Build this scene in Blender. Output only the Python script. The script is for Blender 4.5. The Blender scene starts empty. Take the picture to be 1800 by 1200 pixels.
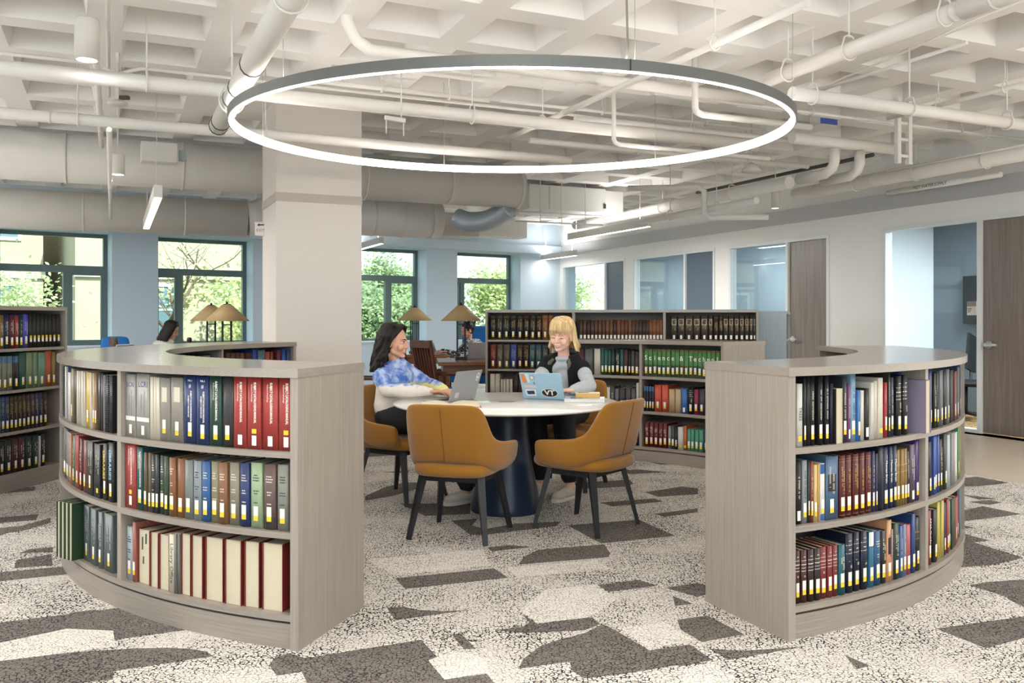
import bpy, math, random
from math import sin, cos, pi, radians, atan2, sqrt
from mathutils import Vector, Matrix, Euler

random.seed(7)
SC = bpy.context.scene
COL = SC.collection
EYE = 1.29            # camera height
FPX = 1550.0          # focal length in 1800-px frame units

# building axes (the room is turned against the view)
GA = radians(24.4)
UX, UY = cos(GA), sin(GA)       # along the window side
VX, VY = -sin(GA), cos(GA)      # along the office wall

def at(px, py, z):
    """point at height z that the survey sights at px, py"""
    d = (EYE - z) * FPX / (py - 560.0)
    return Vector(((px - 900.0) / FPX * d, d, z))

def away(px, d, z=0.0):
    return Vector(((px - 900.0) / FPX * d, d, z))

# ------------------------------------------------------------------ colours
def lin(c):
    return c / 12.92 if c <= 0.04045 else ((c + 0.055) / 1.055) ** 2.4

def hexc(h):
    h = h.lstrip('#')
    return tuple(lin(int(h[i:i + 2], 16) / 255.0) for i in (0, 2, 4)) + (1.0,)

MATS = {}

def new_mat(name):
    m = bpy.data.materials.new(name)
    m.use_nodes = True
    nt = m.node_tree
    b = nt.nodes['Principled BSDF']
    return m, nt, b

def nd(nt, typ, **kw):
    n = nt.nodes.new(typ)
    for k, v in kw.items():
        if k.startswith('i_'):
            n.inputs[k[2:].replace('_', ' ')].default_value = v
        else:
            setattr(n, k, v)
    return n

def plain(name, h, rough=0.5, metal=0.0, noise=0.06, scale=30.0, bump=0.0, spec=0.5, sheen=0.0):
    """painted / plastic / cloth surface with a slight procedural mottling"""
    if name in MATS:
        return MATS[name]
    m, nt, b = new_mat(name)
    c = hexc(h) if isinstance(h, str) else h
    b.inputs['Roughness'].default_value = rough
    b.inputs['Metallic'].default_value = metal
    b.inputs['Specular IOR Level'].default_value = spec
    if sheen:
        b.inputs['Sheen Weight'].default_value = sheen
    tc = nd(nt, 'ShaderNodeTexCoord')
    nz = nd(nt, 'ShaderNodeTexNoise')
    nz.inputs['Scale'].default_value = scale
    nz.inputs['Detail'].default_value = 3
    nt.links.new(tc.outputs['Object'], nz.inputs['Vector'])
    mx = nd(nt, 'ShaderNodeMix', data_type='RGBA')
    mx.inputs['A'].default_value = tuple(max(0, x * (1 - noise)) for x in c[:3]) + (1,)
    mx.inputs['B'].default_value = tuple(min(1, x * (1 + noise)) for x in c[:3]) + (1,)
    nt.links.new(nz.outputs['Fac'], mx.inputs['Factor'])
    nt.links.new(mx.outputs['Result'], b.inputs['Base Color'])
    if bump:
        bp = nd(nt, 'ShaderNodeBump')
        bp.inputs['Strength'].default_value = bump
        bp.inputs['Distance'].default_value = 0.004
        nt.links.new(nz.outputs['Fac'], bp.inputs['Height'])
        nt.links.new(bp.outputs['Normal'], b.inputs['Normal'])
    MATS[name] = m
    return m

def emissive(name, h, strength):
    if name in MATS:
        return MATS[name]
    m, nt, b = new_mat(name)
    c = hexc(h)
    b.inputs['Base Color'].default_value = c
    b.inputs['Emission Color'].default_value = c
    b.inputs['Emission Strength'].default_value = strength
    MATS[name] = m
    return m

def grain(name, ha, hb, vec, rough=0.4, spec=0.5, contrast=(0.3, 0.7)):
    """wood laminate with fine streaks; vec scales the object coordinates so streaks run along the small axis"""
    if name in MATS:
        return MATS[name]
    m, nt, b = new_mat(name)
    tc = nd(nt, 'ShaderNodeTexCoord')
    mp = nd(nt, 'ShaderNodeMapping')
    mp.inputs['Scale'].default_value = vec
    nz = nd(nt, 'ShaderNodeTexNoise')
    nz.inputs['Scale'].default_value = 1.0
    nz.inputs['Detail'].default_value = 5
    nz.inputs['Roughness'].default_value = 0.65
    cr = nd(nt, 'ShaderNodeValToRGB')
    cr.color_ramp.elements[0].position = contrast[0]
    cr.color_ramp.elements[1].position = contrast[1]
    cr.color_ramp.elements[0].color = hexc(ha)
    cr.color_ramp.elements[1].color = hexc(hb)
    nt.links.new(tc.outputs['Object'], mp.inputs['Vector'])
    nt.links.new(mp.outputs['Vector'], nz.inputs['Vector'])
    nt.links.new(nz.outputs['Fac'], cr.inputs['Fac'])
    nt.links.new(cr.outputs['Color'], b.inputs['Base Color'])
    b.inputs['Roughness'].default_value = rough
    b.inputs['Specular IOR Level'].default_value = spec
    MATS[name] = m
    return m

# ------------------------------------------------------------------ mesh builder
class MB:
    def __init__(self):
        self.v, self.f, self.mi, self.sm = [], [], [], []
        self.M = Matrix.Identity(4)

    def add(self, vs, fs, mi=0, smooth=False):
        b = len(self.v)
        M = self.M
        for p in vs:
            q = M @ Vector(p)
            self.v.append((q.x, q.y, q.z))
        for k, f in enumerate(fs):
            self.f.append(tuple(b + i for i in f))
            self.mi.append(mi[k] if isinstance(mi, (list, tuple)) else mi)
            self.sm.append(smooth[k] if isinstance(smooth, (list, tuple)) else smooth)
        return self

    def box(self, x0, x1, y0, y1, z0, z1, mi=0):
        vs = [(x0, y0, z0), (x1, y0, z0), (x1, y1, z0), (x0, y1, z0),
              (x0, y0, z1), (x1, y0, z1), (x1, y1, z1), (x0, y1, z1)]
        fs = [(3, 2, 1, 0), (4, 5, 6, 7), (0, 1, 5, 4), (1, 2, 6, 5), (2, 3, 7, 6), (3, 0, 4, 7)]
        return self.add(vs, fs, mi)

    def cbox(self, c, s, mi=0):
        return self.box(c[0] - s[0] / 2, c[0] + s[0] / 2, c[1] - s[1] / 2, c[1] + s[1] / 2, c[2] - s[2] / 2, c[2] + s[2] / 2, mi)

    def bbox(self, x0, x1, y0, y1, z0, z1, r=0.004, mi=0):
        """box with chamfered edges"""
        def ring(z, i):
            return [(x0 + i, y0 + r + 0 * i, z), (x0 + r, y0 + i, z), (x1 - r, y0 + i, z), (x1 - i, y0 + r, z),
                    (x1 - i, y1 - r, z), (x1 - r, y1 - i, z), (x0 + r, y1 - i, z), (x0 + i, y1 - r, z)]
        def small(z):
            return [(x0 + r, y0 + r * 1.4, z), (x0 + r * 1.4, y0 + r, z), (x1 - r * 1.4, y0 + r, z), (x1 - r, y0 + r * 1.4, z),
                    (x1 - r, y1 - r * 1.4, z), (x1 - r * 1.4, y1 - r, z), (x0 + r * 1.4, y1 - r, z), (x0 + r, y1 - r * 1.4, z)]
        vs = small(z0) + ring(z0 + r, 0) + ring(z1 - r, 0) + small(z1)
        fs = [tuple(range(7, -1, -1)), tuple(range(24, 32))]
        for k in range(3):
            for i in range(8):
                j = (i + 1) % 8
                fs.append((8 * k + i, 8 * k + j, 8 * k + 8 + j, 8 * k + 8 + i))
        return self.add(vs, fs, mi)

    def prism(self, poly, z0, z1, mi=0, smooth=False):
        n = len(poly)
        vs = [(p[0], p[1], z0) for p in poly] + [(p[0], p[1], z1) for p in poly]
        fs = [tuple(range(n - 1, -1, -1)), tuple(range(n, 2 * n))]
        sm = [False, False]
        for i in range(n):
            j = (i + 1) % n
            fs.append((i, j, n + j, n + i)); sm.append(smooth)
        return self.add(vs, fs, mi, sm)

    def tube(self, pts, r, seg=10, mi=0, cap=True, smooth=True):
        pts = [Vector(p) for p in pts]
        n = len(pts)
        rs = r if isinstance(r, (list, tuple)) else [r] * n
        vs, fs, sm = [], [], []
        up = None
        for i, p in enumerate(pts):
            t = (pts[min(i + 1, n - 1)] - pts[max(i - 1, 0)])
            if t.length < 1e-9:
                t = Vector((0, 0, 1))
            t.normalize()
            if up is None:
                a = Vector((0, 0, 1)) if abs(t.z) < 0.9 else Vector((1, 0, 0))
                up = a.cross(t).normalized()
            else:
                up = (up - t * up.dot(t))
                up = up.normalized() if up.length > 1e-6 else t.orthogonal().normalized()
            w = t.cross(up)
            for k in range(seg):
                a = 2 * pi * k / seg
                vs.append(tuple(p + (up * cos(a) + w * sin(a)) * rs[i]))
        for i in range(n - 1):
            for k in range(seg):
                j = (k + 1) % seg
                fs.append((i * seg + k, i * seg + j, (i + 1) * seg + j, (i + 1) * seg + k)); sm.append(smooth)
        if cap:
            fs.append(tuple(range(seg - 1, -1, -1))); sm.append(False)
            fs.append(tuple(range((n - 1) * seg, n * seg))); sm.append(False)
        return self.add(vs, fs, mi, sm)

    def beam(self, p0, p1, w, h, mi=0, w1=None, h1=None, roll=None):
        """rectangular bar between two points (w across, h the other way)"""
        p0, p1 = Vector(p0), Vector(p1)
        t = (p1 - p0).normalized()
        a = Vector((0, 0, 1)) if abs(t.z) < 0.97 else (Vector(roll) if roll else Vector((1, 0, 0)))
        if roll:
            a = Vector(roll)
        s = t.cross(a).normalized()
        u = s.cross(t).normalized()
        vs = []
        for p, ww, hh in ((p0, w, h), (p1, w1 or w, h1 or h)):
            for i, j in ((-1, -1), (1, -1), (1, 1), (-1, 1)):
                vs.append(tuple(p + s * (i * ww / 2) + u * (j * hh / 2)))
        fs = [(0, 1, 2, 3), (7, 6, 5, 4), (0, 4, 5, 1), (1, 5, 6, 2), (2, 6, 7, 3), (3, 7, 4, 0)]
        return self.add(vs, fs, mi)

    def lathe(self, prof, seg=24, c=(0, 0, 0), mi=0, smooth=True):
        vs, fs = [], []
        n = len(prof)
        for r, z in prof:
            for k in range(seg):
                a = 2 * pi * k / seg
                vs.append((c[0] + max(r, 1e-5) * cos(a), c[1] + max(r, 1e-5) * sin(a), c[2] + z))
        sm = []
        for i in range(n - 1):
            for k in range(seg):
                j = (k + 1) % seg
                fs.append((i * seg + k, i * seg + j, (i + 1) * seg + j, (i + 1) * seg + k)); sm.append(smooth)
        if prof[0][0] > 1e-4:
            fs.append(tuple(range(seg - 1, -1, -1))); sm.append(False)
        if prof[-1][0] > 1e-4:
            fs.append(tuple(range((n - 1) * seg, n * seg))); sm.append(False)
        return self.add(vs, fs, mi, sm)

    def ball(self, c, r, seg=16, rings=10, mi=0):
        rx, ry, rz = r if isinstance(r, (list, tuple)) else (r, r, r)
        vs, fs = [], []
        for i in range(1, rings):
            a = pi * i / rings
            for k in range(seg):
                b = 2 * pi * k / seg
                vs.append((c[0] + rx * sin(a) * cos(b), c[1] + ry * sin(a) * sin(b), c[2] - rz * cos(a)))
        top = len(vs); vs.append((c[0], c[1], c[2] + rz)); vs.append((c[0], c[1], c[2] - rz))
        for i in range(rings - 2):
            for k in range(seg):
                j = (k + 1) % seg
                fs.append((i * seg + k, i * seg + j, (i + 1) * seg + j, (i + 1) * seg + k))
        for k in range(seg):
            j = (k + 1) % seg
            fs.append((top + 1, j, k)); fs.append(((rings - 2) * seg + k, (rings - 2) * seg + j, top))
        return self.add(vs, fs, mi, True)

    def arc(self, C, R0, R1, z0, z1, a0, a1, n=24, mi=0):
        """annular sector; angle a from the -Y direction, positive towards +X"""
        vs, fs = [], []
        for i in range(n + 1):
            a = a0 + (a1 - a0) * i / n
            s, c = sin(a), -cos(a)
            for R, z in ((R0, z0), (R1, z0), (R1, z1), (R0, z1)):
                vs.append((C[0] + R * s, C[1] + R * c, z))
        for i in range(n):
            b = 4 * i
            for k in range(4):
                j = (k + 1) % 4
                fs.append((b + k, b + j, b + 4 + j, b + 4 + k))
        fs.append((3, 2, 1, 0))
        b = 4 * n
        fs.append((b, b + 1, b + 2, b + 3))
        return self.add(vs, fs, mi, False)

    def build(self, name, mats, parent=None, loc=None, rotz=0.0, label=None, fix=True):
        me = bpy.data.meshes.new(name)
        me.from_pydata(self.v, [], self.f)
        if not isinstance(mats, (list, tuple)):
            mats = [mats]
        for m in mats:
            me.materials.append(m)
        me.polygons.foreach_set('material_index', self.mi)
        me.polygons.foreach_set('use_smooth', self.sm)
        me.update()
        if fix:
            import bmesh
            bm = bmesh.new(); bm.from_mesh(me)
            bmesh.ops.recalc_face_normals(bm, faces=bm.faces)
            bm.to_mesh(me); bm.free()
        o = bpy.data.objects.new(name, me)
        COL.objects.link(o)
        if parent is not None:
            o.parent = parent
        if loc is not None:
            o.location = loc
        if rotz:
            o.rotation_euler = (0, 0, rotz)
        if label:
            o['label'] = label
        return o

def tag(o, label, cat, group=None, kind=None):
    o['label'] = label
    o['category'] = cat
    if group:
        o['group'] = group
    if kind:
        o['kind'] = kind
    return o

def struct(o):
    o['kind'] = 'structure'
    return o

def thing(name, label, cat, loc=(0, 0, 0), rotz=0.0, group=None):
    o = bpy.data.objects.new(name, None)
    COL.objects.link(o)
    o.location = loc
    o.rotation_euler = (0, 0, rotz)
    o.empty_display_size = 0.1
    return tag(o, label, cat, group)

def copy_tree(o, parent=None):
    c = o.copy()
    COL.objects.link(c)
    if parent is not None:
        c.parent = parent
    for ch in list(o.children):
        copy_tree(ch, c)
    return c

ORD = ['first', 'second', 'third', 'fourth', 'fifth', 'sixth', 'seventh', 'eighth', 'ninth', 'tenth', 'eleventh', 'twelfth',
       'thirteenth', 'fourteenth', 'fifteenth', 'sixteenth', 'seventeenth', 'eighteenth', 'nineteenth', 'twentieth',
       'twenty-first', 'twenty-second', 'twenty-third', 'twenty-fourth', 'twenty-fifth', 'twenty-sixth', 'twenty-seventh']

def text_mesh(body, size, align='CENTER', squeeze=1.0, bold=0.0):
    cu = bpy.data.curves.new('lettering', 'FONT')
    cu.body = body
    cu.size = size
    cu.align_x = align
    cu.align_y = 'CENTER'
    cu.resolution_u = 2
    cu.offset = bold
    cu.space_word = 0.62
    t = bpy.data.objects.new('lettering', cu)
    COL.objects.link(t)
    bpy.context.view_layer.update()
    me = bpy.data.meshes.new_from_object(t.evaluated_get(bpy.context.evaluated_depsgraph_get()))
    vs = [(v.co.x * squeeze, v.co.y, 0.0) for v in me.vertices]
    fs = [tuple(p.vertices) for p in me.polygons]
    bpy.data.objects.remove(t)
    bpy.data.curves.remove(cu)
    bpy.data.meshes.remove(me)
    return vs, fs
DARK_SHAPES = [
    [(-0.582,4.381),(-0.093,4.559),(-0.019,4.391),(-0.508,4.21)],
    [(0.033,4.626),(0.067,4.783),(0.131,4.896),(0.188,4.939),(0.528,5.041),(0.54,4.845),(0.523,4.771)],
    [(-0.141,4.974),(-0.016,5.027),(0.11,4.983),(-0.111,4.887)],
    [(-0.559,3.936),(-0.493,3.953),(-0.406,3.904),(-0.289,3.89),(-0.182,3.904),(-0.287,3.863),(-0.501,3.773)],
    [(-0.247,3.603),(-0.211,3.62),(-0.141,3.445),(-0.189,3.445)],
    [(-0.07,3.65),(0.048,3.698),(0.074,3.743),(0.041,3.863),(0.104,3.735),(0.346,3.811),(0.373,3.723),(0.298,3.65),(0.063,3.62)],
    [(0.023,3.249),(0.043,3.346),(0.108,3.47),(0.192,3.547),(0.295,3.615),(0.381,3.723),(0.404,3.698),(0.536,3.428),(0.702,3.492),(0.741,3.376),(0.73,3.326),(0.409,3.203),(0.258,3.162),(0.22,3.231),(0.218,3.317)],
    [(-0.313,3.297),(-0.241,3.149),(-0.091,3.203),(-0.064,3.125),(-0.038,3.055),(-0.316,2.974)],
    [(0.413,4.274),(0.626,4.357),(0.7,4.258),(0.455,4.164)],
    [(0.733,4.226),(0.905,4.307),(1.016,4.195),(0.859,4.088)],
    [(0.749,4.103),(0.82,3.987),(0.732,3.959)],
    [(0.707,3.777),(0.849,3.833),(0.949,3.603),(0.757,3.518),(0.7,3.658)],
    [(0.626,3.467),(0.708,3.483),(0.76,3.333),(0.619,3.269)],
    [(0.771,3.447),(0.907,3.428),(1.148,3.467),(0.979,3.399),(0.817,3.333)],
    [(1.275,3.389),(1.329,3.278),(1.27,3.246)],
    [(1.767,3.669),(2.218,3.821),(2.295,3.68),(1.856,3.451)],
    [(2.335,4.224),(2.369,4.081),(2.392,3.973),(2.291,3.946),(2.284,4.053)],
    [(-1.905,3.281),(-1.539,3.421),(-1.426,3.153),(-1.649,3.084),(-1.981,3.05),(-2.021,3.225)],
    [(-0.904,3.281),(-0.903,3.36),(-0.859,3.401),(-0.74,3.32),(-0.565,3.32),(-0.849,3.188)],
    [(-1.903,3.752),(-1.94,3.868),(-1.848,3.909),(-1.699,3.816)],
    [(-3.252,5.388),(-3.051,5.493),(-2.991,5.716),(-2.917,5.575),(-2.978,5.362),(-3.035,5.312),(-3.061,5.072)],
    [(-2.712,4.853),(-2.698,4.938),(-2.596,4.982),(-2.539,4.874)],
    [(-2.573,4.558),(-2.649,4.711),(-2.523,4.832),(-2.404,4.614)],
    [(-2.513,4.381),(-2.523,4.45),(-2.365,4.54),(-2.37,4.432)],
    [(-1.041,6.248),(-1.069,6.416),(-0.962,6.778),(-0.85,6.935),(-0.673,6.959),(-0.731,6.665),(-0.869,6.416)],
    [(-0.781,6.152),(-0.291,6.152),(-0.276,5.824),(-0.571,5.768)],
    [(-0.388,5.632),(-0.22,5.686),(-0.249,5.503),(-0.163,5.404),(0.024,5.554),(0.313,5.606),(0.271,5.478),(0.023,5.356),(-0.158,5.262),(-0.249,5.262)],
    [(0.349,5.503),(0.815,5.659),(0.969,5.239),(0.512,5.062),(0.458,5.194)],
    [(0.987,6.556),(1.312,6.778),(1.413,6.702),(1.367,6.485),(1.057,6.381)],
    [(0.612,6.184),(1.021,6.328),(1.069,6.216),(0.691,6.059)],
    [(0.933,5.824),(1.264,5.998),(1.239,5.881),(1.0,5.74)],
    [(0.492,6.935),(0.941,7.057),(0.949,6.895),(0.889,6.778),(0.487,6.665)],
    [(-1.083,7.406),(-0.871,7.498),(-0.871,7.36)],
    [(0.935,7.498),(1.087,7.545),(1.306,7.406),(0.975,7.315)],
    [(3.561,7.094),(3.798,7.205),(3.907,6.934),(3.575,6.782),(3.416,6.807)],
    [(3.278,6.495),(3.471,6.317),(3.336,6.296)],
    [(3.222,6.211),(3.395,6.274),(3.44,6.19),(3.305,6.108)],
    [(2.949,5.875),(3.241,6.068),(3.36,5.819),(2.882,5.617)],
    [(2.789,5.557),(2.856,5.426),(2.777,5.426)],
    [(2.684,5.347),(2.78,5.125),(2.665,5.082),(2.759,4.755),(2.528,4.624),(2.292,4.567),(2.424,4.829),(2.531,4.933),(2.579,5.041),(2.544,5.068)],
]
PALE_SHAPES = [
    [(0.16,4.195),(0.398,4.274),(0.49,4.059),(0.338,3.811),(0.108,3.728),(0.032,3.904)],
    [(0.452,3.674),(0.65,3.748),(0.727,3.535),(0.532,3.428)],
    [(-0.316,3.326),(-0.223,3.428),(-0.095,3.346),(-0.084,3.212),(-0.241,3.149)],
    [(-0.773,4.723),(-0.163,4.93),(-0.11,4.607),(-0.593,4.426)],
    [(-0.025,4.57),(0.449,4.703),(0.516,4.533),(0.026,4.391)],
    [(-2.036,3.507),(-1.851,3.667),(-1.647,3.643),(-1.558,3.463),(-1.928,3.32)],
    [(0.628,3.242),(0.755,3.314),(0.81,3.141),(0.578,2.984)],
]
# ------------------------------------------------------------------ setting: floor, walls, windows, ceiling
def carpet_mat(name, cell_a, cell_b, gap, th0, th1, scale=58.0):
    m, nt, b = new_mat(name)
    L = nt.links
    tc = nd(nt, 'ShaderNodeTexCoord')
    # warp so that the flecks are irregular
    nz = nd(nt, 'ShaderNodeTexNoise'); nz.inputs['Scale'].default_value = 45
    L.new(tc.outputs['Object'], nz.inputs['Vector'])
    mxv = nd(nt, 'ShaderNodeVectorMath', operation='SCALE'); mxv.inputs['Scale'].default_value = 0.012
    L.new(nz.outputs['Color'], mxv.inputs[0])
    ad = nd(nt, 'ShaderNodeVectorMath', operation='ADD')
    L.new(tc.outputs['Object'], ad.inputs[0]); L.new(mxv.outputs[0], ad.inputs[1])
    vo = nd(nt, 'ShaderNodeTexVoronoi', feature='DISTANCE_TO_EDGE', voronoi_dimensions='2D')
    vo.inputs['Scale'].default_value = scale
    L.new(ad.outputs[0], vo.inputs['Vector'])
    v2 = nd(nt, 'ShaderNodeTexVoronoi', feature='F1', voronoi_dimensions='2D')
    v2.inputs['Scale'].default_value = scale
    L.new(ad.outputs[0], v2.inputs['Vector'])
    # gap width drifts over the floor in broad fields
    big = nd(nt, 'ShaderNodeTexNoise'); big.inputs['Scale'].default_value = 2.6; big.inputs['Detail'].default_value = 3
    L.new(tc.outputs['Object'], big.inputs['Vector'])
    mr = nd(nt, 'ShaderNodeMapRange'); mr.inputs['From Min'].default_value = 0.35; mr.inputs['From Max'].default_value = 0.65
    mr.inputs['To Min'].default_value = th0; mr.inputs['To Max'].default_value = th1
    L.new(big.outputs['Fac'], mr.inputs['Value'])
    sm = nd(nt, 'ShaderNodeTexNoise'); sm.inputs['Scale'].default_value = 42
    L.new(tc.outputs['Object'], sm.inputs['Vector'])
    ml = nd(nt, 'ShaderNodeMath', operation='MULTIPLY'); L.new(mr.outputs[0], ml.inputs[0])
    m2 = nd(nt, 'ShaderNodeMapRange'); m2.inputs['From Min'].default_value = .38; m2.inputs['From Max'].default_value = .66
    m2.inputs['To Min'].default_value = 0.15; m2.inputs['To Max'].default_value = 2.3
    L.new(sm.outputs['Fac'], m2.inputs['Value']); L.new(m2.outputs[0], ml.inputs[1])
    cmpn = nd(nt, 'ShaderNodeMath', operation='SUBTRACT'); L.new(vo.outputs['Distance'], cmpn.inputs[0]); L.new(ml.outputs[0], cmpn.inputs[1])
    r2 = nd(nt, 'ShaderNodeMapRange'); r2.inputs['From Min'].default_value = -0.02; r2.inputs['From Max'].default_value = 0.05
    L.new(cmpn.outputs[0], r2.inputs['Value'])
    cm = nd(nt, 'ShaderNodeMix', data_type='RGBA')
    cm.inputs['A'].default_value = hexc(cell_a); cm.inputs['B'].default_value = hexc(cell_b)
    sp = nd(nt, 'ShaderNodeSeparateColor'); L.new(v2.outputs['Color'], sp.inputs[0]); L.new(sp.outputs[0], cm.inputs['Factor'])
    fm = nd(nt, 'ShaderNodeMix', data_type='RGBA')
    fm.inputs['A'].default_value = hexc(gap)
    L.new(cm.outputs['Result'], fm.inputs['B']); L.new(r2.outputs[0], fm.inputs['Factor'])
    L.new(fm.outputs['Result'], b.inputs['Base Color'])
    b.inputs['Roughness'].default_value = 0.95
    b.inputs['Specular IOR Level'].default_value = 0.1
    bp = nd(nt, 'ShaderNodeBump'); bp.inputs['Strength'].default_value = 0.35; bp.inputs['Distance'].default_value = 0.003
    L.new(r2.outputs[0], bp.inputs['Height']); L.new(bp.outputs['Normal'], b.inputs['Normal'])
    return m

def uv_pt(a, b):
    return (a * UX + b * VX, 6.0 + a * UY + b * VY)

# office wall: starts at WO and runs along v
WO = (5.27, 9.9)
def wall_s(px):
    t = (px - 900) / FPX
    return (WO[0] - WO[1] * t) / (-VX + VY * t)
def wall_pt(s, off=0.0):
    return (WO[0] + s * VX + off * UX, WO[1] + s * VY + off * UY)
# window wall
EX, EY = 0.8175, 0.576
WB = (-7.63, 13.11)
def win_pt(k, off=0.0):
    return (WB[0] + k * EX - off * EY, WB[1] + k * EY + off * EX)
CORNER_S = 10.2
CORNER_K = 10.65
CEIL = 3.30

# ---- carpet and walkway
def build_floor():
    cream = carpet_mat('carpet_cream', '#dfdad2', '#cfc9c0', '#2a2827', 0.022, 0.105)
    dark = carpet_mat('carpet_dark', '#7c7670', '#6d6762', '#393634', 0.04, 0.10)
    pale = carpet_mat('carpet_pale', '#e6e2db', '#dbd6cd', '#8a8177', 0.02, 0.07)
    mb = MB()
    # walkway edge: parallel to the office wall through (3.85, 7.22)
    e0 = (3.85 - 14 * VX, 7.22 - 14 * VY); e1 = (3.85 + 13.5 * VX, 7.22 + 13.5 * VY)
    poly = [(-13, -7), (e0[0], -7 if e0[1] < -7 else e0[1]), e0, e1, (-2.0, 21.5), (-13, 13)]
    poly = [(-13, -5.0), (9.4, -5.0), e1, (0.2, 20.0), (-13, 10.8)]
    mb.prism(poly, -0.05, 0.0, 0)
    from mathutils.geometry import tessellate_polygon
    def flat(ps, z, mi):
        for t in tessellate_polygon([[Vector((x, y, 0)) for x, y in ps]]):
            (ax, ay), (bx, by), (cx, cy) = (ps[i] for i in t)
            if (bx - ax) * (cy - ay) - (by - ay) * (cx - ax) < 0:
                t = t[::-1]
            mb.add([(ps[i][0], ps[i][1], z) for i in t], [(0, 1, 2)], mi)
    for k, ps in enumerate(DARK_SHAPES):
        flat(ps, 0.0008 + 0.00002 * k, 1)
    for k, ps in enumerate(PALE_SHAPES):
        flat(ps, 0.0018 + 0.00002 * k, 2)
    rnd = random.Random(11)
    # the same motif carried on over the rest of the floor
    for i in range(-18, 18):
        for j in range(-16, 16):
            a = i * 0.62 + rnd.uniform(-.1, .1); b = j * 0.5 + rnd.uniform(-.1, .1)
            x, y = uv_pt(a, b)
            seen = y > 3.0 and abs(x / max(y, .1)) < 0.6 and y < 7.6
            if seen or y < -4 or rnd.random() < 0.55:
                continue
            if (x - 3.6) * UX + (y - 7.1) * UY > -0.7 or x < -12 or x > 8 or y > 9.5 + 0.6 * (x + 12):
                continue
            w = rnd.choice((0.5, 0.7, 0.95)); h = rnd.choice((0.18, 0.3, 0.42))
            k = rnd.random()
            if k < 0.5:
                loc = [(0, 0), (w, 0), (w, h), (0, h)]
            else:
                loc = [(0, 0)] + [(w * cos(t * pi / 2 / 8), h * sin(t * pi / 2 / 8)) for t in range(9)]
                if k > 0.75:
                    loc = [(w - q[0], q[1]) for q in loc][::-1]
            flat([uv_pt(a + p[0], b + p[1]) for p in loc], 0.0008 + 0.00001 * ((i * 31 + j) % 30), 1)
    o = struct(mb.build('floor', [cream, dark, pale], fix=False))
    # polished walkway
    tile, nt, b = new_mat('walkway_terrazzo')
    tc = nd(nt, 'ShaderNodeTexCoord'); nz = nd(nt, 'ShaderNodeTexNoise'); nz.inputs['Scale'].default_value = 6; nz.inputs['Detail'].default_value = 6
    cr = nd(nt, 'ShaderNodeValToRGB'); cr.color_ramp.elements[0].color = hexc('#cfc0ab'); cr.color_ramp.elements[1].color = hexc('#ddd0bd')
    nt.links.new(tc.outputs['Object'], nz.inputs['Vector']); nt.links.new(nz.outputs['Fac'], cr.inputs['Fac']); nt.links.new(cr.outputs['Color'], b.inputs['Base Color'])
    b.inputs['Roughness'].default_value = 0.28
    mb = MB()
    q0 = wall_pt(-18, .3); q1 = wall_pt(CORNER_S, .3)
    mb.prism([(9.39, -5.0), (13, -5.0), q0, q1, (0.2, 20.0), e1], -0.05, 0.0)
    struct(mb.build('floor_walkway', tile))
    oc = carpet_mat('office_carpet', '#b9935f', '#a07a52', '#5c4a3c', 0.05, 0.2, 30)
    mb = MB()
    mb.prism([wall_pt(-8, .02), wall_pt(-8, 6), wall_pt(CORNER_S, 6), wall_pt(CORNER_S, .02)], -0.05, 0.001)
    struct(mb.build('floor_office', oc))

WHITE = plain('wall_paint', '#e9e7e4', rough=0.7, noise=0.015, scale=4)
WARM = plain('column_paint', '#d8d0c8', rough=0.7, noise=0.015, scale=4)
COOL = plain('wall_paint_cool', '#c6d5e1', rough=0.65, noise=0.015, scale=4)
CEILM = plain('ceiling_paint', '#e5e2de', rough=0.75, noise=0.04, scale=5, bump=0.15)
FRAME = plain('window_aluminium', '#5c6f6e', rough=0.4, metal=0.1, noise=0.03)
TRIMW = plain('trim_white', '#dde0e0', rough=0.45, noise=0.02)

def glass_mat(name, tint, refl=1.5, rough=0.0):
    m = bpy.data.materials.new(name); m.use_nodes = True
    nt = m.node_tree; nt.nodes.clear()
    out = nd(nt, 'ShaderNodeOutputMaterial')
    tr = nd(nt, 'ShaderNodeBsdfTransparent'); tr.inputs['Color'].default_value = tint
    gl = nd(nt, 'ShaderNodeBsdfGlossy'); gl.inputs['Roughness'].default_value = rough
    fr = nd(nt, 'ShaderNodeFresnel')
    ge = nd(nt, 'ShaderNodeNewGeometry')          # a thin pane reflects alike from both of its faces
    io = nd(nt, 'ShaderNodeMix'); io.inputs[2].default_value = refl; io.inputs[3].default_value = 1.0 / refl
    nt.links.new(ge.outputs['Backfacing'], io.inputs[0]); nt.links.new(io.outputs[0], fr.inputs['IOR'])
    mx = nd(nt, 'ShaderNodeMixShader')
    nt.links.new(fr.outputs[0], mx.inputs[0]); nt.links.new(tr.outputs[0], mx.inputs[1]); nt.links.new(gl.outputs[0], mx.inputs[2])
    nt.links.new(mx.outputs[0], out.inputs[0])
    return m
GLASS = glass_mat('window_glass', (0.90, 0.97, 0.97, 1), 1.3)
OGLASS = glass_mat('office_glass', (0.88, 0.95, 0.97, 1), 1.5)

OGLASS4 = glass_mat('office_glass_clear', (0.93, 0.98, 1.0, 1), 1.2)

WINS = [(-2.28, -0.71, 0.62), (-0.01, 1.56, 0.62), (2.26, 3.83, 0.28), (5.71, 7.28, 0.58), (7.99, 9.55, 0.22)]
SILL, HEAD, TH = 0.84, 2.65, 0.5

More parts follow.
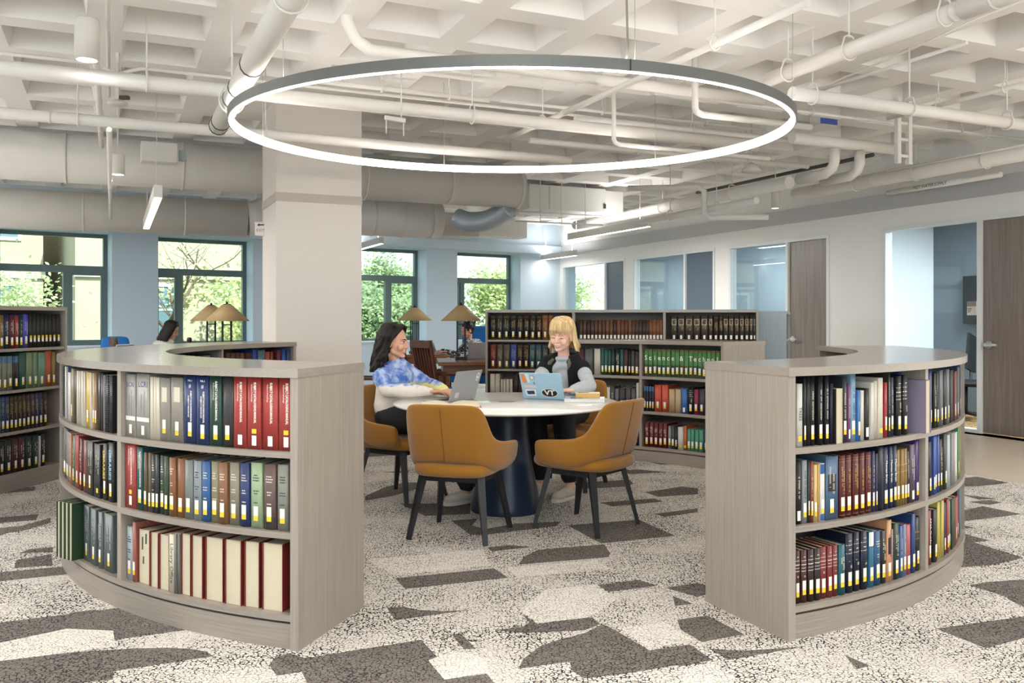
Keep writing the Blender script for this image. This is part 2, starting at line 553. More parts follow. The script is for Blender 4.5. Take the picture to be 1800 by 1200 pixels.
def build_windows():
    mb = MB()
    def seg(k0, k1, z0, z1, o0=0.0, o1=TH):
        mb.prism([win_pt(k0, o0), win_pt(k1, o0), win_pt(k1, o1), win_pt(k0, o1)], z0, z1)
    ks = [-6.0] + [k for w in WINS for k in w[:2]] + [CORNER_K + 0.4]
    for i in range(0, len(ks), 2):
        seg(ks[i], ks[i + 1], 0, CEIL + 0.6)
    for k0, k1, _ in WINS:
        seg(k0, k1, 0, SILL); seg(k0, k1, HEAD, CEIL + 0.6)
    struct(mb.build('wall_window', COOL))
    for n, (k0, k1, mf) in enumerate(WINS):
        root = thing('window_%d' % (n + 1), '', '', (0, 0, 0))
        for key in ('label', 'category'):
            del root[key]
        struct(root)
        o0, o1 = 0.36, 0.44
        fr = MB()
        def bar(a0, a1, z0, z1, d0=o0, d1=o1):
            fr.prism([win_pt(a0, d0), win_pt(a1, d0), win_pt(a1, d1), win_pt(a0, d1)], z0, z1)
        tz = 2.08
        bar(k0, k0 + 0.06, SILL, HEAD); bar(k1 - 0.06, k1, SILL, HEAD)
        bar(k0 + .06, k1 - .06, SILL, SILL + 0.07); bar(k0 + .06, k1 - .06, HEAD - 0.06, HEAD)
        bar(k0 + .06, k1 - .06, tz - 0.055, tz + 0.055)
        km = k0 + (k1 - k0) * mf
        bar(km - 0.05, km + 0.05, SILL + .07, tz - .055)
        # slim opening sash in the narrow light
        a0, a1 = (km + .05, k1 - .06) if mf > 0.5 else (k0 + .06, km - .05)
        bar(a0, a0 + .035, SILL + .07, tz - .055, o0 + .01, o1 - .01); bar(a1 - .035, a1, SILL + .07, tz - .055, o0 + .01, o1 - .01)
        bar(a0 + .035, a1 - .035, SILL + .07, SILL + .11, o0 + .01, o1 - .01); bar(a0 + .035, a1 - .035, tz - .095, tz - .055, o0 + .01, o1 - .01)
        struct(fr.build('window_frame', FRAME, root))
        gm = MB()
        gm.prism([win_pt(k0 + .02, .398), win_pt(k1 - .02, .398), win_pt(k1 - .02, .402), win_pt(k0 + .02, .402)], SILL + .03, HEAD - .03)
        struct(gm.build('window_pane', GLASS, root))
        sm = MB()
        sm.prism([win_pt(k0, -.03), win_pt(k1, -.03), win_pt(k1, .36), win_pt(k0, .36)], SILL, SILL + 0.025)
        struct(sm.build('window_sill', TRIMW, root))
    # shade pocket above the windows
    mb = MB()
    mb.prism([win_pt(-6, -.12), win_pt(CORNER_K, -.12), win_pt(CORNER_K, 0), win_pt(-6, 0)], HEAD + .02, HEAD + .2)
    struct(mb.build('trim_1', COOL))

UNITS = [  # px of: outer frame start (far), mullion, end (near)
    (985, 1064, 1099), (1114, 1204, 1257), (1282, 1384, 1458), (1553, 1722, 1900)]
DOORH = 2.44

def build_offices():
    mb = MB()
    T = 0.14
    def seg(s0, s1, z0, z1, o0=0.0, o1=T):
        mb.prism([wall_pt(s0, o0), wall_pt(s1, o0), wall_pt(s1, o1), wall_pt(s0, o1)], z0, z1)
    ranges = []
    for a, m, b in UNITS:
        s1 = wall_s(a); s0 = wall_s(b)
        sm = wall_s(m)
        if b > 1800:
            s0 = sm - 1.0
        if a == 985:
            s1 = min(s1, CORNER_S - .1)
        ranges.append((s0, sm, s1))
    ranges.sort()
    s = -18.0
    for s0, sm, s1 in ranges:
        seg(s, s0, 0, CEIL + .6)
        seg(s0, s1, DOORH, CEIL + .6)
        s = s1
    seg(s, CORNER_S + .3, 0, CEIL + .6)
    struct(mb.build('wall_office', WHITE))
    # bulkhead line above the doors
    mb = MB()
    mb.prism([wall_pt(-18, -.03), wall_pt(CORNER_S, -.03), wall_pt(CORNER_S, 0), wall_pt(-18, 0)], 2.66, 2.86)
    struct(mb.build('trim_2', plain('trim_grey', '#b7b6b8', rough=.6)))
    doorm = [grain('door_laminate', '#6f655f', '#8a7f77', (30, 30, 1.2), rough=.35), plain('door_slate', '#566473', rough=.5)]
    metal = plain('satin_nickel', '#d2d5d8', rough=.28, metal=.6, noise=.02)
    for n, (s0, sm, s1) in enumerate(ranges):
        root = thing('door_%d' % (n + 1), '', '')
        for key in ('label', 'category'):
            del root[key]
        struct(root)
        fr = MB()
        def bar(a0, a1, z0, z1, d0=-.015, d1=.1):
            fr.prism([wall_pt(a0, d0), wall_pt(a1, d0), wall_pt(a1, d1), wall_pt(a0, d1)], z0, z1)
        bar(s0, s0 + .045, 0, DOORH); bar(s1 - .045, s1, 0, DOORH)
        bar(s0 + .045, s1 - .045, DOORH - .05, DOORH); bar(sm - .025, sm + .025, 0, DOORH - .05)
        bar(sm + .025, s1 - .045, 0, .04)
        struct(fr.build('door_frame', TRIMW, root))
        g = MB()
        g.prism([wall_pt(sm + .02, .04), wall_pt(s1 - .04, .04), wall_pt(s1 - .04, .048), wall_pt(sm + .02, .048)], .035, DOORH - .045)
        struct(g.build('sidelight_pane', OGLASS4 if n == 0 else OGLASS, root))
        d = MB()
        d.prism([wall_pt(s0 + .05, .02), wall_pt(sm - .03, .02), wall_pt(sm - .03, .065), wall_pt(s0 + .05, .065)], .012, DOORH - .055)
        struct(d.build('door_leaf', doorm[0] if n < 2 else doorm[1], root))
        h = MB()
        hx = sm - .10
        c0 = Vector((*wall_pt(hx, .02), 1.0)); c1 = Vector((*wall_pt(hx, -.035), 1.0)); c2 = Vector((*wall_pt(hx - .13, -.035), 1.0))
        cc = Vector((*wall_pt(hx, .008), 1.0))
        h.tube([c0, cc], .042, 18); h.tube([cc, c1], .014, 12); h.tube([c1 + (c1 - c2) * .12, c1, c1.lerp(c2, .5), c2], [.02, .024, .017, .014], 12)
        struct(h.build('door_handle', metal, root, label='satin metal lever handle'))
    # rooms behind
    slate = plain('office_slate_wall', '#666d72', rough=.6, noise=.02)
    white = plain('office_white_wall', '#dfe5e8', rough=.7, noise=.02)
    grey = plain('office_grey_wall', '#8d969c', rough=.7, noise=.02)
    s_all0, s_all1 = ranges[0][0] - 2.2, CORNER_S + .3
    mb = MB()
    def wb(s0, s1, o0, o1, z1=2.75):
        mb.prism([wall_pt(s0, o0), wall_pt(s1, o0), wall_pt(s1, o1), wall_pt(s0, o1)], 0, z1)
    u4 = ranges[0]
    wb(s_all0, 1.98, 1.6, 1.7)      # back of the open room
    struct(mb.build('wall_office_back', slate)); mb = MB()
    wb(s_all0 - .1, s_all0, T, 3.3)
    wb(1.98, 2.08, T, 1.7)
    struct(mb.build('wall_office_side', white)); mb = MB()
    wb(2.1, s_all1, 2.6, 2.7)
    wb(2.1, 2.2, T, 2.6)
    for k in (1, 2):
        mid = (ranges[k][2] + ranges[k + 1][0]) / 2
        wb(mid - .05, mid + .05, T, 2.6)
    struct(mb.build('wall_office_rear', grey)); mb = MB()
    mb.prism([wall_pt(s_all0 - .1, T), wall_pt(s_all1, T), wall_pt(s_all1, 3.3), wall_pt(s_all0 - .1, 3.3)], 2.75, 2.85)
    struct(mb.build('ceiling_office', white))
    return ranges

COLP = (-2.14, 8.0)
def col_pt(a, b):
    return (COLP[0] + a * UX + b * VX, COLP[1] + a * UY + b * VY)

def build_column():
    w = 0.79
    mb = MB()
    mb.prism([col_pt(0, 0), col_pt(w, 0), col_pt(w, w), col_pt(0, w)], 0, CEIL)
    struct(mb.build('column', WARM))
    mb = MB()
    e = 0.006
    mb.prism([col_pt(-e, -e), col_pt(w + e, -e), col_pt(w + e, w + e), col_pt(-e, w + e)], 2.36, 2.44)
    struct(mb.build('trim_3', plain('column_band', '#b8ada2', rough=.7)))

def build_ceiling():
    P, RW, DP = 0.76, 0.21, 0.36       # pitch, rib, coffer depth
    mb = MB()
    def inside(x, y):
        # in front of window wall and office wall
        kx = -(x - WB[0]) * EY + (y - WB[1]) * EX
        ox = (x - WO[0]) * UX + (y - WO[1]) * UY
        return kx < 0.35 and ox < 0.3 and y > -4.6 and x > -13
    def P3(a, b, z):
        x, y = uv_pt(a, b)
        return (x, y, z)
    A0, B0 = -0.237, -0.15
    solid = set()
    # solid heads round the column
    for i in range(-24, 24):
        for j in range(-20, 26):
            a, b = A0 + i * P, B0 + j * P
            x, y = uv_pt(a + P / 2, b + P / 2)
            if not inside(x, y):
                continue
            cx, cy = col_pt(.4, .4)
            z = CEIL
            if abs((x - cx) * UX + (y - cy) * UY) < .75 and abs((x - cx) * VX + (y - cy) * VY) < .75:
                mb.add([P3(a, b, z), P3(a + P, b, z), P3(a + P, b + P, z), P3(a, b + P, z)], [(3, 2, 1, 0)])
                continue
            h = RW / 2; t = h + 0.085
            o = [P3(a, b, z), P3(a + P, b, z), P3(a + P, b + P, z), P3(a, b + P, z)]
            q = [P3(a + h, b + h, z), P3(a + P - h, b + h, z), P3(a + P - h, b + P - h, z), P3(a + h, b + P - h, z)]
            r = [P3(a + t, b + t, z + DP), P3(a + P - t, b + t, z + DP), P3(a + P - t, b + P - t, z + DP), P3(a + t, b + P - t, z + DP)]
            fs = []
            for k in range(4):
                l = (k + 1) % 4
                fs.append((k, 4 + k, 4 + l, l)); fs.append((4 + k, 8 + k, 8 + l, 4 + l))
            fs.append((8, 11, 10, 9))
            mb.add(o + q + r, fs)
    struct(mb.build('ceiling', CEILM, fix=False))
    mb = MB()
    mb.prism([uv_pt(-17, -16), uv_pt(12, -16), uv_pt(12, 18), uv_pt(-17, 18)], CEIL + DP + .02, CEIL + DP + .1)
    # (slab over the coffers keeps daylight out)
    pts = [(-13.5, -5), (12, -5), wall_pt(-4, .3), wall_pt(CORNER_S + .2, .3), win_pt(CORNER_K + .3, .4), win_pt(-6.5, .4), (-13.5, 9)]
    mb = MB(); mb.prism(pts, CEIL + DP + .02, CEIL + DP + .1)
    struct(mb.build('ceiling_slab', CEILM))

build_floor()
build_windows()
RANGES = build_offices()
build_column()
build_ceiling()
# wall far out of view on the open left side
mb = MB(); p = win_pt(-6, 0)
mb.prism([(-13.2, -5), (-13, -5), (-13, 9.7), (-13.2, 9.7)], 0, CEIL + .5)
struct(mb.build('wall_left', COOL))
# ------------------------------------------------------------------ bookcases
LAM_V = grain('laminate_upright', '#877e74', '#9f958a', (160, 160, 2.2), rough=.38)
LAM_H = grain('laminate_level', '#827970', '#998f84', (3, 3, 150), rough=.38)
LAM_T = grain('laminate_top', '#8f867c', '#988f85', (90, 5, 90), rough=.2, spec=.6)
LAM_B = plain('laminate_back', '#6e665e', rough=.6)

CC = (0.0, 6.07)             # centre of the ring of curved cases
R_OUT, R_IN = 2.78, 2.225
R_MID = (R_OUT + R_IN) / 2
TOP_H = 1.095
LEVELS = [(0.109, 0.1345), (0.430, 0.4555), (0.745, 0.770)]   # shelf boards: underside, upper side
PANEL_A = radians(0.72)

def curved_case(label, a0, a1, bays, group):
    root = thing('curved_bookcase', label, 'bookcase', (0, 0, 0), 0, group)
    n = max(16, int(abs(a1 - a0) / radians(1.0)))
    pa = PANEL_A
    lo, hi = min(a0, a1), max(a0, a1)
    MB().arc(CC, R_IN - .006, R_OUT + .006, 1.06, TOP_H, lo - radians(.05), hi + radians(.05), n).build('countertop', LAM_T, root)
    for k, (p, q) in enumerate(((lo, lo + pa), (hi - pa, hi))):
        MB().arc(CC, R_IN, R_OUT, 0, 1.06, p, q, 1).build('end_panel', LAM_V, root)
    for z0, z1 in LEVELS:
        MB().arc(CC, R_IN + .012, R_OUT - .006, z0, z1, lo + pa, hi - pa, n).build('shelf_board', LAM_H, root)
    MB().arc(CC, R_MID - .009, R_MID + .009, LEVELS[0][1], 1.06, lo + pa, hi - pa, n).build('back_panel', LAM_B, root)
    MB().arc(CC, R_IN + .02, R_OUT - .012, 0, .098, lo + pa, hi - pa, n).build('plinth', LAM_H, root)
    MB().arc(CC, R_IN + .05, R_OUT - .045, .098, .109, lo + pa, hi - pa, n).build('shadow_gap', LAM_B, root)
    posts = []
    for b in range(1, bays):
        a = a0 + (a1 - a0) * b / bays
        posts.append(a)
        for zi in range(3):
            z0 = LEVELS[zi][1]; z1 = LEVELS[zi + 1][0] if zi < 2 else 1.06
            for r0, r1 in ((R_MID + .009, R_OUT - .008), (R_IN + .014, R_MID - .009)):
                MB().arc(CC, r0, r1, z0, z1, a - radians(.33), a + radians(.33), 1).build('divider', LAM_V, root)
    return root

LEFT_A0, LEFT_A1 = -radians(17.35), -radians(125.8)
RIGHT_A0, RIGHT_A1 = radians(23.4), radians(97.4)
FAR_A0, FAR_A1 = radians(127.0), radians(170.4)
curved_case('low curved grey bookcase, its end panel beside the tie-dye sweater', LEFT_A0, LEFT_A1, 5, 'low curved bookcases ringing the table')

def right_case():
    # bays of twenty degrees, the last one cut short
    root = curved_case('low curved grey bookcase in front of the open office glass', RIGHT_A0, RIGHT_A1, 1, 'low curved bookcases ringing the table')
    for a in (radians(43.6), radians(64.0), radians(84.4)):
        for zi in range(3):
            z0 = LEVELS[zi][1]; z1 = LEVELS[zi + 1][0] if zi < 2 else 1.06
            for r0, r1 in ((R_MID + .009, R_OUT - .008), (R_IN + .014, R_MID - .009)):
                MB().arc(CC, r0, r1, z0, z1, a - radians(.33), a + radians(.33), 1).build('divider', LAM_V, root)
right_case()
curved_case('low curved grey bookcase behind the blonde person, holding the green science set', FAR_A0, FAR_A1, 2, 'low curved bookcases ringing the table')

def straight_case(label, p, q, depth, rows, bays, height, group=None, blank=False):
    """p -> q: front bottom edge, books face the side on the right hand when walking p -> q ... depth goes to the left"""
    p, q = Vector(p), Vector(q)
    L = (q - p).length
    root = thing('straight_bookcase', label, 'bookcase', (p.x, p.y, 0), atan2(q.y - p.y, q.x - p.x), group)
    T = .022
    MB().box(0, L, 0, depth, height - .03, height).build('countertop', LAM_T, root)
    for x in (0, L - T):
        MB().box(x, x + T, .002, depth - .002, 0, height - .03).build('end_panel', LAM_V, root)
    pitch = (height - .03 - .11) / rows
    for r in range(rows):
        z = .11 + r * pitch
        MB().box(T, L - T, .008, depth - .008, z, z + .022).build('shelf_board', LAM_H, root)
    MB().box(T, L - T, depth / 2 - .008, depth / 2 + .008, .132, height - .03).build('back_panel', LAM_B, root)
    MB().box(T, L - T, .012, depth - .012, 0, .11).build('plinth', LAM_H, root)
    for b in range(1, bays):
        x = L * b / bays
        for r in range(rows):
            z0 = .132 + r * pitch; z1 = .11 + (r + 1) * pitch if r < rows - 1 else height - .03
            MB().box(x - .014, x + .014, .006, depth / 2 - .008, z0, z1).build('divider', LAM_V, root)
    return root, L, pitch
TALL_H = 1.385
TALL_P, TALL_Q = Vector((-.285, 9.43)), Vector((2.51, 8.98))
TALL = straight_case('tall four-shelf bookcase behind the blonde person, dark and brown bound volumes on top row',
                     TALL_P, TALL_Q, .56, 4, 3, TALL_H, 'tall straight bookcases')
END_CASE = straight_case('daylight-tinted end of a tall bookcase beside the slate door, behind the frame-marked volumes', (2.95, 9.47), (3.526, 11.173), .56, 4, 2, TALL_H - .012, 'tall straight bookcases')
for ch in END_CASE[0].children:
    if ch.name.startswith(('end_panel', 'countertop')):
        ch.data.materials[0] = grain('laminate_daylight_tint', '#8f9ba3', '#a5b1b8', (160, 160, 2.2), rough=.3)  # bluish daylight reflection put into the colour of the grey laminate
# left case: books face +X, far end at px 118
LT_Q, LT_P = Vector((-3.62, 7.18)), Vector((-3.96, 5.40))
LTALL = straight_case('tall bookcase under the window with reference sets, far behind the curved case', LT_P, LT_Q, .56, 4, 2, TALL_H, 'tall straight bookcases')
BOOK_ROWS = {
 'L1T': [
  (-0.6874, 0.0921, 0.275, 'a29d93', 'W', 'LCRI'), (-0.6503, 0.1104, 0.28, 'a5a096', 'W', 'LCRI'), (-0.6258, 0.0225, 0.27, 'd9cfb8', 'p', ''),
  (-0.6159, 0.022, 0.27, 'd6cbb2', 'p', ''), (-0.6055, 0.0252, 0.268, 'd9cfb8', 'p', ''), (-0.5857, 0.0744, 0.268, '8f897e', 'Lc', ''),
  (-0.5564, 0.0849, 0.272, '918b80', 'Lc', ''), (-0.5259, 0.0812, 0.282, '1f3568', 'L', 'VOL. I'), (-0.4968, 0.0768, 0.282, '1f3568', 'L', 'VOL. II'),
  (-0.4695, 0.0717, 0.285, '26463a', 'L', 'SCM'), (-0.4446, 0.0632, 0.283, '353536', 'L', ''), (-0.4198, 0.0713, 0.286, 'a8352c', 'W', 'SCM'),
  (-0.3934, 0.0723, 0.286, 'a8352c', 'U', 'SCM'), (-0.3652, 0.0806, 0.286, 'a8352c', 'W', 'SCM'), (-0.337, 0.073, 0.286, 'a8352c', 'U', 'SCM'),
 ],
 'L1M': [
  (-0.6816, 0.0998, 0.286, 'a8352c', 'U', 'SCM'), (-0.6518, 0.0495, 0.275, '1c4c4c', 'L', 'SCM'), (-0.6367, 0.0273, 0.255, '57462f', 'L', ''),
  (-0.6265, 0.0226, 0.255, '665a45', 'L', ''), (-0.6145, 0.0334, 0.252, '2a2928', 'Ls', ''), (-0.6018, 0.0268, 0.252, '22272d', 'L', ''),
  (-0.5891, 0.0332, 0.25, '2f432c', 'Ls', ''), (-0.5759, 0.0305, 0.25, '2f432c', 'L', ''), (-0.5609, 0.0465, 0.248, '84532e', 'Ls', ''),
  (-0.5415, 0.0511, 0.247, '875530', 'L', ''), (-0.5209, 0.0537, 0.245, '757c78', 'L', ''), (-0.5014, 0.0487, 0.246, '828c92', 'Ls', ''),
  (-0.482, 0.0499, 0.248, '285a90', 'Ls', ''), (-0.462, 0.0524, 0.25, '888060', 'Ls', ''), (-0.4421, 0.052, 0.25, '855a38', 'Ls', ''),
  (-0.4217, 0.0556, 0.253, '86816d', 'Ls', ''), (-0.4012, 0.0501, 0.255, '2a3a6a', 'Ls', ''), (-0.3799, 0.0598, 0.26, '96ab84', 'Ls', ''),
  (-0.3566, 0.0616, 0.258, '66504a', 'LsD', ''), (-0.3342, 0.0551, 0.26, '84857a', 'Ls', ''),
 ],
 'L1B': [
  (-0.6809, 0.0606, 0.235, 'a3adb0', 'Ls', ''), (-0.6634, 0.0293, 0.262, '9f5846', 'L', ''), (-0.6389, 0.099, 0.235, '77201c', 'fM', ''),
  (-0.6074, 0.065, 0.235, '77201c', 'f', ''), (-0.5802, 0.0752, 0.235, '77201c', 'f', ''), (-0.5587, 0.0344, 0.245, 'd6cbb0', 'p', 'Library Office'),
  (-0.548, 0.0154, 0.25, '6f7068', 'p', ''), (-0.5406, 0.0168, 0.25, '6f7068', 'p', ''), (-0.5227, 0.0728, 0.255, '77201c', 'f', ''),
  (-0.4949, 0.072, 0.255, '77201c', 'f', ''), (-0.4607, 0.1086, 0.258, '77201c', 'f', ''), (-0.4226, 0.0941, 0.26, '77201c', 'f', ''),
  (-0.3893, 0.082, 0.262, '77201c', 'f', ''), (-0.352, 0.1068, 0.265, '77201c', 'f', ''),
 ],
 'L2T': [
  (-1.0549, 0.034, 0.27, '2b2b2b', 'k', ''), (-1.0421, 0.034, 0.265, 'd8d5cf', 'k', ''), (-1.0294, 0.034, 0.268, 'd9d6cf', 'p', ''),
  (-1.0166, 0.034, 0.27, 'dcd8d0', 'p', ''), (-1.0038, 0.034, 0.27, 'cfcabf', 'p', ''), (-0.991, 0.034, 0.272, '3b4d86', 'p', ''),
  (-0.9663, 0.0999, 0.245, 'd8d4cb', 'p', ''), (-0.9315, 0.0772, 0.27, '7a6d3e', 'L', ''), (-0.9059, 0.0514, 0.268, '26241f', 'p', ''),
  (-0.8862, 0.0373, 0.265, 'cfc6b4', 'p', ''), (-0.8706, 0.0383, 0.263, 'b9ad98', 'p', ''), (-0.856, 0.0319, 0.266, 'd6cdbb', 'p', ''),
  (-0.8443, 0.0232, 0.26, 'c9bfae', 'p', ''), (-0.8258, 0.0695, 0.265, 'cdaa30', 'L', ''), (-0.8081, 0.0197, 0.263, 'd8cfbd', 'p', ''),
  (-0.7986, 0.0247, 0.262, 'bf9a6a', 'L', ''), (-0.7874, 0.0291, 0.26, '7d5b3c', 'L', ''), (-0.7738, 0.0381, 0.27, '222226', '', ''),
  (-0.7599, 0.0313, 0.268, '1c211d', '', ''), (-0.7509, 0.0109, 0.26, 'b39aa0', 'p', ''), (-0.7398, 0.0431, 0.262, '1b1b1d', 'k', ''),
  (-0.7241, 0.0365, 0.262, '1b1b1d', 'k', ''),
 ],
 'L2M': [
  (-1.0675, 0.032, 0.26, 'c9c9c9', 'k', ''), (-1.0555, 0.032, 0.262, '3b3f3d', 'Lv', ''), (-1.0434, 0.032, 0.26, '6a6357', 'Lv', ''),
  (-1.0314, 0.032, 0.258, '574a3c', 'L', ''), (-1.0193, 0.032, 0.257, '77736b', 'Lv', ''), (-1.0073, 0.032, 0.255, '3e3226', 'L', ''),
  (-0.9899, 0.0613, 0.256, '6c7f94', 'L', ''), (-0.9607, 0.0817, 0.255, 'a8683f', 'Lv', ''), (-0.9304, 0.071, 0.252, '2a6646', 'Lv', ''),
  (-0.9004, 0.0821, 0.262, '9c2d23', 'L', ''), (-0.8743, 0.0511, 0.252, '551f1c', 'Lv', ''), (-0.8492, 0.0772, 0.25, '76251f', 'L', ''),
  (-0.8138, 0.1027, 0.255, '20241c', 'Lv', ''), (-0.7784, 0.0842, 0.25, '1b1b1d', 'Yv', ''), (-0.7515, 0.057, 0.26, '1b1a16', 'L', 'LIBRARIESy'),
  (-0.7271, 0.066, 0.272, '171b1f', 'L', 'LIBRARIESb'),
 ],
 'L2B': [
  (-0.891, 0.033, 0.27, '274027', 'fS', ''), (-0.8786, 0.033, 0.27, '274027', 'fS', ''), (-0.8662, 0.033, 0.27, '274027', 'fS', ''),
  (-0.8537, 0.033, 0.272, '274027', 'fS', ''), (-0.8314, 0.0877, 0.262, '596464', 'Lv', ''), (-0.7953, 0.0784, 0.262, '596464', 'Lv', ''),
  (-0.7664, 0.0575, 0.26, '596464', 'Lv', ''), (-0.7344, 0.1019, 0.262, '566161', 'Lv', ''),
 ],
 'R1T': [
  (0.4388, 0.0334, 0.255, 'd3cfc4', 'Y', 'TREES'), (0.4484, 0.0154, 0.28, '1d1d1f', 'L', ''), (0.4553, 0.0181, 0.286, '141415', '', ''),
  (0.4647, 0.0262, 0.283, '17171a', 'Lv', ''), (0.4792, 0.0274, 0.283, '17171a', 'Lv', ''), (0.4927, 0.0259, 0.283, '17171a', 'Lv', ''),
  (0.5024, 0.0187, 0.25, '191a30', '', ''), (0.5169, 0.0521, 0.228, '2f2622', 'fp2', ''), (0.533, 0.031, 0.275, '2f363a', 'Lv', ''),
  (0.543, 0.0167, 0.245, '7a4670', 'Wv', ''), (0.5534, 0.0361, 0.287, '7a9fba', 'Lv', ''), (0.565, 0.022, 0.215, '356fae', 'L', ''),
  (0.5751, 0.0289, 0.213, 'cfc8b6', '', ''), (0.5874, 0.0323, 0.22, '262423', 'W', ''), (0.5989, 0.0251, 0.245, 'd9d3c6', '', ''),
  (0.6096, 0.0286, 0.25, 'cfc7b5', '', ''), (0.6234, 0.0425, 0.262, 'd8cfba', 'Y', ''), (0.6378, 0.0241, 0.24, 'a92a24', 'L', ''),
  (0.6466, 0.0178, 0.286, '2a2b22', 'Lv', ''), (0.6558, 0.026, 0.26, '22324b', 'Lv', ''), (0.6763, 0.0482, 0.265, '18181a', 'LbV', ''),
  (0.6969, 0.046, 0.265, '18181a', 'LbV', ''), (0.7168, 0.0433, 0.28, '28427f', 'r', ''), (0.759, 0.0648, 0.24, '85798f', 'fP', ''),
 ],
 'R2T': [
  (0.8026, 0.0488, 0.285, '28466a', 'L', ''), (0.8231, 0.0355, 0.26, '202122', 'Lv', ''), (0.8373, 0.0349, 0.262, '262722', 'L', ''),
  (0.8584, 0.0641, 0.27, '66696a', 'L', ''), (0.8817, 0.0489, 0.26, '1b1f23', 'L', ''), (0.9047, 0.0678, 0.27, '666c70', 'L', ''),
  (0.933, 0.0849, 0.26, '1b1e20', '', ''), (0.9646, 0.0849, 0.25, '6a2a26', 'L', ''), (0.9961, 0.0849, 0.27, '24384a', 'L', ''),
  (1.0277, 0.0849, 0.26, '868686', '', ''), (1.0592, 0.0849, 0.25, '1c1c1e', 'L', ''), (1.0908, 0.0849, 0.27, '2a4d99', 'L', ''),
 ],
 'R1M': [
  (0.4374, 0.0304, 0.255, '191816', 'Wv', ''), (0.4488, 0.0274, 0.257, '878b8e', 'Lv', ''), (0.4569, 0.0115, 0.25, '2a3730', 'L', ''),
  (0.4626, 0.0158, 0.25, '863a2c', 'Lv', ''), (0.4696, 0.0186, 0.235, 'd0b068', 'L', ''), (0.4755, 0.0093, 0.235, 'c6962a', '', ''),
  (0.4834, 0.0287, 0.238, 'd8d2c7', 'LB', ''), (0.5038, 0.0785, 0.262, '466684', 'Lq', ''), (0.5267, 0.041, 0.262, '5a1a17', 'Lg', ''),
  (0.5419, 0.037, 0.262, '5a1a17', 'Lg', ''), (0.558, 0.0444, 0.262, '5a1a17', 'Lg', ''), (0.5743, 0.0384, 0.262, '5a1a17', 'Lg', ''),
  (0.5904, 0.0425, 0.262, '5a1a17', 'Lg', ''), (0.6034, 0.0227, 0.262, '393150', 'Lv', ''), (0.6116, 0.0162, 0.25, '363050', 'L', ''),
  (0.6242, 0.0455, 0.28, '111829', '', ''), (0.6416, 0.0423, 0.272, '172647', 'L', 'Human Brain'), (0.657, 0.0339, 0.272, '172647', 'L', 'Human Brain'),
  (0.671, 0.0345, 0.272, '172647', 'L', 'Human Brain'), (0.6856, 0.0309, 0.25, '8b6824', 'Lb', ''), (0.6983, 0.0313, 0.25, '8b6824', 'Lb', ''),
  (0.7112, 0.0325, 0.25, '8b6824', 'Lb', ''), (0.7235, 0.0253, 0.235, '2b2826', 'Lv', ''), (0.7404, 0.0578, 0.262, '544759', 'Wv', ''),
  (0.7622, 0.0516, 0.285, '472b6b', 'L', ''),
 ],
 'R2M': [
  (0.7986, 0.0505, 0.255, '1c1d1f', 'L', ''), (0.8155, 0.0304, 0.28, '2a4d99', 'L', ''), (0.8283, 0.0322, 0.28, '2a4d99', 'L', ''),
  (0.8418, 0.0342, 0.28, '2a4d99', 'L', ''), (0.8588, 0.0483, 0.25, '222426', 'Lv', ''), (0.8825, 0.0599, 0.27, '363b2c', 'L', ''),
  (0.9076, 0.0607, 0.26, 'b4bdc1', '', ''), (0.9376, 0.1014, 0.26, '868686', '', ''), (0.9751, 0.1014, 0.25, 'd2cec4', 'L', ''),
  (1.0127, 0.1014, 0.27, '3a7a4c', 'L', ''), (1.0502, 0.1014, 0.26, '24384a', '', ''), (1.0878, 0.1014, 0.25, 'c9b040', 'L', ''),
 ],
 'R1B': [
  (0.4352, 0.0273, 0.215, '47231f', 'LbV', ''), (0.447, 0.0324, 0.213, '4a221f', 'LbV', ''), (0.46, 0.0341, 0.213, '291917', 'LbV', ''),
  (0.4735, 0.035, 0.213, '291917', 'LbV', ''), (0.4874, 0.0359, 0.213, '7b2627', 'LbV', ''), (0.5004, 0.0301, 0.213, '7b2627', 'LbV', ''),
  (0.512, 0.0286, 0.213, '7b2627', 'LbV', ''), (0.526, 0.0427, 0.21, '1a5c64', 'Lv', ''), (0.5445, 0.0486, 0.25, '10182f', 'LV', ''),
  (0.5622, 0.0411, 0.25, '10182f', 'LV', ''), (0.5798, 0.0473, 0.25, '10182f', 'LV', ''), (0.5974, 0.0378, 0.24, '276682', 'LT', ''),
  (0.6151, 0.0522, 0.235, '1a5078', 'Ls', ''), (0.6333, 0.0414, 0.23, '1c1917', 'Lv', ''), (0.6496, 0.0417, 0.27, 'd09464', 'Lq', ''),
  (0.6611, 0.0146, 0.225, 'b47e82', '', ''), (0.6744, 0.052, 0.25, '1b3722', 'Lv', ''), (0.6909, 0.0297, 0.23, '39568f', 'Lv', ''),
  (0.7036, 0.0309, 0.232, '697a98', 'Lv', ''), (0.7199, 0.0512, 0.225, 'ad484b', 'L', ''), (0.7383, 0.0425, 0.268, '223e76', 'L', ''),
  (0.7587, 0.0531, 0.245, '1f241b', 'Lb', ''),
 ],
 'R2B': [
  (0.7955, 0.0475, 0.255, '8a2621', 'L', 'ANA Guide'), (0.8218, 0.0624, 0.25, '1b1e1f', 'L', ''), (0.8456, 0.0438, 0.275, 'c6b23c', '', ''),
  (0.8632, 0.0444, 0.275, 'c0ae48', '', ''), (0.8817, 0.0417, 0.255, '272c46', 'L', ''), (0.8986, 0.0419, 0.265, '982b2f', 'L', ''),
  (0.915, 0.0376, 0.25, '78895a', 'L', ''), (0.9405, 0.0997, 0.25, '24402c', '', ''), (0.9774, 0.0997, 0.24, 'a4322c', 'L', ''),
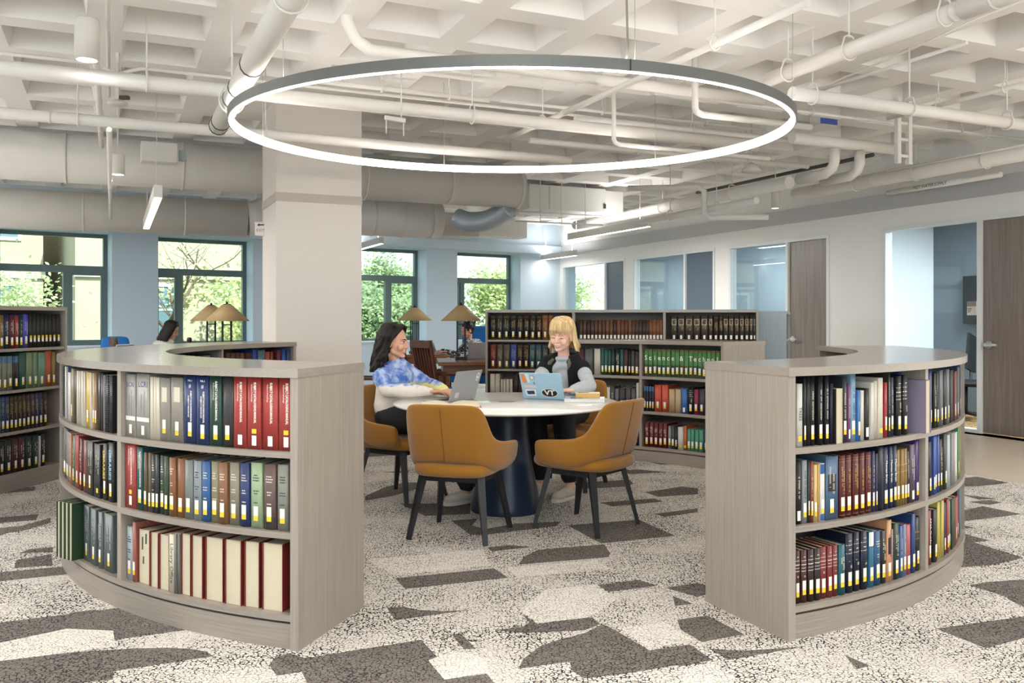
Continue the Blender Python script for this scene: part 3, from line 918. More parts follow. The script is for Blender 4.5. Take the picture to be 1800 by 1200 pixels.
  (1.0143, 0.0997, 0.26, '1c1c1e', 'L', ''), (1.0512, 0.0997, 0.25, '4d6c8a', '', ''), (1.0881, 0.0997, 0.24, '8ea37e', 'L', ''),
 ],
 'F1T': [
  (2.8838, 0.0658, 0.25, '3a3f3a', 'L', ''), (2.8532, 0.0625, 0.24, '4a2b2b', 'L', ''), (2.8195, 0.0795, 0.24, '585a55', 'L', ''),
  (2.7843, 0.0595, 0.24, 'c9c2b2', '', ''), (2.7618, 0.0292, 0.235, '2b5a52', 'L', ''), (2.7467, 0.0292, 0.235, '2b5a52', 'L', ''),
  (2.7324, 0.0259, 0.23, '2b5a52', 'L', ''), (2.7173, 0.0327, 0.24, '1d3833', 'L', ''), (2.6984, 0.0429, 0.245, '1c2824', 'Lv', ''),
  (2.6803, 0.0294, 0.24, '2b5a52', 'L', ''), (2.6628, 0.0397, 0.235, '46272f', 'L', ''), (2.6469, 0.0227, 0.23, '1c1c1c', 'L', ''),
  (2.6324, 0.033, 0.225, '464543', 'L', ''), (2.6149, 0.0365, 0.22, '463631', 'L', ''),
 ],
 'F1M': [
  (2.7865, 0.0325, 0.2, 'cfc9bd', '', ''), (2.7708, 0.0292, 0.2, 'cfc9bd', '', ''), (2.755, 0.0326, 0.2, 'cfc9bd', '', ''),
  (2.7381, 0.0343, 0.2, 'd5d0c6', '', ''), (2.7196, 0.0361, 0.21, '464646', 'v', ''), (2.7011, 0.0378, 0.19, '646462', '', ''),
  (2.6784, 0.0549, 0.2, '383839', 'L', ''), (2.653, 0.05, 0.205, '434446', 'L', ''), (2.6301, 0.0433, 0.2, '505152', 'L', ''),
  (2.6122, 0.0245, 0.25, 'd2cec4', '', ''),
 ],
 'F1B': [
  (2.6969, 0.0294, 0.23, '2b2d38', 'L', ''), (2.6818, 0.0294, 0.23, '3a2626', 'L', ''), (2.6666, 0.0295, 0.23, '2b2d38', 'L', ''),
  (2.6514, 0.0295, 0.23, 'c9c4ba', 'L', ''), (2.637, 0.0261, 0.23, '22272f', 'L', ''), (2.6187, 0.0467, 0.23, '2a3040', 'L', ''),
 ],
 'F2T': [
  (2.5758, 0.0405, 0.245, '4c8443', 'Le', 'S'), (2.5564, 0.0406, 0.245, '4c8443', 'Le', 'c'), (2.537, 0.0407, 0.245, '4c8443', 'Le', 'i'),
  (2.5176, 0.0408, 0.245, '4c8443', 'Le', 'e'), (2.498, 0.041, 0.245, '4c8443', 'Le', 'n'), (2.4785, 0.0411, 0.245, '4c8443', 'Le', 'c'),
  (2.4588, 0.0413, 0.245, '4c8443', 'Le', 'e'), (2.4391, 0.0414, 0.245, '4c8443', 'Le', ''), (2.4193, 0.0416, 0.245, '4c8443', 'Le', '&'),
  (2.3994, 0.0418, 0.245, '4c8443', 'Le', ''), (2.3794, 0.042, 0.245, '4c8443', 'Le', 'T'), (2.3593, 0.0422, 0.245, '4c8443', 'Le', 'e'),
  (2.3392, 0.0424, 0.245, '4c8443', 'Le', 'c'), (2.3189, 0.0426, 0.245, '4c8443', 'Le', 'h'), (2.2985, 0.0428, 0.245, '4c8443', 'Le', 'n'),
  (2.278, 0.0431, 0.245, '4c8443', 'Le', 'o'), (2.2574, 0.0434, 0.245, '4c8443', 'Le', 'l'),
 ],
 'F2M': [
  (2.5801, 0.0212, 0.225, '1e2030', 'Lt', ''), (2.5686, 0.0212, 0.225, '1e2030', 'Lt', ''), (2.5571, 0.0212, 0.225, '1e2030', 'Lt', ''),
  (2.5455, 0.0213, 0.225, '1e2030', 'Lt', ''), (2.5243, 0.0647, 0.24, 'cf5036', 'L', ''), (2.4937, 0.0633, 0.24, 'cf5036', 'L', ''),
  (2.4637, 0.0584, 0.21, 'c4a473', 'D', ''), (2.4363, 0.0552, 0.21, 'bfab85', 'D', ''), (2.4084, 0.0573, 0.22, '346bad', 'W', ''),
  (2.3803, 0.0559, 0.235, '1a191e', 'LV', ''), (2.3548, 0.0454, 0.22, '862143', 'L', ''), (2.3295, 0.0548, 0.22, '3c3c50', 'L', ''),
  (2.3029, 0.0515, 0.22, '44506a', 'L', ''), (2.2736, 0.0666, 0.21, '5a3a30', 'L', ''),
 ],
 'F2B': [
  (2.5728, 0.0401, 0.22, '6a1b29', 'Lv', ''), (2.5528, 0.0403, 0.22, '6a1b29', 'Lv', ''), (2.5328, 0.0404, 0.22, '6a1b29', 'Lv', ''),
  (2.5127, 0.0405, 0.22, '6a1b29', 'Lv', ''), (2.4925, 0.0407, 0.22, '6a1b29', 'Lv', ''), (2.4735, 0.0285, 0.2, '88888b', 'L', ''),
  (2.4583, 0.0304, 0.2, '45464b', 'L', ''), (2.4442, 0.0234, 0.195, '1f2127', 'L', ''), (2.4249, 0.0536, 0.2, 'd6d2ca', 'Y', ''),
  (2.404, 0.0307, 0.215, 'c8622d', 'Y', ''), (2.387, 0.0326, 0.19, '49957a', 'L', ''), (2.3707, 0.031, 0.19, '49957a', 'L', ''),
  (2.3532, 0.0383, 0.19, '49957a', 'L', ''), (2.3327, 0.0403, 0.19, '49957a', 'L', ''), (2.3102, 0.0478, 0.2, '3a4a6a', 'L', ''),
 ],
 'T1D': [
  (0.0793, 0.0661, 0.262, '24211d', 'Lg', ''), (0.1503, 0.0659, 0.262, '2d2e2a', 'Lg', ''), (0.224, 0.0715, 0.262, '242622', 'Lg', ''),
  (0.2975, 0.0656, 0.262, '20242a', 'Lg', ''), (0.3699, 0.0692, 0.262, '1d1d1a', 'Lg', ''), (0.4403, 0.0614, 0.262, '221d1b', 'Lg', ''),
  (0.5085, 0.0651, 0.262, '30211c', 'Lg', ''), (0.5747, 0.0574, 0.262, '2e211d', 'Lg', ''), (0.6398, 0.0629, 0.262, '7a4824', 'Lg', ''),
  (0.702, 0.0515, 0.262, '784826', 'Lg', ''), (0.7631, 0.0608, 0.262, '24465a', 'Lg', ''), (0.824, 0.0513, 0.262, '2a3f50', 'Lg', ''),
  (0.8764, 0.0437, 0.262, '582626', 'Lg', ''), (0.9204, 0.0343, 0.262, '562222', 'Lg', ''),
 ],
 'T1C': [
  (0.0793, 0.0661, 0.262, '782023', 'Lg', ''), (0.1532, 0.0678, 0.262, '504e46', 'Lg', ''), (0.2278, 0.0676, 0.262, '504e46', 'Lg', ''),
  (0.3014, 0.0656, 0.262, '344c96', 'Lg', ''), (0.3709, 0.0597, 0.262, '392320', 'Lg', ''), (0.4374, 0.0633, 0.262, '37221e', 'Lg', ''),
  (0.5038, 0.0594, 0.262, '2f5662', 'Lg', ''), (0.5709, 0.0612, 0.262, '315864', 'Lg', ''), (0.6398, 0.0629, 0.262, '2a3c4a', 'Lg', ''),
  (0.7076, 0.059, 0.262, '382826', 'Lg', ''),
 ],
 'T1B': [
  (0.0735, 0.0507, 0.255, 'cfc7b8', 'p', ''), (0.1283, 0.0487, 0.255, 'cbc3b2', 'p', ''), (0.1743, 0.0256, 0.2, 'c9bfae', 'p', ''),
  (0.2049, 0.0256, 0.2, 'd0c6b6', 'p', ''), (0.2393, 0.0332, 0.2, 'c9bfae', 'p', ''), (0.2756, 0.0293, 0.2, 'cfc5b4', 'p', ''),
  (0.3242, 0.0541, 0.25, '38271f', 'W', ''), (0.3766, 0.0407, 0.24, '463024', 'W', ''), (0.4241, 0.0406, 0.2, 'd0c8b8', 'p', ''),
  (0.4706, 0.0424, 0.22, '3a2a24', 'W', ''),
 ],
 'T2D': [
  (1.0222, 0.0366, 0.212, '4a2f22', 'W', ''), (1.0618, 0.0365, 0.212, '54362a', 'W', ''), (1.1014, 0.0365, 0.212, '3f2b22', 'W', ''),
  (1.1409, 0.0364, 0.212, '4b3527', 'W', ''), (1.1803, 0.0364, 0.212, '5a3a26', 'W', ''), (1.2197, 0.0363, 0.212, '66402a', 'W', ''),
  (1.2591, 0.0363, 0.212, '5c3826', 'W', ''), (1.2984, 0.0362, 0.212, '6b4429', 'W', ''), (1.3376, 0.0362, 0.212, '704829', 'W', ''),
  (1.3768, 0.0361, 0.212, '4a3026', 'W', ''), (1.4159, 0.0361, 0.212, '7a4526', 'W', ''), (1.455, 0.036, 0.212, '6a3f26', 'W', ''),
  (1.494, 0.036, 0.212, '583626', 'W', ''), (1.533, 0.0359, 0.212, '74482a', 'W', ''), (1.5719, 0.0359, 0.212, '5a3a2a', 'W', ''),
  (1.6108, 0.0358, 0.212, '4c3224', 'W', ''), (1.6496, 0.0358, 0.212, '443026', 'W', ''), (1.6883, 0.0357, 0.212, '3a2a24', 'W', ''),
  (1.7271, 0.0357, 0.212, '40302a', 'W', ''), (1.7657, 0.0356, 0.212, '7d4a2a', 'W', ''), (1.8043, 0.0356, 0.212, '84502e', 'W', ''),
  (1.8429, 0.0355, 0.212, '7a4a2c', 'W', ''), (1.8814, 0.0355, 0.212, '8a5230', 'W', ''),
 ],
 'T3D': [
  (1.9855, 0.0618, 0.255, '463d33', 'F', ''), (2.0583, 0.0706, 0.255, '4a4036', 'F', ''), (2.1372, 0.074, 0.255, '4a4036', 'F', ''),
  (2.2158, 0.0702, 0.255, '4a4036', 'F', ''), (2.2925, 0.07, 0.255, '483e34', 'F', ''), (2.3557, 0.0432, 0.255, '40352c', 'F', ''),
  (2.4089, 0.0502, 0.255, '33241f', 'Wg', ''), (2.4594, 0.0377, 0.255, '35251f', 'Wg', ''), (2.5081, 0.05, 0.255, '40362d', 'F', ''),
  (2.5619, 0.0482, 0.255, '463c32', 'F', ''), (2.6165, 0.0481, 0.255, '40362d', 'F', ''), (2.6684, 0.0462, 0.255, '43392f', 'F', ''),
  (2.7185, 0.0444, 0.255, '43392f', 'F', ''), (2.7623, 0.0338, 0.255, '3d342b', 'F', ''), (2.7964, 0.025, 0.255, '43392f', 'F', ''),
 ],
 'LTD': [
  (1.0448, 0.04, 0.25, '3a2a2a', 'Lv', ''), (1.0863, 0.0341, 0.25, '256576', 'Lv', ''), (1.1323, 0.046, 0.25, '785d2c', 'Lv', ''),
  (1.1823, 0.045, 0.25, '1b2850', 'Lv', ''), (1.2348, 0.0475, 0.25, '551b2a', 'Lv', ''), (1.2855, 0.0414, 0.25, '8a2a33', 'Lv', ''),
  (1.33, 0.035, 0.25, '1b3628', 'Lv', ''), (1.3796, 0.0548, 0.258, '4449b0', 'Lv', ''), (1.4298, 0.0361, 0.262, '201f1b', 'Lh', ''),
  (1.4718, 0.0384, 0.262, '201f1b', 'Lh', ''), (1.5152, 0.0388, 0.262, '201f1b', 'Lh', ''), (1.5592, 0.0394, 0.262, '201f1b', 'Lh', ''),
  (1.6018, 0.0361, 0.262, '201f1b', 'Lh', ''), (1.645, 0.0403, 0.262, '201f1b', 'Lh', ''), (1.6906, 0.0409, 0.262, '201f1b', 'Lh', ''),
  (1.7397, 0.0473, 0.262, '201f1b', 'Lh', ''),
 ],
 'LTC': [
  (1.0599, 0.0481, 0.255, '767962', 'Lt', ''), (1.1121, 0.0473, 0.255, '767962', 'Lt', ''), (1.1642, 0.0481, 0.255, '767962', 'Lt', ''),
  (1.2181, 0.0505, 0.255, '767962', 'Lt', ''), (1.2779, 0.06, 0.255, '262626', 'Lt', ''), (1.3466, 0.0647, 0.275, '285644', 'L', ''),
  (1.4202, 0.0661, 0.275, '78855e', 'L', ''), (1.4817, 0.0475, 0.275, '688566', 'L', ''), (1.5483, 0.0723, 0.27, '6a8b73', 'L', ''),
  (1.6244, 0.0701, 0.278, 'b04f26', 'L', ''), (1.6858, 0.0389, 0.27, '8a6a30', 'L', ''),
 ],
 'LTB': [
  (1.0671, 0.0339, 0.268, '2a753a', 'Lg', ''), (1.1056, 0.0343, 0.268, '2a753a', 'Lg', ''), (1.1462, 0.038, 0.268, '1e3c6a', 'Lg', ''),
  (1.1889, 0.0385, 0.268, '1a2b5a', 'Lg', ''), (1.2314, 0.0373, 0.268, '221f19', 'Lg', ''), (1.2736, 0.0378, 0.268, '221f19', 'Lg', ''),
  (1.3162, 0.0383, 0.268, '221f19', 'Lg', ''), (1.3595, 0.0388, 0.268, '221f19', 'Lg', ''), (1.4042, 0.0411, 0.268, '301d26', 'Lg', ''),
  (1.4503, 0.0417, 0.268, '361f28', 'Lg', ''), (1.4953, 0.0386, 0.268, '192b54', 'Lg', ''), (1.5408, 0.0428, 0.268, '172851', 'Lg', ''),
  (1.5888, 0.0434, 0.268, '281a16', 'Lg', ''),
 ],
 'LTA': [
  (1.0703, 0.0595, 0.252, '1a1b1e', 'Lv', ''), (1.134, 0.0558, 0.252, '1a1b1e', 'Lv', ''), (1.2007, 0.0685, 0.252, '1c1f24', 'Lv', ''),
  (1.2711, 0.0632, 0.252, '46171b', 'Lv', ''), (1.3396, 0.0646, 0.252, '48181c', 'Lv', ''), (1.4122, 0.0677, 0.252, '193025', 'Lv', ''),
  (1.4836, 0.0619, 0.252, '1a3529', 'Lv', ''), (1.5279, 0.0134, 0.24, 'd0cbc0', 'p', ''), (1.5647, 0.0468, 0.252, '1a1b1e', 'Lv', ''),
 ],
 'LIT': [
  (-1.6288, 0.103, 0.26, '2a2c30', '', ''), (-1.6739, 0.0768, 0.25, '60666a', '', ''), (-1.7092, 0.067, 0.255, '3a3f44', '', ''),
  (-1.7418, 0.0644, 0.25, '70787c', '', ''), (-1.7744, 0.0679, 0.26, '34383c', '', ''), (-1.8072, 0.0657, 0.255, '545a60', '', ''),
  (-1.8677, 0.0517, 0.26, '5a3626', '', ''), (-1.8934, 0.0507, 0.255, '62382a', '', ''), (-1.9186, 0.0498, 0.255, '5a3020', '', ''),
  (-1.9434, 0.0489, 0.25, '6a4028', '', ''), (-1.9742, 0.0774, 0.25, '4a2c22', '', ''), (-2.0079, 0.0518, 0.27, '2446a0', '', ''),
  (-2.0419, 0.0792, 0.265, '56707e', '', ''), (-2.0722, 0.0454, 0.25, 'a04a2c', '', ''), (-2.0919, 0.0311, 0.25, '7a3a28', '', ''),
  (-2.1276, 0.0443, 0.26, '6a2a26', '', ''), (-2.1518, 0.0438, 0.268, '2a4a8a', '', ''), (-2.1747, 0.039, 0.265, '30507c', '', ''),
 ],
}
# ------------------------------------------------------------------ books
BM = {}
def soften(h):
    c = hexc(h)
    g = .3 * c[0] + .55 * c[1] + .15 * c[2]
    return tuple(.84 * (x * .9 + g * .1) for x in c[:3]) + (1.0,)
def book_mat(h):
    if h not in BM:
        BM[h] = plain('cover_' + h, soften(h), rough=.48, noise=.08, scale=60, spec=.4)
    return BM[h]
PAGES = grain('book_pages', '#bdb194', '#cfc5ac', (900, 8, 8), rough=.8)
LBLW = plain('label_white', '#e4e0d6', rough=.6, noise=.02)
LBLY = plain('label_yellow', '#e3bf2a', rough=.5, noise=.03)
GOLD = plain('foil_gold', '#b0904e', rough=.4, metal=.3, noise=.05)
CREAM = plain('lettering_cream', '#cfc8b4', rough=.6, noise=.03)
INKD = plain('lettering_dark', '#2c2c30', rough=.6, noise=.03)
INKB = plain('lettering_blue', '#3d4f86', rough=.6, noise=.03)
INKY = plain('lettering_yellow', '#d8c04a', rough=.6, noise=.03)
INKL = plain('lettering_sky', '#9cc4da', rough=.6, noise=.03)
BLACKB = plain('band_black', '#161617', rough=.5)
WIRE = plain('spiral_wire', '#24242a', rough=.35, metal=.4)

NAMED = [('black', '1c1c1e'), ('dark grey', '3c3e40'), ('grey', '868686'), ('pale grey', 'a8aaa8'), ('white', 'd8d4cc'), ('cream', 'd0c4aa'),
         ('navy', '1a2748'), ('blue', '2f569c'), ('steel blue', '4d6c8a'), ('light blue', '82a6c0'), ('teal', '1e5a5c'), ('dark green', '24402c'),
         ('green', '3a7a4c'), ('sage green', '8ea37e'), ('olive', '6c6e50'), ('yellow', 'c9b040'), ('orange', 'c0602e'), ('peach', 'd09a6a'),
         ('red', 'a4322c'), ('maroon', '5c1c1c'), ('pink', 'b47e82'), ('purple', '4a2f6c'), ('plum', '7a4670'), ('brown', '5e3c28'), ('dark brown', '38271f'),
         ('tan', '8a6040'), ('taupe', '8e887a'), ('violet-grey', '5a4c5c'), ('lavender', '85798f')]
def colour_name(h):
    h = h.lstrip('#')
    c = [int(h[i:i + 2], 16) for i in (0, 2, 4)]
    best = None
    for n, k in NAMED:
        q = [int(k[i:i + 2], 16) for i in (0, 2, 4)]
        d = sum((a - b) ** 2 for a, b in zip(c, q))
        if best is None or d < best[0]:
            best = (d, n)
    return best[1]

def is_dark(h):
    h = h.lstrip('#')
    return sum(int(h[i:i + 2], 16) for i in (0, 2, 4)) < 380

brnd = random.Random(5)

def make_book(name, w, h, depth, col, fl, title):
    """spine at y = 0 facing -y, standing on z = 0, centred on x"""
    thin = 'p' in fl or 'k' in fl
    fore = 'f' in fl
    bul = 0.0 if (thin or fore or w > .07) else min(.006, w * .14)
    if title in ('SCM', 'LCRI', 'VOL. I', 'VOL. II'):
        bul = 0.0
    cov = book_mat(col)
    N = 5
    xs = [-w / 2 + w * i / N for i in range(N + 1)]
    fy = lambda x: bul * (2 * x / w) ** 2
    t = 0.0008 if thin else min(.003, w * .12)
    outer = [(x, fy(x)) for x in xs] + [(w / 2, depth), (-w / 2, depth)]
    inner = [(x * (w - 2 * t) / w, fy(x) + t + .002) for x in xs] + [(w / 2 - t, depth), (-w / 2 + t, depth)]
    dz = .0 if thin else .004
    n = len(outer)
    vs = [(x, y, 0) for x, y in outer] + [(x, y, h) for x, y in outer] + [(x, y, h) for x, y in inner] + [(x, y, h - dz) for x, y in inner]
    fs = [tuple(range(n - 1, -1, -1))]; mi = [0]; sm = [False]
    for i in range(n):
        j = (i + 1) % n
        fs.append((i, j, n + j, n + i)); mi.append(1 if i == N + 1 else 0); sm.append(i < N)
        fs.append((n + i, n + j, 2 * n + j, 2 * n + i)); mi.append(0 if i != N + 1 else 1); sm.append(False)
        fs.append((2 * n + i, 2 * n + j, 3 * n + j, 3 * n + i)); mi.append(0 if i != N + 1 else 1); sm.append(False)
    fs.append(tuple(range(3 * n, 4 * n))); mi.append(1); sm.append(False)
    if fore:
        # boards stand proud of the page block on the side that faces out
        M0 = Matrix.Rotation(pi, 4, 'Z') @ Matrix.Translation((0, -depth, 0))
        mb = MB(); mb.M = M0
        mb.add(vs, fs, mi, sm)
        mb.M = Matrix.Identity(4)
        for s in (-1, 1):
            x0, x1 = sorted((s * w / 2, s * (w / 2 - t)))
            mb.box(x0, x1, -.006, .001, 0, h, 0)
    else:
        mb = MB(); mb.add(vs, fs, mi, sm)
    root = mb.build(name, [cov, PAGES], fix=True)
    e = .0006
    def strip(B, x0, x1, z0, z1, m=0, off=e):
        k = 3
        pv = []
        for i in range(k + 1):
            x = x0 + (x1 - x0) * i / k
            pv += [(x, fy(x) - off, z0), (x, fy(x) - off, z1)]
        B.add(pv, [(2 * i, 2 * i + 2, 2 * i + 3, 2 * i + 1) for i in range(k)], m)
    full = w * .485
    # call number label
    if not fore:
        lw = min(.011, w * .32)
        B = MB()
        if 'L' in fl:
            if 'h' in fl:
                strip(B, -lw, lw, .045, .075, 0); strip(B, -lw, lw, .075, .095, 1)
            else:
                z = brnd.uniform(.024, .034)
                strip(B, -lw, lw, z + .02, z + .058, 0); strip(B, -lw, lw, z, z + .02, 1)
        elif 'W' in fl or 'F' in fl:
            strip(B, -lw, lw, .014, .054, 0)
            if title == 'LCRI':
                strip(B, -full, full, .072, .09, 0)
        elif 'U' in fl:
            strip(B, -lw, lw, .014, .054, 0); strip(B, -lw, lw, .062, .08, 1)
        elif 'Y' in fl:
            strip(B, -lw, lw, .022, .044, 1)
        if B.v:
            B.build('call_number_label', [LBLW, LBLY], root, label='white and yellow call number label')
    # bands and patches
    e2 = .0004
    bmats = [CREAM if 'V' in fl else GOLD, BLACKB, book_mat('#3f6f9a'), LBLW, book_mat('#22558f'), CREAM, book_mat('#8a2a2a'), book_mat('#b0622e')]
    def band(x0, x1, z0, z1, m, off):
        b_ = MB(); strip(b_, x0, x1, z0, z1, 0, off)
        b_.build('spine_band', bmats[m], root)
    if 'b' in fl:
        for z in ((.72, .735), (.60, .61)):
            band(-full, full, h * z[0], h * z[1], 0, e2)
    if 'V' in fl and not title:
        band(-full, full, h * .80, h * .808, 0, e2); band(-full, full, h * .66, h * .668, 0, e2)
    if 'D' in fl and 's' in fl:
        band(-full, full, .005, .05, 1, e2)
    if 'q' in fl:
        band(-w * .33, w * .33, h * .45, h * .72, 1, e2)
    if 't' in fl:
        band(-full, full, h * .80, h * .99, 1 if not is_dark(col) else 2, e2)
    if 'T' in fl:
        band(-full, full, h * .74, h * .99, 3, e2)
    if 'B' in fl:
        band(-full, full, h * .82, h * .99, 4, e2); band(-full, full, .004, .03, 4, e2)
    if 'c' in fl:
        band(-w * .26, w * .26, h * .62, h * .85, 5, e2)
    if 'e' in fl:
        band(-full, full, .004, h * .42, 1, e2); band(-full, full, h * .93, h * .98, 6, e2)
        band(-full, full, h * .28, h * .4, 7 if 7 <= brnd.randint(0, 14) else 4, e2)
    if 'F' in fl:
        for s in (-1, 1):
            band(s * w * .33 - w * .03, s * w * .33 + w * .03, h * .62, h * .86, 5, e2)
        band(-w * .36, w * .36, h * .62, h * .635, 5, e2); band(-w * .36, w * .36, h * .845, h * .86, 5, e2)
        band(-w * .14, w * .14, h * .68, h * .74, 1, e2)
    if 'g' in fl and 'F' not in fl:
        band(-full, full, h * .90, h * .905, 0, e2); band(-full, full, h * .94, h * .945, 0, e2); band(-full, full, .012, .0135, 0, e2)
    # lettering
    B = MB()
    ink = CREAM if is_dark(col) else INKD
    if 'g' in fl or 'F' in fl:
        ink = GOLD
    def vtext(body, size, zc, xo=0, bold=0.0, most=9.0):
        v, f = text_mesh(body, size, bold=bold)
        span = max(p[0] for p in v) - min(p[0] for p in v)
        if span > most:
            v = [(p[0] * most / span, p[1], 0) for p in v]
        # each word is lettering of its own
        order_ = sorted(f, key=lambda q: min(v[i][0] for i in q))
        words_, end = [], None
        for q in order_:
            a_ = min(v[i][0] for i in q); z_ = max(v[i][0] for i in q)
            if end is None or a_ - end > size * .11:
                words_.append([]); end = z_
            words_[-1].append(q); end = max(end, z_)
        for fs_ in words_:
            b_ = MB()
            for q in fs_:
                b_.add([(v[i][1] + xo, -e - (bul and .0002), zc - v[i][0]) for i in q], [tuple(range(len(q)))])
            b_.build('spine_lettering', ink, root)
    def htext(body, size, zc, bold=0.0):
        v, f = text_mesh(body, size, bold=bold)
        b_ = MB(); b_.add([(x, -e, zc + y) for x, y, _ in v], f)
        b_.build('spine_lettering', ink, root)
    if title == 'SCM':
        ink = LBLW
        vtext('SUBJECT CATALOGING MANUAL', .0155 if w > .055 else .0125, h * .645, w * .06, .0006, h * .57)
        vtext('Subject Headings', .0105, h * .78, -w * .17, 0, h * .28)
    elif title == 'LCRI':
        ink = INKB
        htext('LCRI', w * .36, h * .83)
        vtext('Library of Congress Rule', .0125, h * .54, w * .12, 0, h * .4); vtext('Interpretations', .0125, h * .54, -w * .12, 0, h * .3)
    elif title.startswith('VOL'):
        ink = LBLW
        htext(title, .0095, h * .93, .0004)
        htext('#', .024, h * .85)
        vtext('SUBJECT CATALOGING MANUAL', .0125, h * .55, w * .09, .0005, h * .46); vtext('SUBJECT HEADINGS', .0105, h * .55, -w * .12, .0004, h * .32)
    elif title.startswith('LIBRARIES'):
        ink = INKY if title.endswith('y') else INKL
        vtext('LIBRARIES', min(.034, w * .62), h * .62, -w * .05, .0006, h * .5)
    elif title == 'TREES':
        ink = INKD
        vtext('TREES', .021, h * .52)
    elif title == 'Human Brain':
        ink = LBLW
        vtext('Human Brain', .019, h * .60, 0, .0004, h * .45)
        vtext('Atlas of the', .009, h * .80, w * .1)
    elif title == 'ANA Guide':
        ink = LBLW
        vtext('ANA Guide', .026, h * .62, 0, .0004, h * .5)
    elif title == 'Library Office':
        ink = INKD
        vtext('Library  Office', .03, h * .5)
    elif 'e' in fl:
        ink = LBLW
        if title:
            htext(title, .060, h * .68, .0008)
    elif 'v' in fl or 'V' in fl or 'g' in fl or 'q' in fl or 'F' in fl:
        z1 = h * (.58 if 'V' in fl else .86)
        z0 = max(.105, h * .36)
        cols = 2 if w > .036 else 1
        for c in range(cols):
            xo = 0 if cols == 1 else (w * .15 if c == 0 else -w * .15)
            hh = min(.0055, w * .16) * (1 if c == 0 else .8)
            z = z1 - brnd.uniform(0, .03)
            while z > z0 + (0 if c == 0 else .03):
                L = brnd.uniform(.003, .0048)
                if brnd.random() < .16:
                    z -= .006
                else:
                    k = brnd.random()
                    B.add([(xo - hh * (.55 if k < .3 else 1), fy(xo) - e, z - L), (xo + hh, fy(xo) - e, z - L), (xo + hh, fy(xo) - e, z - L * .45), (xo - hh * (.55 if k < .3 else 1), fy(xo) - e, z - L * .45)], [(0, 1, 2, 3)])
                    z -= L * 1.25
        if 'V' in fl:
            strip(B, -w * .2, w * .2, h * .72, h * .735); strip(B, -w * .2, w * .2, h * .87, h * .88)
    elif 's' in fl:
        for grp, (za, k) in enumerate(((.80, 3), (.56, 2), (.38, 1))):
            z = h * za
            for i in range(k):
                L = w * brnd.uniform(.12, .3)
                x = -L
                while x < L:
                    q = min(brnd.uniform(.003, .007), L - x + .001)
                    strip(B, x, x + q, z, z + .0045); x += q + .0018
                z -= .0105
            B.build('spine_lettering', ink, root); B = MB()
    elif 'M' in fl:
        pass
    if B.v:
        B.build('spine_lettering', ink, root)
    if 'M' in fl:
        B = MB()
        for x, z0, z1 in ((-.2, .62, .86), (.1, .74, .93), (-.12, .36, .5)):
            B.add([(w * x - .005, -.0008, h * z0), (w * x + .005, -.0008, h * z0), (w * x + .006, -.0008, h * z1), (w * x - .004, -.0008, h * z1)], [(0, 1, 2, 3)])
        B.build('ink_mark', INKD, root)
    if 'k' in fl:
        B = MB()
        z = .012
        while z < h - .01:
            B.tube([(x_, y_, z + z_) for x_, y_, z_ in ((-w * .42, .004, 0), (-w * .42, -.006, .001), (0, -.010, .002), (w * .42, -.006, .003), (w * .42, .004, .004))], .0011, 5, cap=False)
            z += .0095
        B.build('spiral_binding', WIRE, root)
    return root

PLACES = {'L1': ('left curved case, near bay', 'O'), 'L2': ('left curved case, second bay', 'O'), 'R1': ('right curved case, near bay', 'O'), 'R2': ('right curved case, far bay', 'O'),
          'F1': ('far curved case, left bay', 'I'), 'F2': ('far curved case, right bay', 'I'), 'LI': ('inside of left curved case', 'I'),
          'T1': ('tall case, left bay', 'T'), 'T2': ('tall case, middle bay', 'T'), 'T3': ('tall case, right bay', 'T'), 'LT': ('tall case by window', 'LT')}
ROWN = {'T': 'top', 'M': 'middle', 'B': 'bottom', 'A': 'bottom'}
ROWN4 = {'D': 'top', 'C': 'second', 'B': 'third', 'A': 'bottom'}

def bay_limits(zone, mode, pos):
    """clear run of a bay (metres along the spines for straight cases, metres at the backs of the books for curved ones) and its radius"""
    if mode in ('O', 'I'):
        g = radians(.36)
        sect = {'L1': (LEFT_A0 + (LEFT_A1 - LEFT_A0) / 5 + g, LEFT_A0 - PANEL_A), 'L2': (LEFT_A0 + 2 * (LEFT_A1 - LEFT_A0) / 5 + g, LEFT_A0 + (LEFT_A1 - LEFT_A0) / 5 - g),
                'R1': (RIGHT_A0 + PANEL_A, radians(43.6) - g), 'R2': (radians(43.6) + g, radians(64) - g),
                'F1': ((FAR_A0 + FAR_A1) / 2 + g, FAR_A1 - PANEL_A), 'F2': (FAR_A0 + PANEL_A, (FAR_A0 + FAR_A1) / 2 - g)}
        if zone == 'LI':
            step = (LEFT_A1 - LEFT_A0) / 5
            k = int((pos - LEFT_A0) / step)
            lo, hi = LEFT_A0 + (k + 1) * step + g, LEFT_A0 + k * step - g
            if k == 4:
                lo = LEFT_A1 + PANEL_A
        else:
            lo, hi = sect[zone]
        R = (R_OUT - .26) if mode == 'O' else (R_IN + .03)
        return lo * R + .0015, hi * R - .0015, R
    L = (TALL if mode == 'T' else LTALL)[1]
    n = 3 if mode == 'T' else 2
    k = min(n - 1, max(0, int(pos / (L / n))))
    return (L * k / n + .0155) if k else .0235, (L * (k + 1) / n - .0155) if k < n - 1 else L - .0235, 1.0

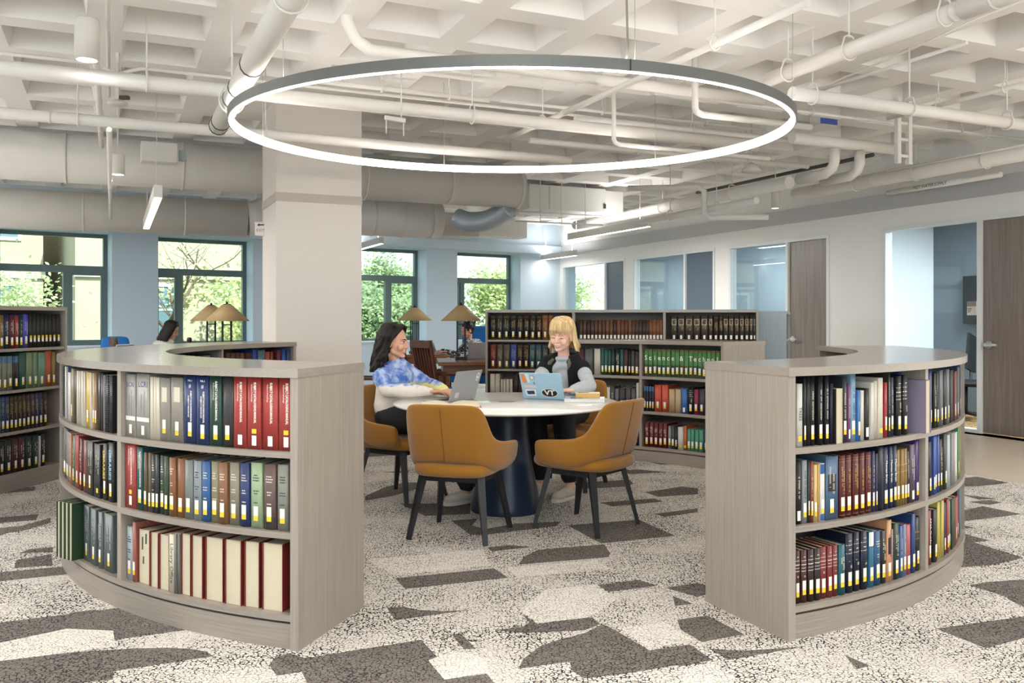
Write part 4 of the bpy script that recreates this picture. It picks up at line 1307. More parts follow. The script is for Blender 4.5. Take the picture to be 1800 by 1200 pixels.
def pack_row(zone, mode, ents):
    """positions and widths that keep the books of a row clear of the uprights and of each other"""
    groups = {}
    for i, e in enumerate(ents):
        if 'S' in e[4]:
            continue
        lo, hi, R = bay_limits(zone, mode, e[0])
        groups.setdefault((lo, hi, R), []).append(i)
    out = {}
    for (lo, hi, R), idx in groups.items():
        idx.sort(key=lambda i: ents[i][0])
        kf = R / (R_OUT - .02) if mode == 'O' else 1.0
        iv = []
        for i in idx:
            w = ents[i][1] * kf * .994 - .0006
            c = ents[i][0] * R
            iv.append([c - w / 2, c + w / 2])
        gap = .0009
        run = lo
        for v in iv:
            if v[0] < run:
                d = run - v[0]; v[0] += d; v[1] += d * .35 if v[1] - v[0] > .02 and d < .4 * (v[1] - v[0]) else d
            run = v[1] + gap
        run = hi
        for v in iv[::-1]:
            if v[1] > run:
                d = v[1] - run; v[1] -= d; v[0] -= d
            run = v[0] - gap
        if iv[0][0] < lo:
            a, b = iv[0][0], iv[-1][1]
            f = (b - lo) / (b - a)
            for v in iv:
                v[0] = lo + (v[0] - a) * f; v[1] = lo + (v[1] - a) * f
        for i, v in zip(idx, iv):
            out[i] = ((v[0] + v[1]) / 2 / R, v[1] - v[0])
    return out

def place_rows():
    for key, ents in BOOK_ROWS.items():
        zone, lev = key[:2], key[2]
        place, mode = PLACES[zone]
        four = mode in ('T', 'LT')
        rown = (ROWN4 if four else ROWN)[lev]
        order = sorted(range(len(ents)), key=lambda i: ents[i][0] if mode != 'I' else -ents[i][0])
        if mode == 'I' and zone == 'LI':
            order = sorted(range(len(ents)), key=lambda i: -ents[i][0])
        rank = {i: r for r, i in enumerate(order)}
        packed = pack_row(zone, mode, ents)
        for i, (pos, w, h, col, fl, ti) in enumerate(ents):
            noun, name = 'book', 'book'
            if 'k' in fl:
                noun, name = 'spiral-bound book', 'spiral_notebook'
            elif ti in ('SCM', 'LCRI') or ti.startswith('VOL'):
                noun, name = 'binder', 'binder'
            elif four:
                noun, name = 'bound volume', 'bound_volume'
            elif 'e' in fl:
                noun, name = 'encyclopedia volume', 'encyclopedia_volume'
            elif 'p' in fl and 'f' not in fl:
                noun, name = 'booklet', 'booklet'
            feat = ''
            if ti in ('LCRI', 'TREES', 'Human Brain', 'ANA Guide', 'Library Office'):
                feat = ' titled ' + ti
            elif ti == 'SCM':
                feat = ' with white title'
            elif ti.startswith('LIBRARIES'):
                feat = ' titled LIBRARIES'
            elif 'f' in fl:
                feat = ' with pages outward'
            elif 'g' in fl and 'F' not in fl:
                feat = ' with gold lettering'
            if 'f' in fl:
                depth = .20
            else:
                depth = .16 if mode == 'O' else .2
            pos, ww = packed.get(i, (pos, w * .92))
            o = make_book(name, ww, h, depth, '#' + col, fl, ti)
            tag(o, '%s %s%s, %s from left, %s shelf, %s' % (colour_name(col), noun, feat, ORD[rank[i]], rown, place), 'book', 'books on the %s shelf, %s' % (rown, place))
            if 'S' in fl:       # pulled out and turned askew
                k = rank[i]
                ro = radians(-33)
                o.location = (-2.108 - .839 * .034 * (3 - k), 4.218 + .545 * .034 * (3 - k), LEVELS[0][1] + .0006)
                o.rotation_euler = (0, 0, ro)
                continue
            if mode in ('O', 'I'):
                z = LEVELS[{'T': 2, 'M': 1, 'B': 0}[lev]][1] + .0006
                prot = -.05 if 'P' in fl else .05 if 'r' in fl else (-.012 if 'p2' in fl else brnd.uniform(0, .006))
                if mode == 'O':
                    R = R_OUT - .024 - prot - (.012 if 'f' in fl else 0)
                    o.location = (CC[0] + R * sin(pos), CC[1] - R * cos(pos), z)
                    o.rotation_euler = (0, 0, pos)
                else:
                    R = R_IN + .03 + prot
                    o.location = (CC[0] + R * sin(pos), CC[1] - R * cos(pos), z)
                    o.rotation_euler = (0, 0, pos + pi)
            else:
                root, L, pitch = TALL if mode == 'T' else LTALL
                r = {'D': 3, 'C': 2, 'B': 1, 'A': 0}[lev]
                z = .132 + r * pitch + .0006
                p = Vector((root.location.x, root.location.y, 0))
                a = root.rotation_euler[2]
                q = p + Vector((cos(a) * pos - sin(a) * .022, sin(a) * pos + cos(a) * .022, 0))
                o.location = (q.x, q.y, z)
                o.rotation_euler = (0, 0, a)
place_rows()
# ------------------------------------------------------------------ meeting table, chairs, ring light
def subsurf(o, lv=2):
    m = o.modifiers.new('smooth', 'SUBSURF'); m.levels = lv; m.render_levels = lv
    return o

MUSTARD = plain('mustard_wool', '#8f5e08', rough=.9, noise=.16, scale=220, bump=.25, sheen=.3)
MUSTD = plain('mustard_seam', '#7a4a10', rough=.9)
BLACKW = plain('black_stained_wood', '#1f1f21', rough=.45, noise=.1)

def chair(label, x, y, fx, fy):
    """upholstered bucket chair facing (fx, fy)"""
    root = thing('armchair', label, 'chair', (x, y, 0), atan2(fy, fx) - pi / 2, 'mustard armchairs round the white table')
    # --- shell, lofted round a U
    half = [  # x, y, top, bottom, lean
        (0.0, -.235, .805, .455, .085), (.085, -.233, .805, .455, .085), (.155, -.226, .804, .452, .08), (.184, -.212, .792, .445, .072),
        (.207, -.190, .71, .435, .06), (.230, -.158, .615, .42, .05), (.256, -.105, .582, .405, .05), (.275, -.03, .572, .395, .055), (.283, .06, .566, .395, .055),
        (.282, .140, .560, .405, .05), (.277, .188, .548, .42, .042)]
    full = [(-a, b, c, d, e) for a, b, c, d, e in half[::-1]] + half[1:]
    pts = [Vector((p[0], p[1], 0)) for p in full]
    rings = []
    n = len(full)
    for i, (px, py, zt, zb, ln) in enumerate(full):
        t = (pts[min(i + 1, n - 1)] - pts[max(i - 1, 0)]).normalized()
        out = Vector((t.y, -t.x, 0))
        th = .022
        def P(o, z):
            k = (z - .45) / .35
            q = pts[i] + out * (o + ln * max(k, -.3) )
            return (q.x, q.y, z)
        mid = (zt + zb) / 2
        ring = [P(-.045, zb - .012), P(th * .3, zb + .004), P(th, zb + .04), P(th, mid), P(th, zt - .018), P(th * .6, zt - .001), P(-th * .6, zt - .001),
                P(-th, zt - .018), P(-th, mid), P(-th - .004, zb + .05), P(-th - .03, zb + .03)]
        rings.append(ring)
    m = len(rings[0])
    vs = [v for r in rings for v in r]
    fs = []
    for i in range(n - 1):
        for k in range(m):
            l = (k + 1) % m
            fs.append((i * m + k, i * m + l, (i + 1) * m + l, (i + 1) * m + k))
    fs.append(tuple(range(m))); fs.append(tuple((n - 1) * m + k for k in range(m - 1, -1, -1)))
    subsurf(MB().add(vs, fs, 0, True).build('backrest', MUSTARD, root), 2)
    # --- seat cushion
    def pad(z, k):
        return [(x_ * k, y_ * k + .0, z) for x_, y_ in
                ((-.15, -.262), (0, -.272), (.15, -.262), (.215, -.225), (.238, -.13), (.243, 0), (.243, .13), (.225, .25), (.15, .298), (0, .308), (-.15, .298), (-.225, .25), (-.243, .13), (-.243, 0), (-.238, -.13), (-.215, -.225))]
    rows = [pad(.372, .78), pad(.376, .93), pad(.395, 1.0), pad(.43, 1.0), pad(.452, .95), pad(.46, .8), pad(.464, .4)]
    vs = [v for r in rows for v in r]; q = 16
    fs = [tuple(range(q - 1, -1, -1))]
    for i in range(len(rows) - 1):
        for k in range(q):
            l = (k + 1) % q
            fs.append((i * q + k, i * q + l, (i + 1) * q + l, (i + 1) * q + k))
    fs.append(tuple(range((len(rows) - 1) * q, len(rows) * q)))
    subsurf(MB().add(vs, fs, 0, True).build('seat', MUSTARD, root), 1)
    # --- back seam
    line = []
    for k in range(9):
        z = .47 + (.785 - .47) * k / 8
        line.append((.0, -.235 - .0225 - .085 * (z - .45) / .35, z))
    MB().tube(line, .0028, 6).build('seam', MUSTD, root)
    # --- base
    b = MB()
    b.box(-.19, .19, -.165, -.125, .338, .372); b.box(-.19, .19, .125, .165, .338, .372)
    b.box(-.19, -.15, -.125, .125, .338, .372); b.box(.15, .19, -.125, .125, .338, .372)
    b.build('under_frame', BLACKW, root)
    for sx in (-1, 1):
        for sy in (-1, 1):
            MB().beam((sx * .178, sy * .152, .372), (sx * .238, sy * .232, 0.0), .046, .034, 0, .026, .022).build('leg', BLACKW, root)
    return root

TABLE = (-.04, 5.97)
TH_ = .73
CHAIRS = [chair('mustard armchair with its back to the camera, in front of the open book', -.308, 5.30, .30, .955),
          chair('mustard armchair turned sideways, nearest the right curved case, empty', .464, 5.50, -.79, .61),
          chair('mustard armchair holding the person in the tie-dye sweater', -.80, 6.355, .86, -.50),
          chair('mustard armchair holding the blonde person in the black vest', .425, 6.835, -.42, -.90)]

def table():
    root = thing('round_table', 'round white meeting table on a dark navy flared pedestal', 'table', (TABLE[0], TABLE[1], 0))
    top = plain('white_solid_surface', '#e8e6e0', rough=.16, noise=.01, spec=.6)
    navy = plain('navy_lacquer', '#16263a', rough=.35, noise=.05)
    MB().lathe([(0, .706), (.72, .706), (.748, .712), (.757, .719), (.757, .725), (.752, .73), (0, .73)], 72).build('tabletop', top, root)
    MB().lathe([(0, 0), (.238, 0), (.240, .008), (.232, .05), (.205, .18), (.172, .34), (.152, .48), (.146, .6), (.152, .68), (.165, .7055), (0, .7055)], 48).build('pedestal', navy, root)
    MB().lathe([(0, .7302), (.058, .7302), (.060, .7312), (.058, .732), (.0, .732)], 32).build('cable_grommet', plain('grommet_grey', '#6d6f71', rough=.4), root)
table()

def ring_light():
    root = thing('ring_light', 'large circular pendant light glowing white over the round table', 'pendant light', (0, 0, 0))
    c = Vector((0.0, 6.07, 2.572)); r = 1.868
    root.location = c
    root.rotation_euler = (radians(1.7), 0, 0)
    gray = plain('ring_aluminium', '#6f706e', rough=.45, metal=.4, noise=.03)
    glow = emissive('ring_diffuser', '#fff8f0', 14.0)
    N = 128
    def loop(prof, mat, name):
        vs, fs, m = [], [], len(prof)
        for i in range(N):
            a = 2 * pi * i / N
            for rr, z in prof:
                vs.append((rr * cos(a), rr * sin(a), z))
        for i in range(N):
            j = (i + 1) % N
            for k in range(m):
                l = (k + 1) % m
                fs.append((i * m + k, j * m + k, j * m + l, i * m + l))
        return MB().add(vs, fs, 0, False).build(name, mat, root)
    loop([(r - .010, -.022), (r, -.022), (r, .034), (r - .004, .034), (r - .004, .0275), (r - .032, .0275), (r - .032, .023), (r - .010, .023)], gray, 'ring_housing')
    loop([(r - .0325, -.0265), (r - .0105, -.0265), (r - .0105, .0225), (r - .0325, .0225)], glow, 'ring_diffuser')
    loop([(r - .031, .0278), (r - .0048, .0278), (r - .0048, .0295), (r - .031, .0295)], emissive('ring_uplight', '#fff8f0', 12.0), 'ring_uplight')
    wire = plain('suspension_cable', '#a5a29b', rough=.4, metal=.5)
    for k in range(6):
        a = radians(-71 + 60 * k)
        x, y = (r - .02) * cos(a), (r - .02) * sin(a)
        MB().tube([(x, y, .032), (x, y, CEIL - 2.565 + .02)], .0017, 6).build('suspension_cable', wire, root)
    # power cord by the joint
    a = radians(-72.5)
    MB().tube([((r - .02) * cos(a), (r - .02) * sin(a), .03), ((r - .02) * cos(a) + .01, (r - .02) * sin(a), .08), ((r - .02) * cos(a) - .012, (r - .02) * sin(a) + .0, CEIL - 2.565 + .1)], .0055, 8).build('power_cord', plain('cord_grey', '#8b8578', rough=.6), root)
    b = MB(); a = radians(-72)
    b.M = Matrix.Rotation(a, 4, 'Z')
    b.box(r - .005, r + .0015, -.003, .003, -.022, .034); b.build('joint', BLACKW, root)
ring_light()
# ------------------------------------------------------------------ pipes, ducts and lamps under the ceiling
PIPEM = plain('pipe_paint', '#e2ddd7', rough=.55, noise=.03, scale=8)
DUCTM = plain('duct_paint', '#d6d2cc', rough=.5, noise=.05, scale=6)
DARKG = plain('pipe_band', '#3a3a38', rough=.5)
U3 = Vector((UX, UY, 0)); V3 = Vector((VX, VY, 0))

def run(px, py, z, a, b, axis):
    """two ends of a straight run along axis through the sighted point, cut at bearings a and b"""
    p = at(px, py, z)
    D = U3 if axis == 'u' else V3
    out = []
    for q in (a, b):
        t = (q - 900) / FPX
        s = (t * p.y - p.x) / (D.x - t * D.y)
        out.append(p + D * s)
    return out

def hanger(root, p, r, top=CEIL + .02):
    b = MB()
    n = 20
    # clevis loop round the pipe and the rod above it
    ax = HAX[0]
    side = Vector((-ax.y, ax.x, 0))
    pts = [p + side * ((r + .012) * sin(a)) + Vector((0, 0, (r + .012) * -cos(a) + (.03 if abs(a - pi) < .7 else 0))) for a in [2 * pi * k / n for k in range(n + 1)]]
    b.tube(pts, .006, 6, cap=False)
    b.tube([p + Vector((0, 0, r + .03)), Vector((p.x, p.y, top))], .006, 6)
    b.build('hanger', PIPEM, root)
HAX = [U3]

def pipe(label, pts, r, bands=(), hang=(), seg=14, mat=None, name='pipe', bandm=None, group='white pipes under the ceiling'):
    pts = [Vector(p) for p in pts]
    root = thing(name, label, 'pipe', pts[0], 0, group)
    o = pts[0]
    MB().tube([p - o for p in pts], r, seg).build('run', mat or PIPEM, root)
    d = (pts[-1] - pts[0]).normalized()
    HAX[0] = d
    for f in bands:
        c = pts[0].lerp(pts[-1], f) - o
        MB().tube([c - d * .008, c + d * .008], r + .0035, seg).build('band', bandm or DARKG, root)
    for f in hang:
        c = pts[0].lerp(pts[-1], f) - o
        hanger(root, c, r, CEIL + .05 - o.z)
    return root

a, b = run(437, 125, 2.68, 640, 383, 'v')
pipe('fat white pipe with dark bands ending short of the column, behind the ring light edge', [a, b], .065, (.58, .71, .78, .95, .99), (.3, .8))
a, b = run(1515, 80, 2.97, 1350, 1692, 'v')
pipe('white sprinkler main slanting up to the upper right corner, with loop hangers', [a, b], .05, (.97,), (.13, .48, .93), bandm=PIPEM)
c = b + (b - a).normalized() * .003
pipe('thicker pipe stub at the upper right end of the sprinkler main', [c, c + V3 * -.55], .062, (.35, .7), (), bandm=PIPEM)
a, b = run(600, 180, 2.90, -480, 1330, 'u')
pipe('long white pipe crossing behind the ring light, higher of the two', [a, b], .05, (), (.3, .62))
a, b = run(1600, 192, 2.84, 1392, 1840, 'u')
pipe('white pipe sloping down to the right below the sprinkler main, on loop hangers', [a, b], .046, (), (.07, .42, .82))
a, b = run(500, 240, 2.80, -480, 1002, 'u')
pipe('long white pipe just above the big duct, lower of the two', [a, b], .043, (.30,), (.05, .33, .55), bandm=PIPEM)
a, b = run(690, 93, 3.09, 655, 1340, 'u')
up = a + Vector((-.10, -.02, .06)); up2 = a + Vector((-.16, -.05, .17)); up3 = a + Vector((-.17, -.06, .4))
pipe('white pipe with an elbow up into the ceiling over the ring light', [up3, up2, up, a - U3 * .02, a, b], .042)
a, b = run(1120, 140, 2.99, 888, 1420, 'v')
pipe('thin white sprinkler branch crossing diagonally through the ring light', [a, b], .024, (.3,), (.2, .8), bandm=PIPEM)
# wavy conduit at upper left
def up_at(px, py, z):
    return at(px, py, z)
base = at(90, 103, 3.16)
def along(px, dz=0.0):
    t = (px - 900) / FPX
    s = (t * base.y - base.x) / (U3.x - t * U3.y)
    q = base + U3 * s
    return Vector((q.x, q.y, q.z + dz))
pipe('thin white conduit with a dip behind the cylinder lamp', [along(-400), along(120), along(165), along(180, -.02), along(197, -.055), along(212, -.055), along(228, -.03), along(245, -.005), along(262), along(480), along(1000), along(1340)], .014, seg=8)
a, b = run(172, 150, 3.05, 168.5, 178.5, 'v')
pipe('straight white conduit running away behind the largest cylinder lamp', [a, b], .024, (.4, .75), (.1, .6), bandm=PIPEM)
p = at(193, 300, 2.55)
pipe('slim white conduit passing under both ducts at left', [p - V3 * 1.8, p + V3 * 3.9], .018, (.2, .5), (), bandm=PIPEM)
a, b = run(190, 60, 3.20, 180, 191.5, 'v')
pipe('slim white conduit close to the ceiling above the wavy conduit', [a, b], .014, seg=8)
# drops
p = at(1079, 253, 2.75); q = run(1079, 253, 2.75, 1082, 1352, 'u')
pipe('thin white drop pipe turning right inside the ring light', [Vector((p.x, p.y, 3.29)), Vector((p.x, p.y, 2.79)), p + Vector((.012, .004, .012)), q[0] + U3 * .04, q[1]], .02, (), (), seg=10)
p = at(1222, 200, 2.86); q = run(1222, 200, 2.86, 1226, 1425, 'u')
pipe('white drop pipe turning right under the sprinkler main', [Vector((p.x, p.y, 3.29)), Vector((p.x, p.y, 2.91)), p + Vector((.015, .005, .015)), q[0] + U3 * .05, q[1]], .026, (), (), seg=10)
# office side
a, b = run(1600, 305, 2.95, 1398, 1850, 'v')
pipe('fat white insulated pipe along the office wall, highest at right', [a, b], .082, (.1, .38), (.3, .55, .8), bandm=PIPEM)
a, b = run(1640, 326, 2.83, 1560, 1760, 'v')
ps = pipe('slim pipe with the HOT WATER SUPPLY marker along the office wall', [a, b], .03)
# the marker: white sleeve with black words
m = a.lerp(b, .42) - a
d = (b - a).normalized()
MB().tube([m - d * .42, m + d * .42], .034, 12).build('pipe_marker', plain('marker_white', '#e4e2dc', rough=.4), ps)
v, f = text_mesh('HOT WATER SUPPLY', .05)
nrm = Vector((d.y, -d.x, 0)) if (Vector((d.y, -d.x, 0)).x < 0) else Vector((-d.y, d.x, 0))
right = d if d.x > 0 else -d
if nrm.y > 0 and nrm.x > 0:
    nrm = -nrm
T = MB()
T.add([tuple(m + right * x + nrm * .0345 + Vector((0, 0, y))) for x, y, _ in v], f)
T.build('marker_lettering', INKD, ps)
a, b = run(1250, 348, 2.90, 1012, 1388, 'v')
pipe('white insulated pipe running to the far corner above the office doors', [a, b], .075, (.3, .6), (.2, .5, .8), bandm=PIPEM)
a, b = run(1200, 376, 2.64, 1125, 1330, 'v')
pipe('thinner white pipe below the insulated pipe, towards the far corner', [a, b], .04, (), (.3, .7))
a, b = run(1480, 252, 3.0, 1392, 1572, 'u')
pipe('short fat white cross pipe with two drops near the office wall', [a, b], .055)
for k, px in enumerate((1467, 1511)):
    t = run(1480, 252, 3.0, px, px, 'u')[0]
    pipe(['white elbow drop, first from the ring light, under the short cross pipe', 'white elbow drop, second from the ring light, under the short cross pipe'][k],
         [t + Vector((0, 0, -.058)), t + Vector((0, 0, -.18)), t + Vector((-.01, .03, -.24)), t + Vector((-.04, .14, -.28)), t + V3 * .5 + Vector((0, 0, -.29))], .05)
p = at(1212, 345, 2.80) + Vector((.16, -.1, 0))
pipe('white elbow pipe hanging over the linear lamp', [p + Vector((-.9, .25, .12)), p + Vector((-.08, .02, .1)), p + Vector((0, 0, .05)), p + Vector((0, 0, -.22)), p + Vector((.06, -.03, -.28)), p + Vector((.7, -.3, -.3))], .036)
a, b = run(1400, 301, 3.12, 1225, 1535, 'v')
pipe('dark slot line running along the ceiling edge near the office wall', [a, b], .022, mat=DARKG, group='dark slots')
for k, (px, py, z, a_, b_, ax, r) in enumerate([(1000, 190, 3.18, 880, 1345, 'u', .016), (1300, 238, 3.05, 1010, 1540, 'u', .024), (1480, 205, 3.18, 1150, 1830, 'u', .016), (1560, 120, 3.2, 1395, 1700, 'v', .014), (1690, 175, 3.1, 1560, 1850, 'v', .02), (760, 165, 3.15, 560, 860, 'u', .02), (1180, 270, 2.98, 930, 1420, 'u', .03), (1640, 285, 3.0, 1560, 1830, 'v', .012)]):
    a, b = run(px, py, z, a_, b_, ax)
    pipe(['thin conduit crossing high inside the ring light', 'white cross pipe passing behind the right edge of the ring light', 'slim conduit above the sloping pipe at right', 'slim conduit beside the sprinkler main at right',
          'slim white pipe over the sloping pipe, far right', 'white rail near the ceiling above the column', 'white cross pipe low inside the ring light', 'thinnest rail over the hot water marker'][k], [a, b], r, (), (.35, .75) if r > .015 else (), seg=8)
# swagged cable
pipe('loose white cable swagging across the upper right ceiling', [at(1830, -12, 3.2), at(1700, 40, 3.18), at(1650, 65, 3.1), at(1620, 78, 3.08), at(1560, 105, 3.1), at(1440, 155, 3.12), at(1385, 165, 3.2)], .007, seg=6, name='cable', group='loose cables')

# ---- ducts
def duct(label, px, py, z, a_, b_, r, seams, name='duct'):
    a, b = run(px, py, z, a_, b_, 'u')
    root = thing(name, label, 'duct', a, 0, 'round ducts')
    MB().tube([Vector((0, 0, 0)), b - a], r, 40).build('run', DUCTM, root)
    d = (b - a).normalized()
    for f in seams:
        c = (b - a) * f
        MB().tube([c - d * .012, c + d * .012], r + .008, 40).build('seam_ring', DUCTM, root)
    return root, a, b
r1, A1, B1 = duct('big round duct crossing behind the column, upper of the two', 100, 277, 3.0, -520, 912, .26, (.06, .1, .14, .24, .36, .5, .62, .75, .88, .995))
r2, A2, B2 = duct('round duct above the reading-room windows, left of the column', 150, 372, 2.72, -420, 432, .26, (.15, .4, .62, .85))
e = B2
r2b = thing('duct', 'elbow that turns the window duct upward beside the exit sign', 'duct', e, 0, 'round ducts')
MB().tube([U3 * .01, U3 * .16 + Vector((0, 0, .02)), U3 * .36 + V3 * .04 + Vector((0, 0, .14)), U3 * .46 + V3 * .1 + Vector((0, 0, .42)), U3 * .48 + V3 * .1 + Vector((0, 0, .85))], .255, 32).build('elbow', DUCTM, r2b)
duct('bright round duct between the column and the grey box', 700, 384, 2.72, 600, 772, .26, (.3, .6, .9))
# flexible duct from the end of the big duct
fl = thing('flexible_duct', 'ribbed grey flexible duct drooping from the end of the big duct', 'duct', B1, 0)
P0 = Vector((-.12, -.06, -.27)); P1 = Vector((-.35, .1, -.42)); P2 = Vector((-.62, .2, -.48)); P3 = Vector((-.85, .28, -.34))
pts, rad = [], []
for i in range(61):
    t = i / 60
    pts.append(P0 * (1 - t) ** 3 + P1 * 3 * t * (1 - t) ** 2 + P2 * 3 * t * t * (1 - t) + P3 * t ** 3); rad.append(.125 + (.008 if i % 2 else 0))
MB().tube(pts, rad, 24).build('flexible_hose', plain('flex_foil', '#aeb9c2', rough=.4, metal=.3), fl)
# boxes
def vbox(name, label, px, py, z, length, depth, height, mat, axis='u', cat='box'):
    p = at(px, py, z)
    root = thing(name, label, cat, p, GA if axis == 'u' else GA + pi / 2)
    MB().bbox(0, length, 0, depth, 0, height, .006).build('body', mat, root)
    return root
whitebox = plain('sheet_white', '#d9d7d2', rough=.45, noise=.02)
ah = vbox('fan_coil_unit', 'white fan coil box hung from the ceiling, right of the big duct', 931, 366, 2.9, 1.28, .8, .36, whitebox, cat='air unit')
MB().box(1.30, 1.62, .05, .7, .02, .34).build('filter_box', whitebox, ah)
MB().box(.32, .324, -.003, .0, .01, .35).build('panel_joint', DARKG, ah)
MB().box(1.24, 1.275, -.02, 0, .06, .13).build('switch', DARKG, ah)
for zz in (-.06, -.20):
    MB().tube([(-.25, -.05, zz), (1.2, -.05, zz)], .012, 8).build('support_rail', PIPEM, ah)
for xx in (-.2, .15, .5, .9):
    MB().tube([(xx, -.05, -.22), (xx, -.05, .72)], .007, 6).build('support_rod', PIPEM, ah)
bx = vbox('damper_box', 'grey sheet-metal damper box under the big duct end', 778, 413, 2.6, .62, .5, .36, plain('sheet_grey', '#b5b0a8', rough=.45), cat='air unit')
MB().box(.64, 1.5, .08, .42, .02, .3).build('duct_stub', DUCTM, bx)
bx2 = vbox('junction_box', 'small grey box fixed under the left part of the big duct', 248, 282, 2.86, .34, .2, .2, DUCTM)
MB().box(.36, .43, .04, .14, .04, .14).build('switch', plain('box_grey', '#9ba3a2', rough=.5), bx2)
# ---- lamps
LAMPW = plain('lamp_white', '#d2cdc6', rough=.5, noise=.02)
GLOW = emissive('lamp_glow', '#fff3e2', 9.0)
CANS = []
def can_lamp(label, px, top, bot, wpx, zb=2.94):
    d = (zb - EYE) * FPX / (560 - bot)
    x = (px - 900) / FPX * d
    r = wpx / FPX * d / 2; h = (bot - top) / FPX * d
    CANS.append((x, d, zb))
    root = thing('cylinder_pendant', label, 'pendant light', (x, d, zb), 0, 'white cylinder pendants')
    MB().lathe([(r * .8, .012), (r * .82, 0), (r, 0), (r, h - .01), (r * .96, h), (0, h)], 32).build('lamp_body', LAMPW, root)
    MB().lathe([(0, .010), (r * .8, .010), (r * .8, .014), (0, .014)], 28).build('diffuser', GLOW, root)
    MB().tube([(0, 0, h), (0, 0, CEIL - zb + .3)], .006, 8).build('stem', LAMPW, root)
    return root
can_lamp('white cylinder pendant at upper left, largest of them', 153, 34, 106, 41)
can_lamp('small white cylinder pendant in front of the big duct at left', 207, 271, 307, 23, 2.60)
can_lamp('small white cylinder pendant in front of the office wall pipes', 1363, 336, 366, 15, 2.68)
can_lamp('tiny white cylinder pendant near the far windows', 709, 420, 439, 10)
LINEAR = []
def linear_lamp(label, px, py, z, length):
    p = at(px, py, z)
    LINEAR.append((p, length))
    root = thing('linear_pendant', label, 'pendant light', p, GA + pi / 2, 'linear pendants')
    MB().box(0, length, -.035, .035, .0, .11).build('housing', LAMPW, root)
    MB().box(.01, length - .01, -.03, .03, -.004, .0).build('diffuser', GLOW, root)
    for f in (.1, .9):
        MB().tube([(length * f, 0, .11), (length * f, 0, CEIL - z + .3)], .004, 6).build('cable', LAMPW, root)
linear_lamp('white linear pendant with a lit underside near the office wall', 1141, 398, 2.60, 2.4)
linear_lamp('white linear pendant peeping out beside the column', 671, 428, 2.55, 2.2)
linear_lamp('white linear pendant in the far right corner', 1012, 449, 2.55, 1.5)
linear_lamp('glowing linear pendant seen end-on in front of the window pier', 278, 347, 2.35, 2.95)
# exit sign on the column side
ex = thing('exit_sign', 'small white exit sign with a red arrow beside the column', 'sign', (-2.46 - .12, 8.66, 0), 0)
p = away(459, 8.62, 0)
ex.location = (p.x, 8.62, EYE + (560 - 414) / FPX * 8.62)
MB().bbox(-.062, .05, 0, .05, 0, .135, .004).build('sign_body', plain('sign_white', '#d8d2cc', rough=.4), ex)
redm = plain('sign_red', '#b5402e', rough=.5)
T = MB(); v, f = text_mesh('EXIT', .042); T.add([(x - .005, -.0012, y + .05) for x, y, _ in v], f); T.build('sign_lettering', redm, ex)
T = MB(); T.add([(-.04, -.0012, .105), (-.015, -.0012, .122), (-.015, -.0012, .112), (.03, -.0012, .112), (.03, -.0012, .098), (-.015, -.0012, .098), (-.015, -.0012, .088)], [(0, 1, 2), (6, 0, 5), (0, 2, 3), (0, 3, 4), (0, 4, 5)], 0)
T.build('sign_arrow', plain('sign_dark', '#3a3230', rough=.5), ex)
MB().box(-.02, .01, .05, .35, .05, .08).build('sign_arm', LAMPW, ex)
# small devices
p = at(207, 186, 2.9)
dv = thing('access_point', 'white disc-shaped wireless device under the pipes at left', 'device', p)
MB().lathe([(0, 0), (.05, .0), (.075, .012), (.075, .02), (.03, .04), (0, .04)], 24).build('disc', LAMPW, dv)
MB().box(-.012, .012, -.012, .012, .04, .4).build('bracket', LAMPW, dv)
MB().box(.02, .085, -.02, .02, .05, .075).build('port', DARKG, dv)
p = at(1433, 219, 2.86)
bm_ = thing('pipe_tag', 'blue marker plate on the pipe right of the ring light', 'marker', p, GA)
MB().bbox(0, .18, -.06, -.056, 0, .045, .0015).build('plate', plain('tag_blue', '#24408f', rough=.4), bm_)
p = at(1321, 302, 2.8)
sp = thing('ceiling_speaker', 'small white cone speaker hanging inside the right end of the ring light', 'speaker', p)
MB().lathe([(0, 0), (.10, 0), (.105, .01), (.06, .07), (.02, .09), (0, .09)], 24).build('cone', LAMPW, sp)
MB().tube([(0, 0, .09), (0, 0, .5)], .008, 6).build('stem', LAMPW, sp)
p = at(1588, 288, 2.72)
ld = thing('cable_ladder', 'white upright cable ladder beside the office wall pipes', 'ladder rack', p, GA)
for s in (-.07, .07):
    MB().box(s - .022, s + .022, -.02, .02, 0, .6).build('rail', PIPEM, ld)
for k in range(4):
    MB().box(-.048, .048, -.012, .012, .06 + .15 * k, .085 + .15 * k).build('rung', PIPEM, ld)
p = at(677, 210, 2.75)
br_ = thing('hanging_bracket', 'small white slotted bracket hanging inside the left of the ring light', 'bracket', p, radians(40))
MB().box(0, .17, -.012, .012, .0, .03).build('strut', LAMPW, br_)
for s in (.01, .16):
    MB().tube([(s, 0, -.1), (s, 0, .0)], .005, 6).build('rod', LAMPW, br_)
MB().tube([(.14, 0, .03), (.14, 0, .55)], .005, 6).build('hanger_rod', LAMPW, br_)
# ------------------------------------------------------------------ reading area and office contents
OAK = grain('reading_oak', '#5a351f', '#8a5a38', (4, 4, 60), rough=.35)
OAKT = grain('reading_oak_top', '#7a4e30', '#94633f', (30, 4, 30), rough=.22, spec=.6)
CHERRY = grain('cherry_wood', '#43231a', '#6b3a2a', (40, 40, 4), rough=.4)
BLUEU = plain('blue_upholstery', '#1f6fb8', rough=.8, noise=.1, scale=80)
SHADE = plain('lamp_shade_kraft', '#b59a6e', rough=.7, noise=.05, scale=40)
IRON = plain('lamp_iron', '#262423', rough=.5)

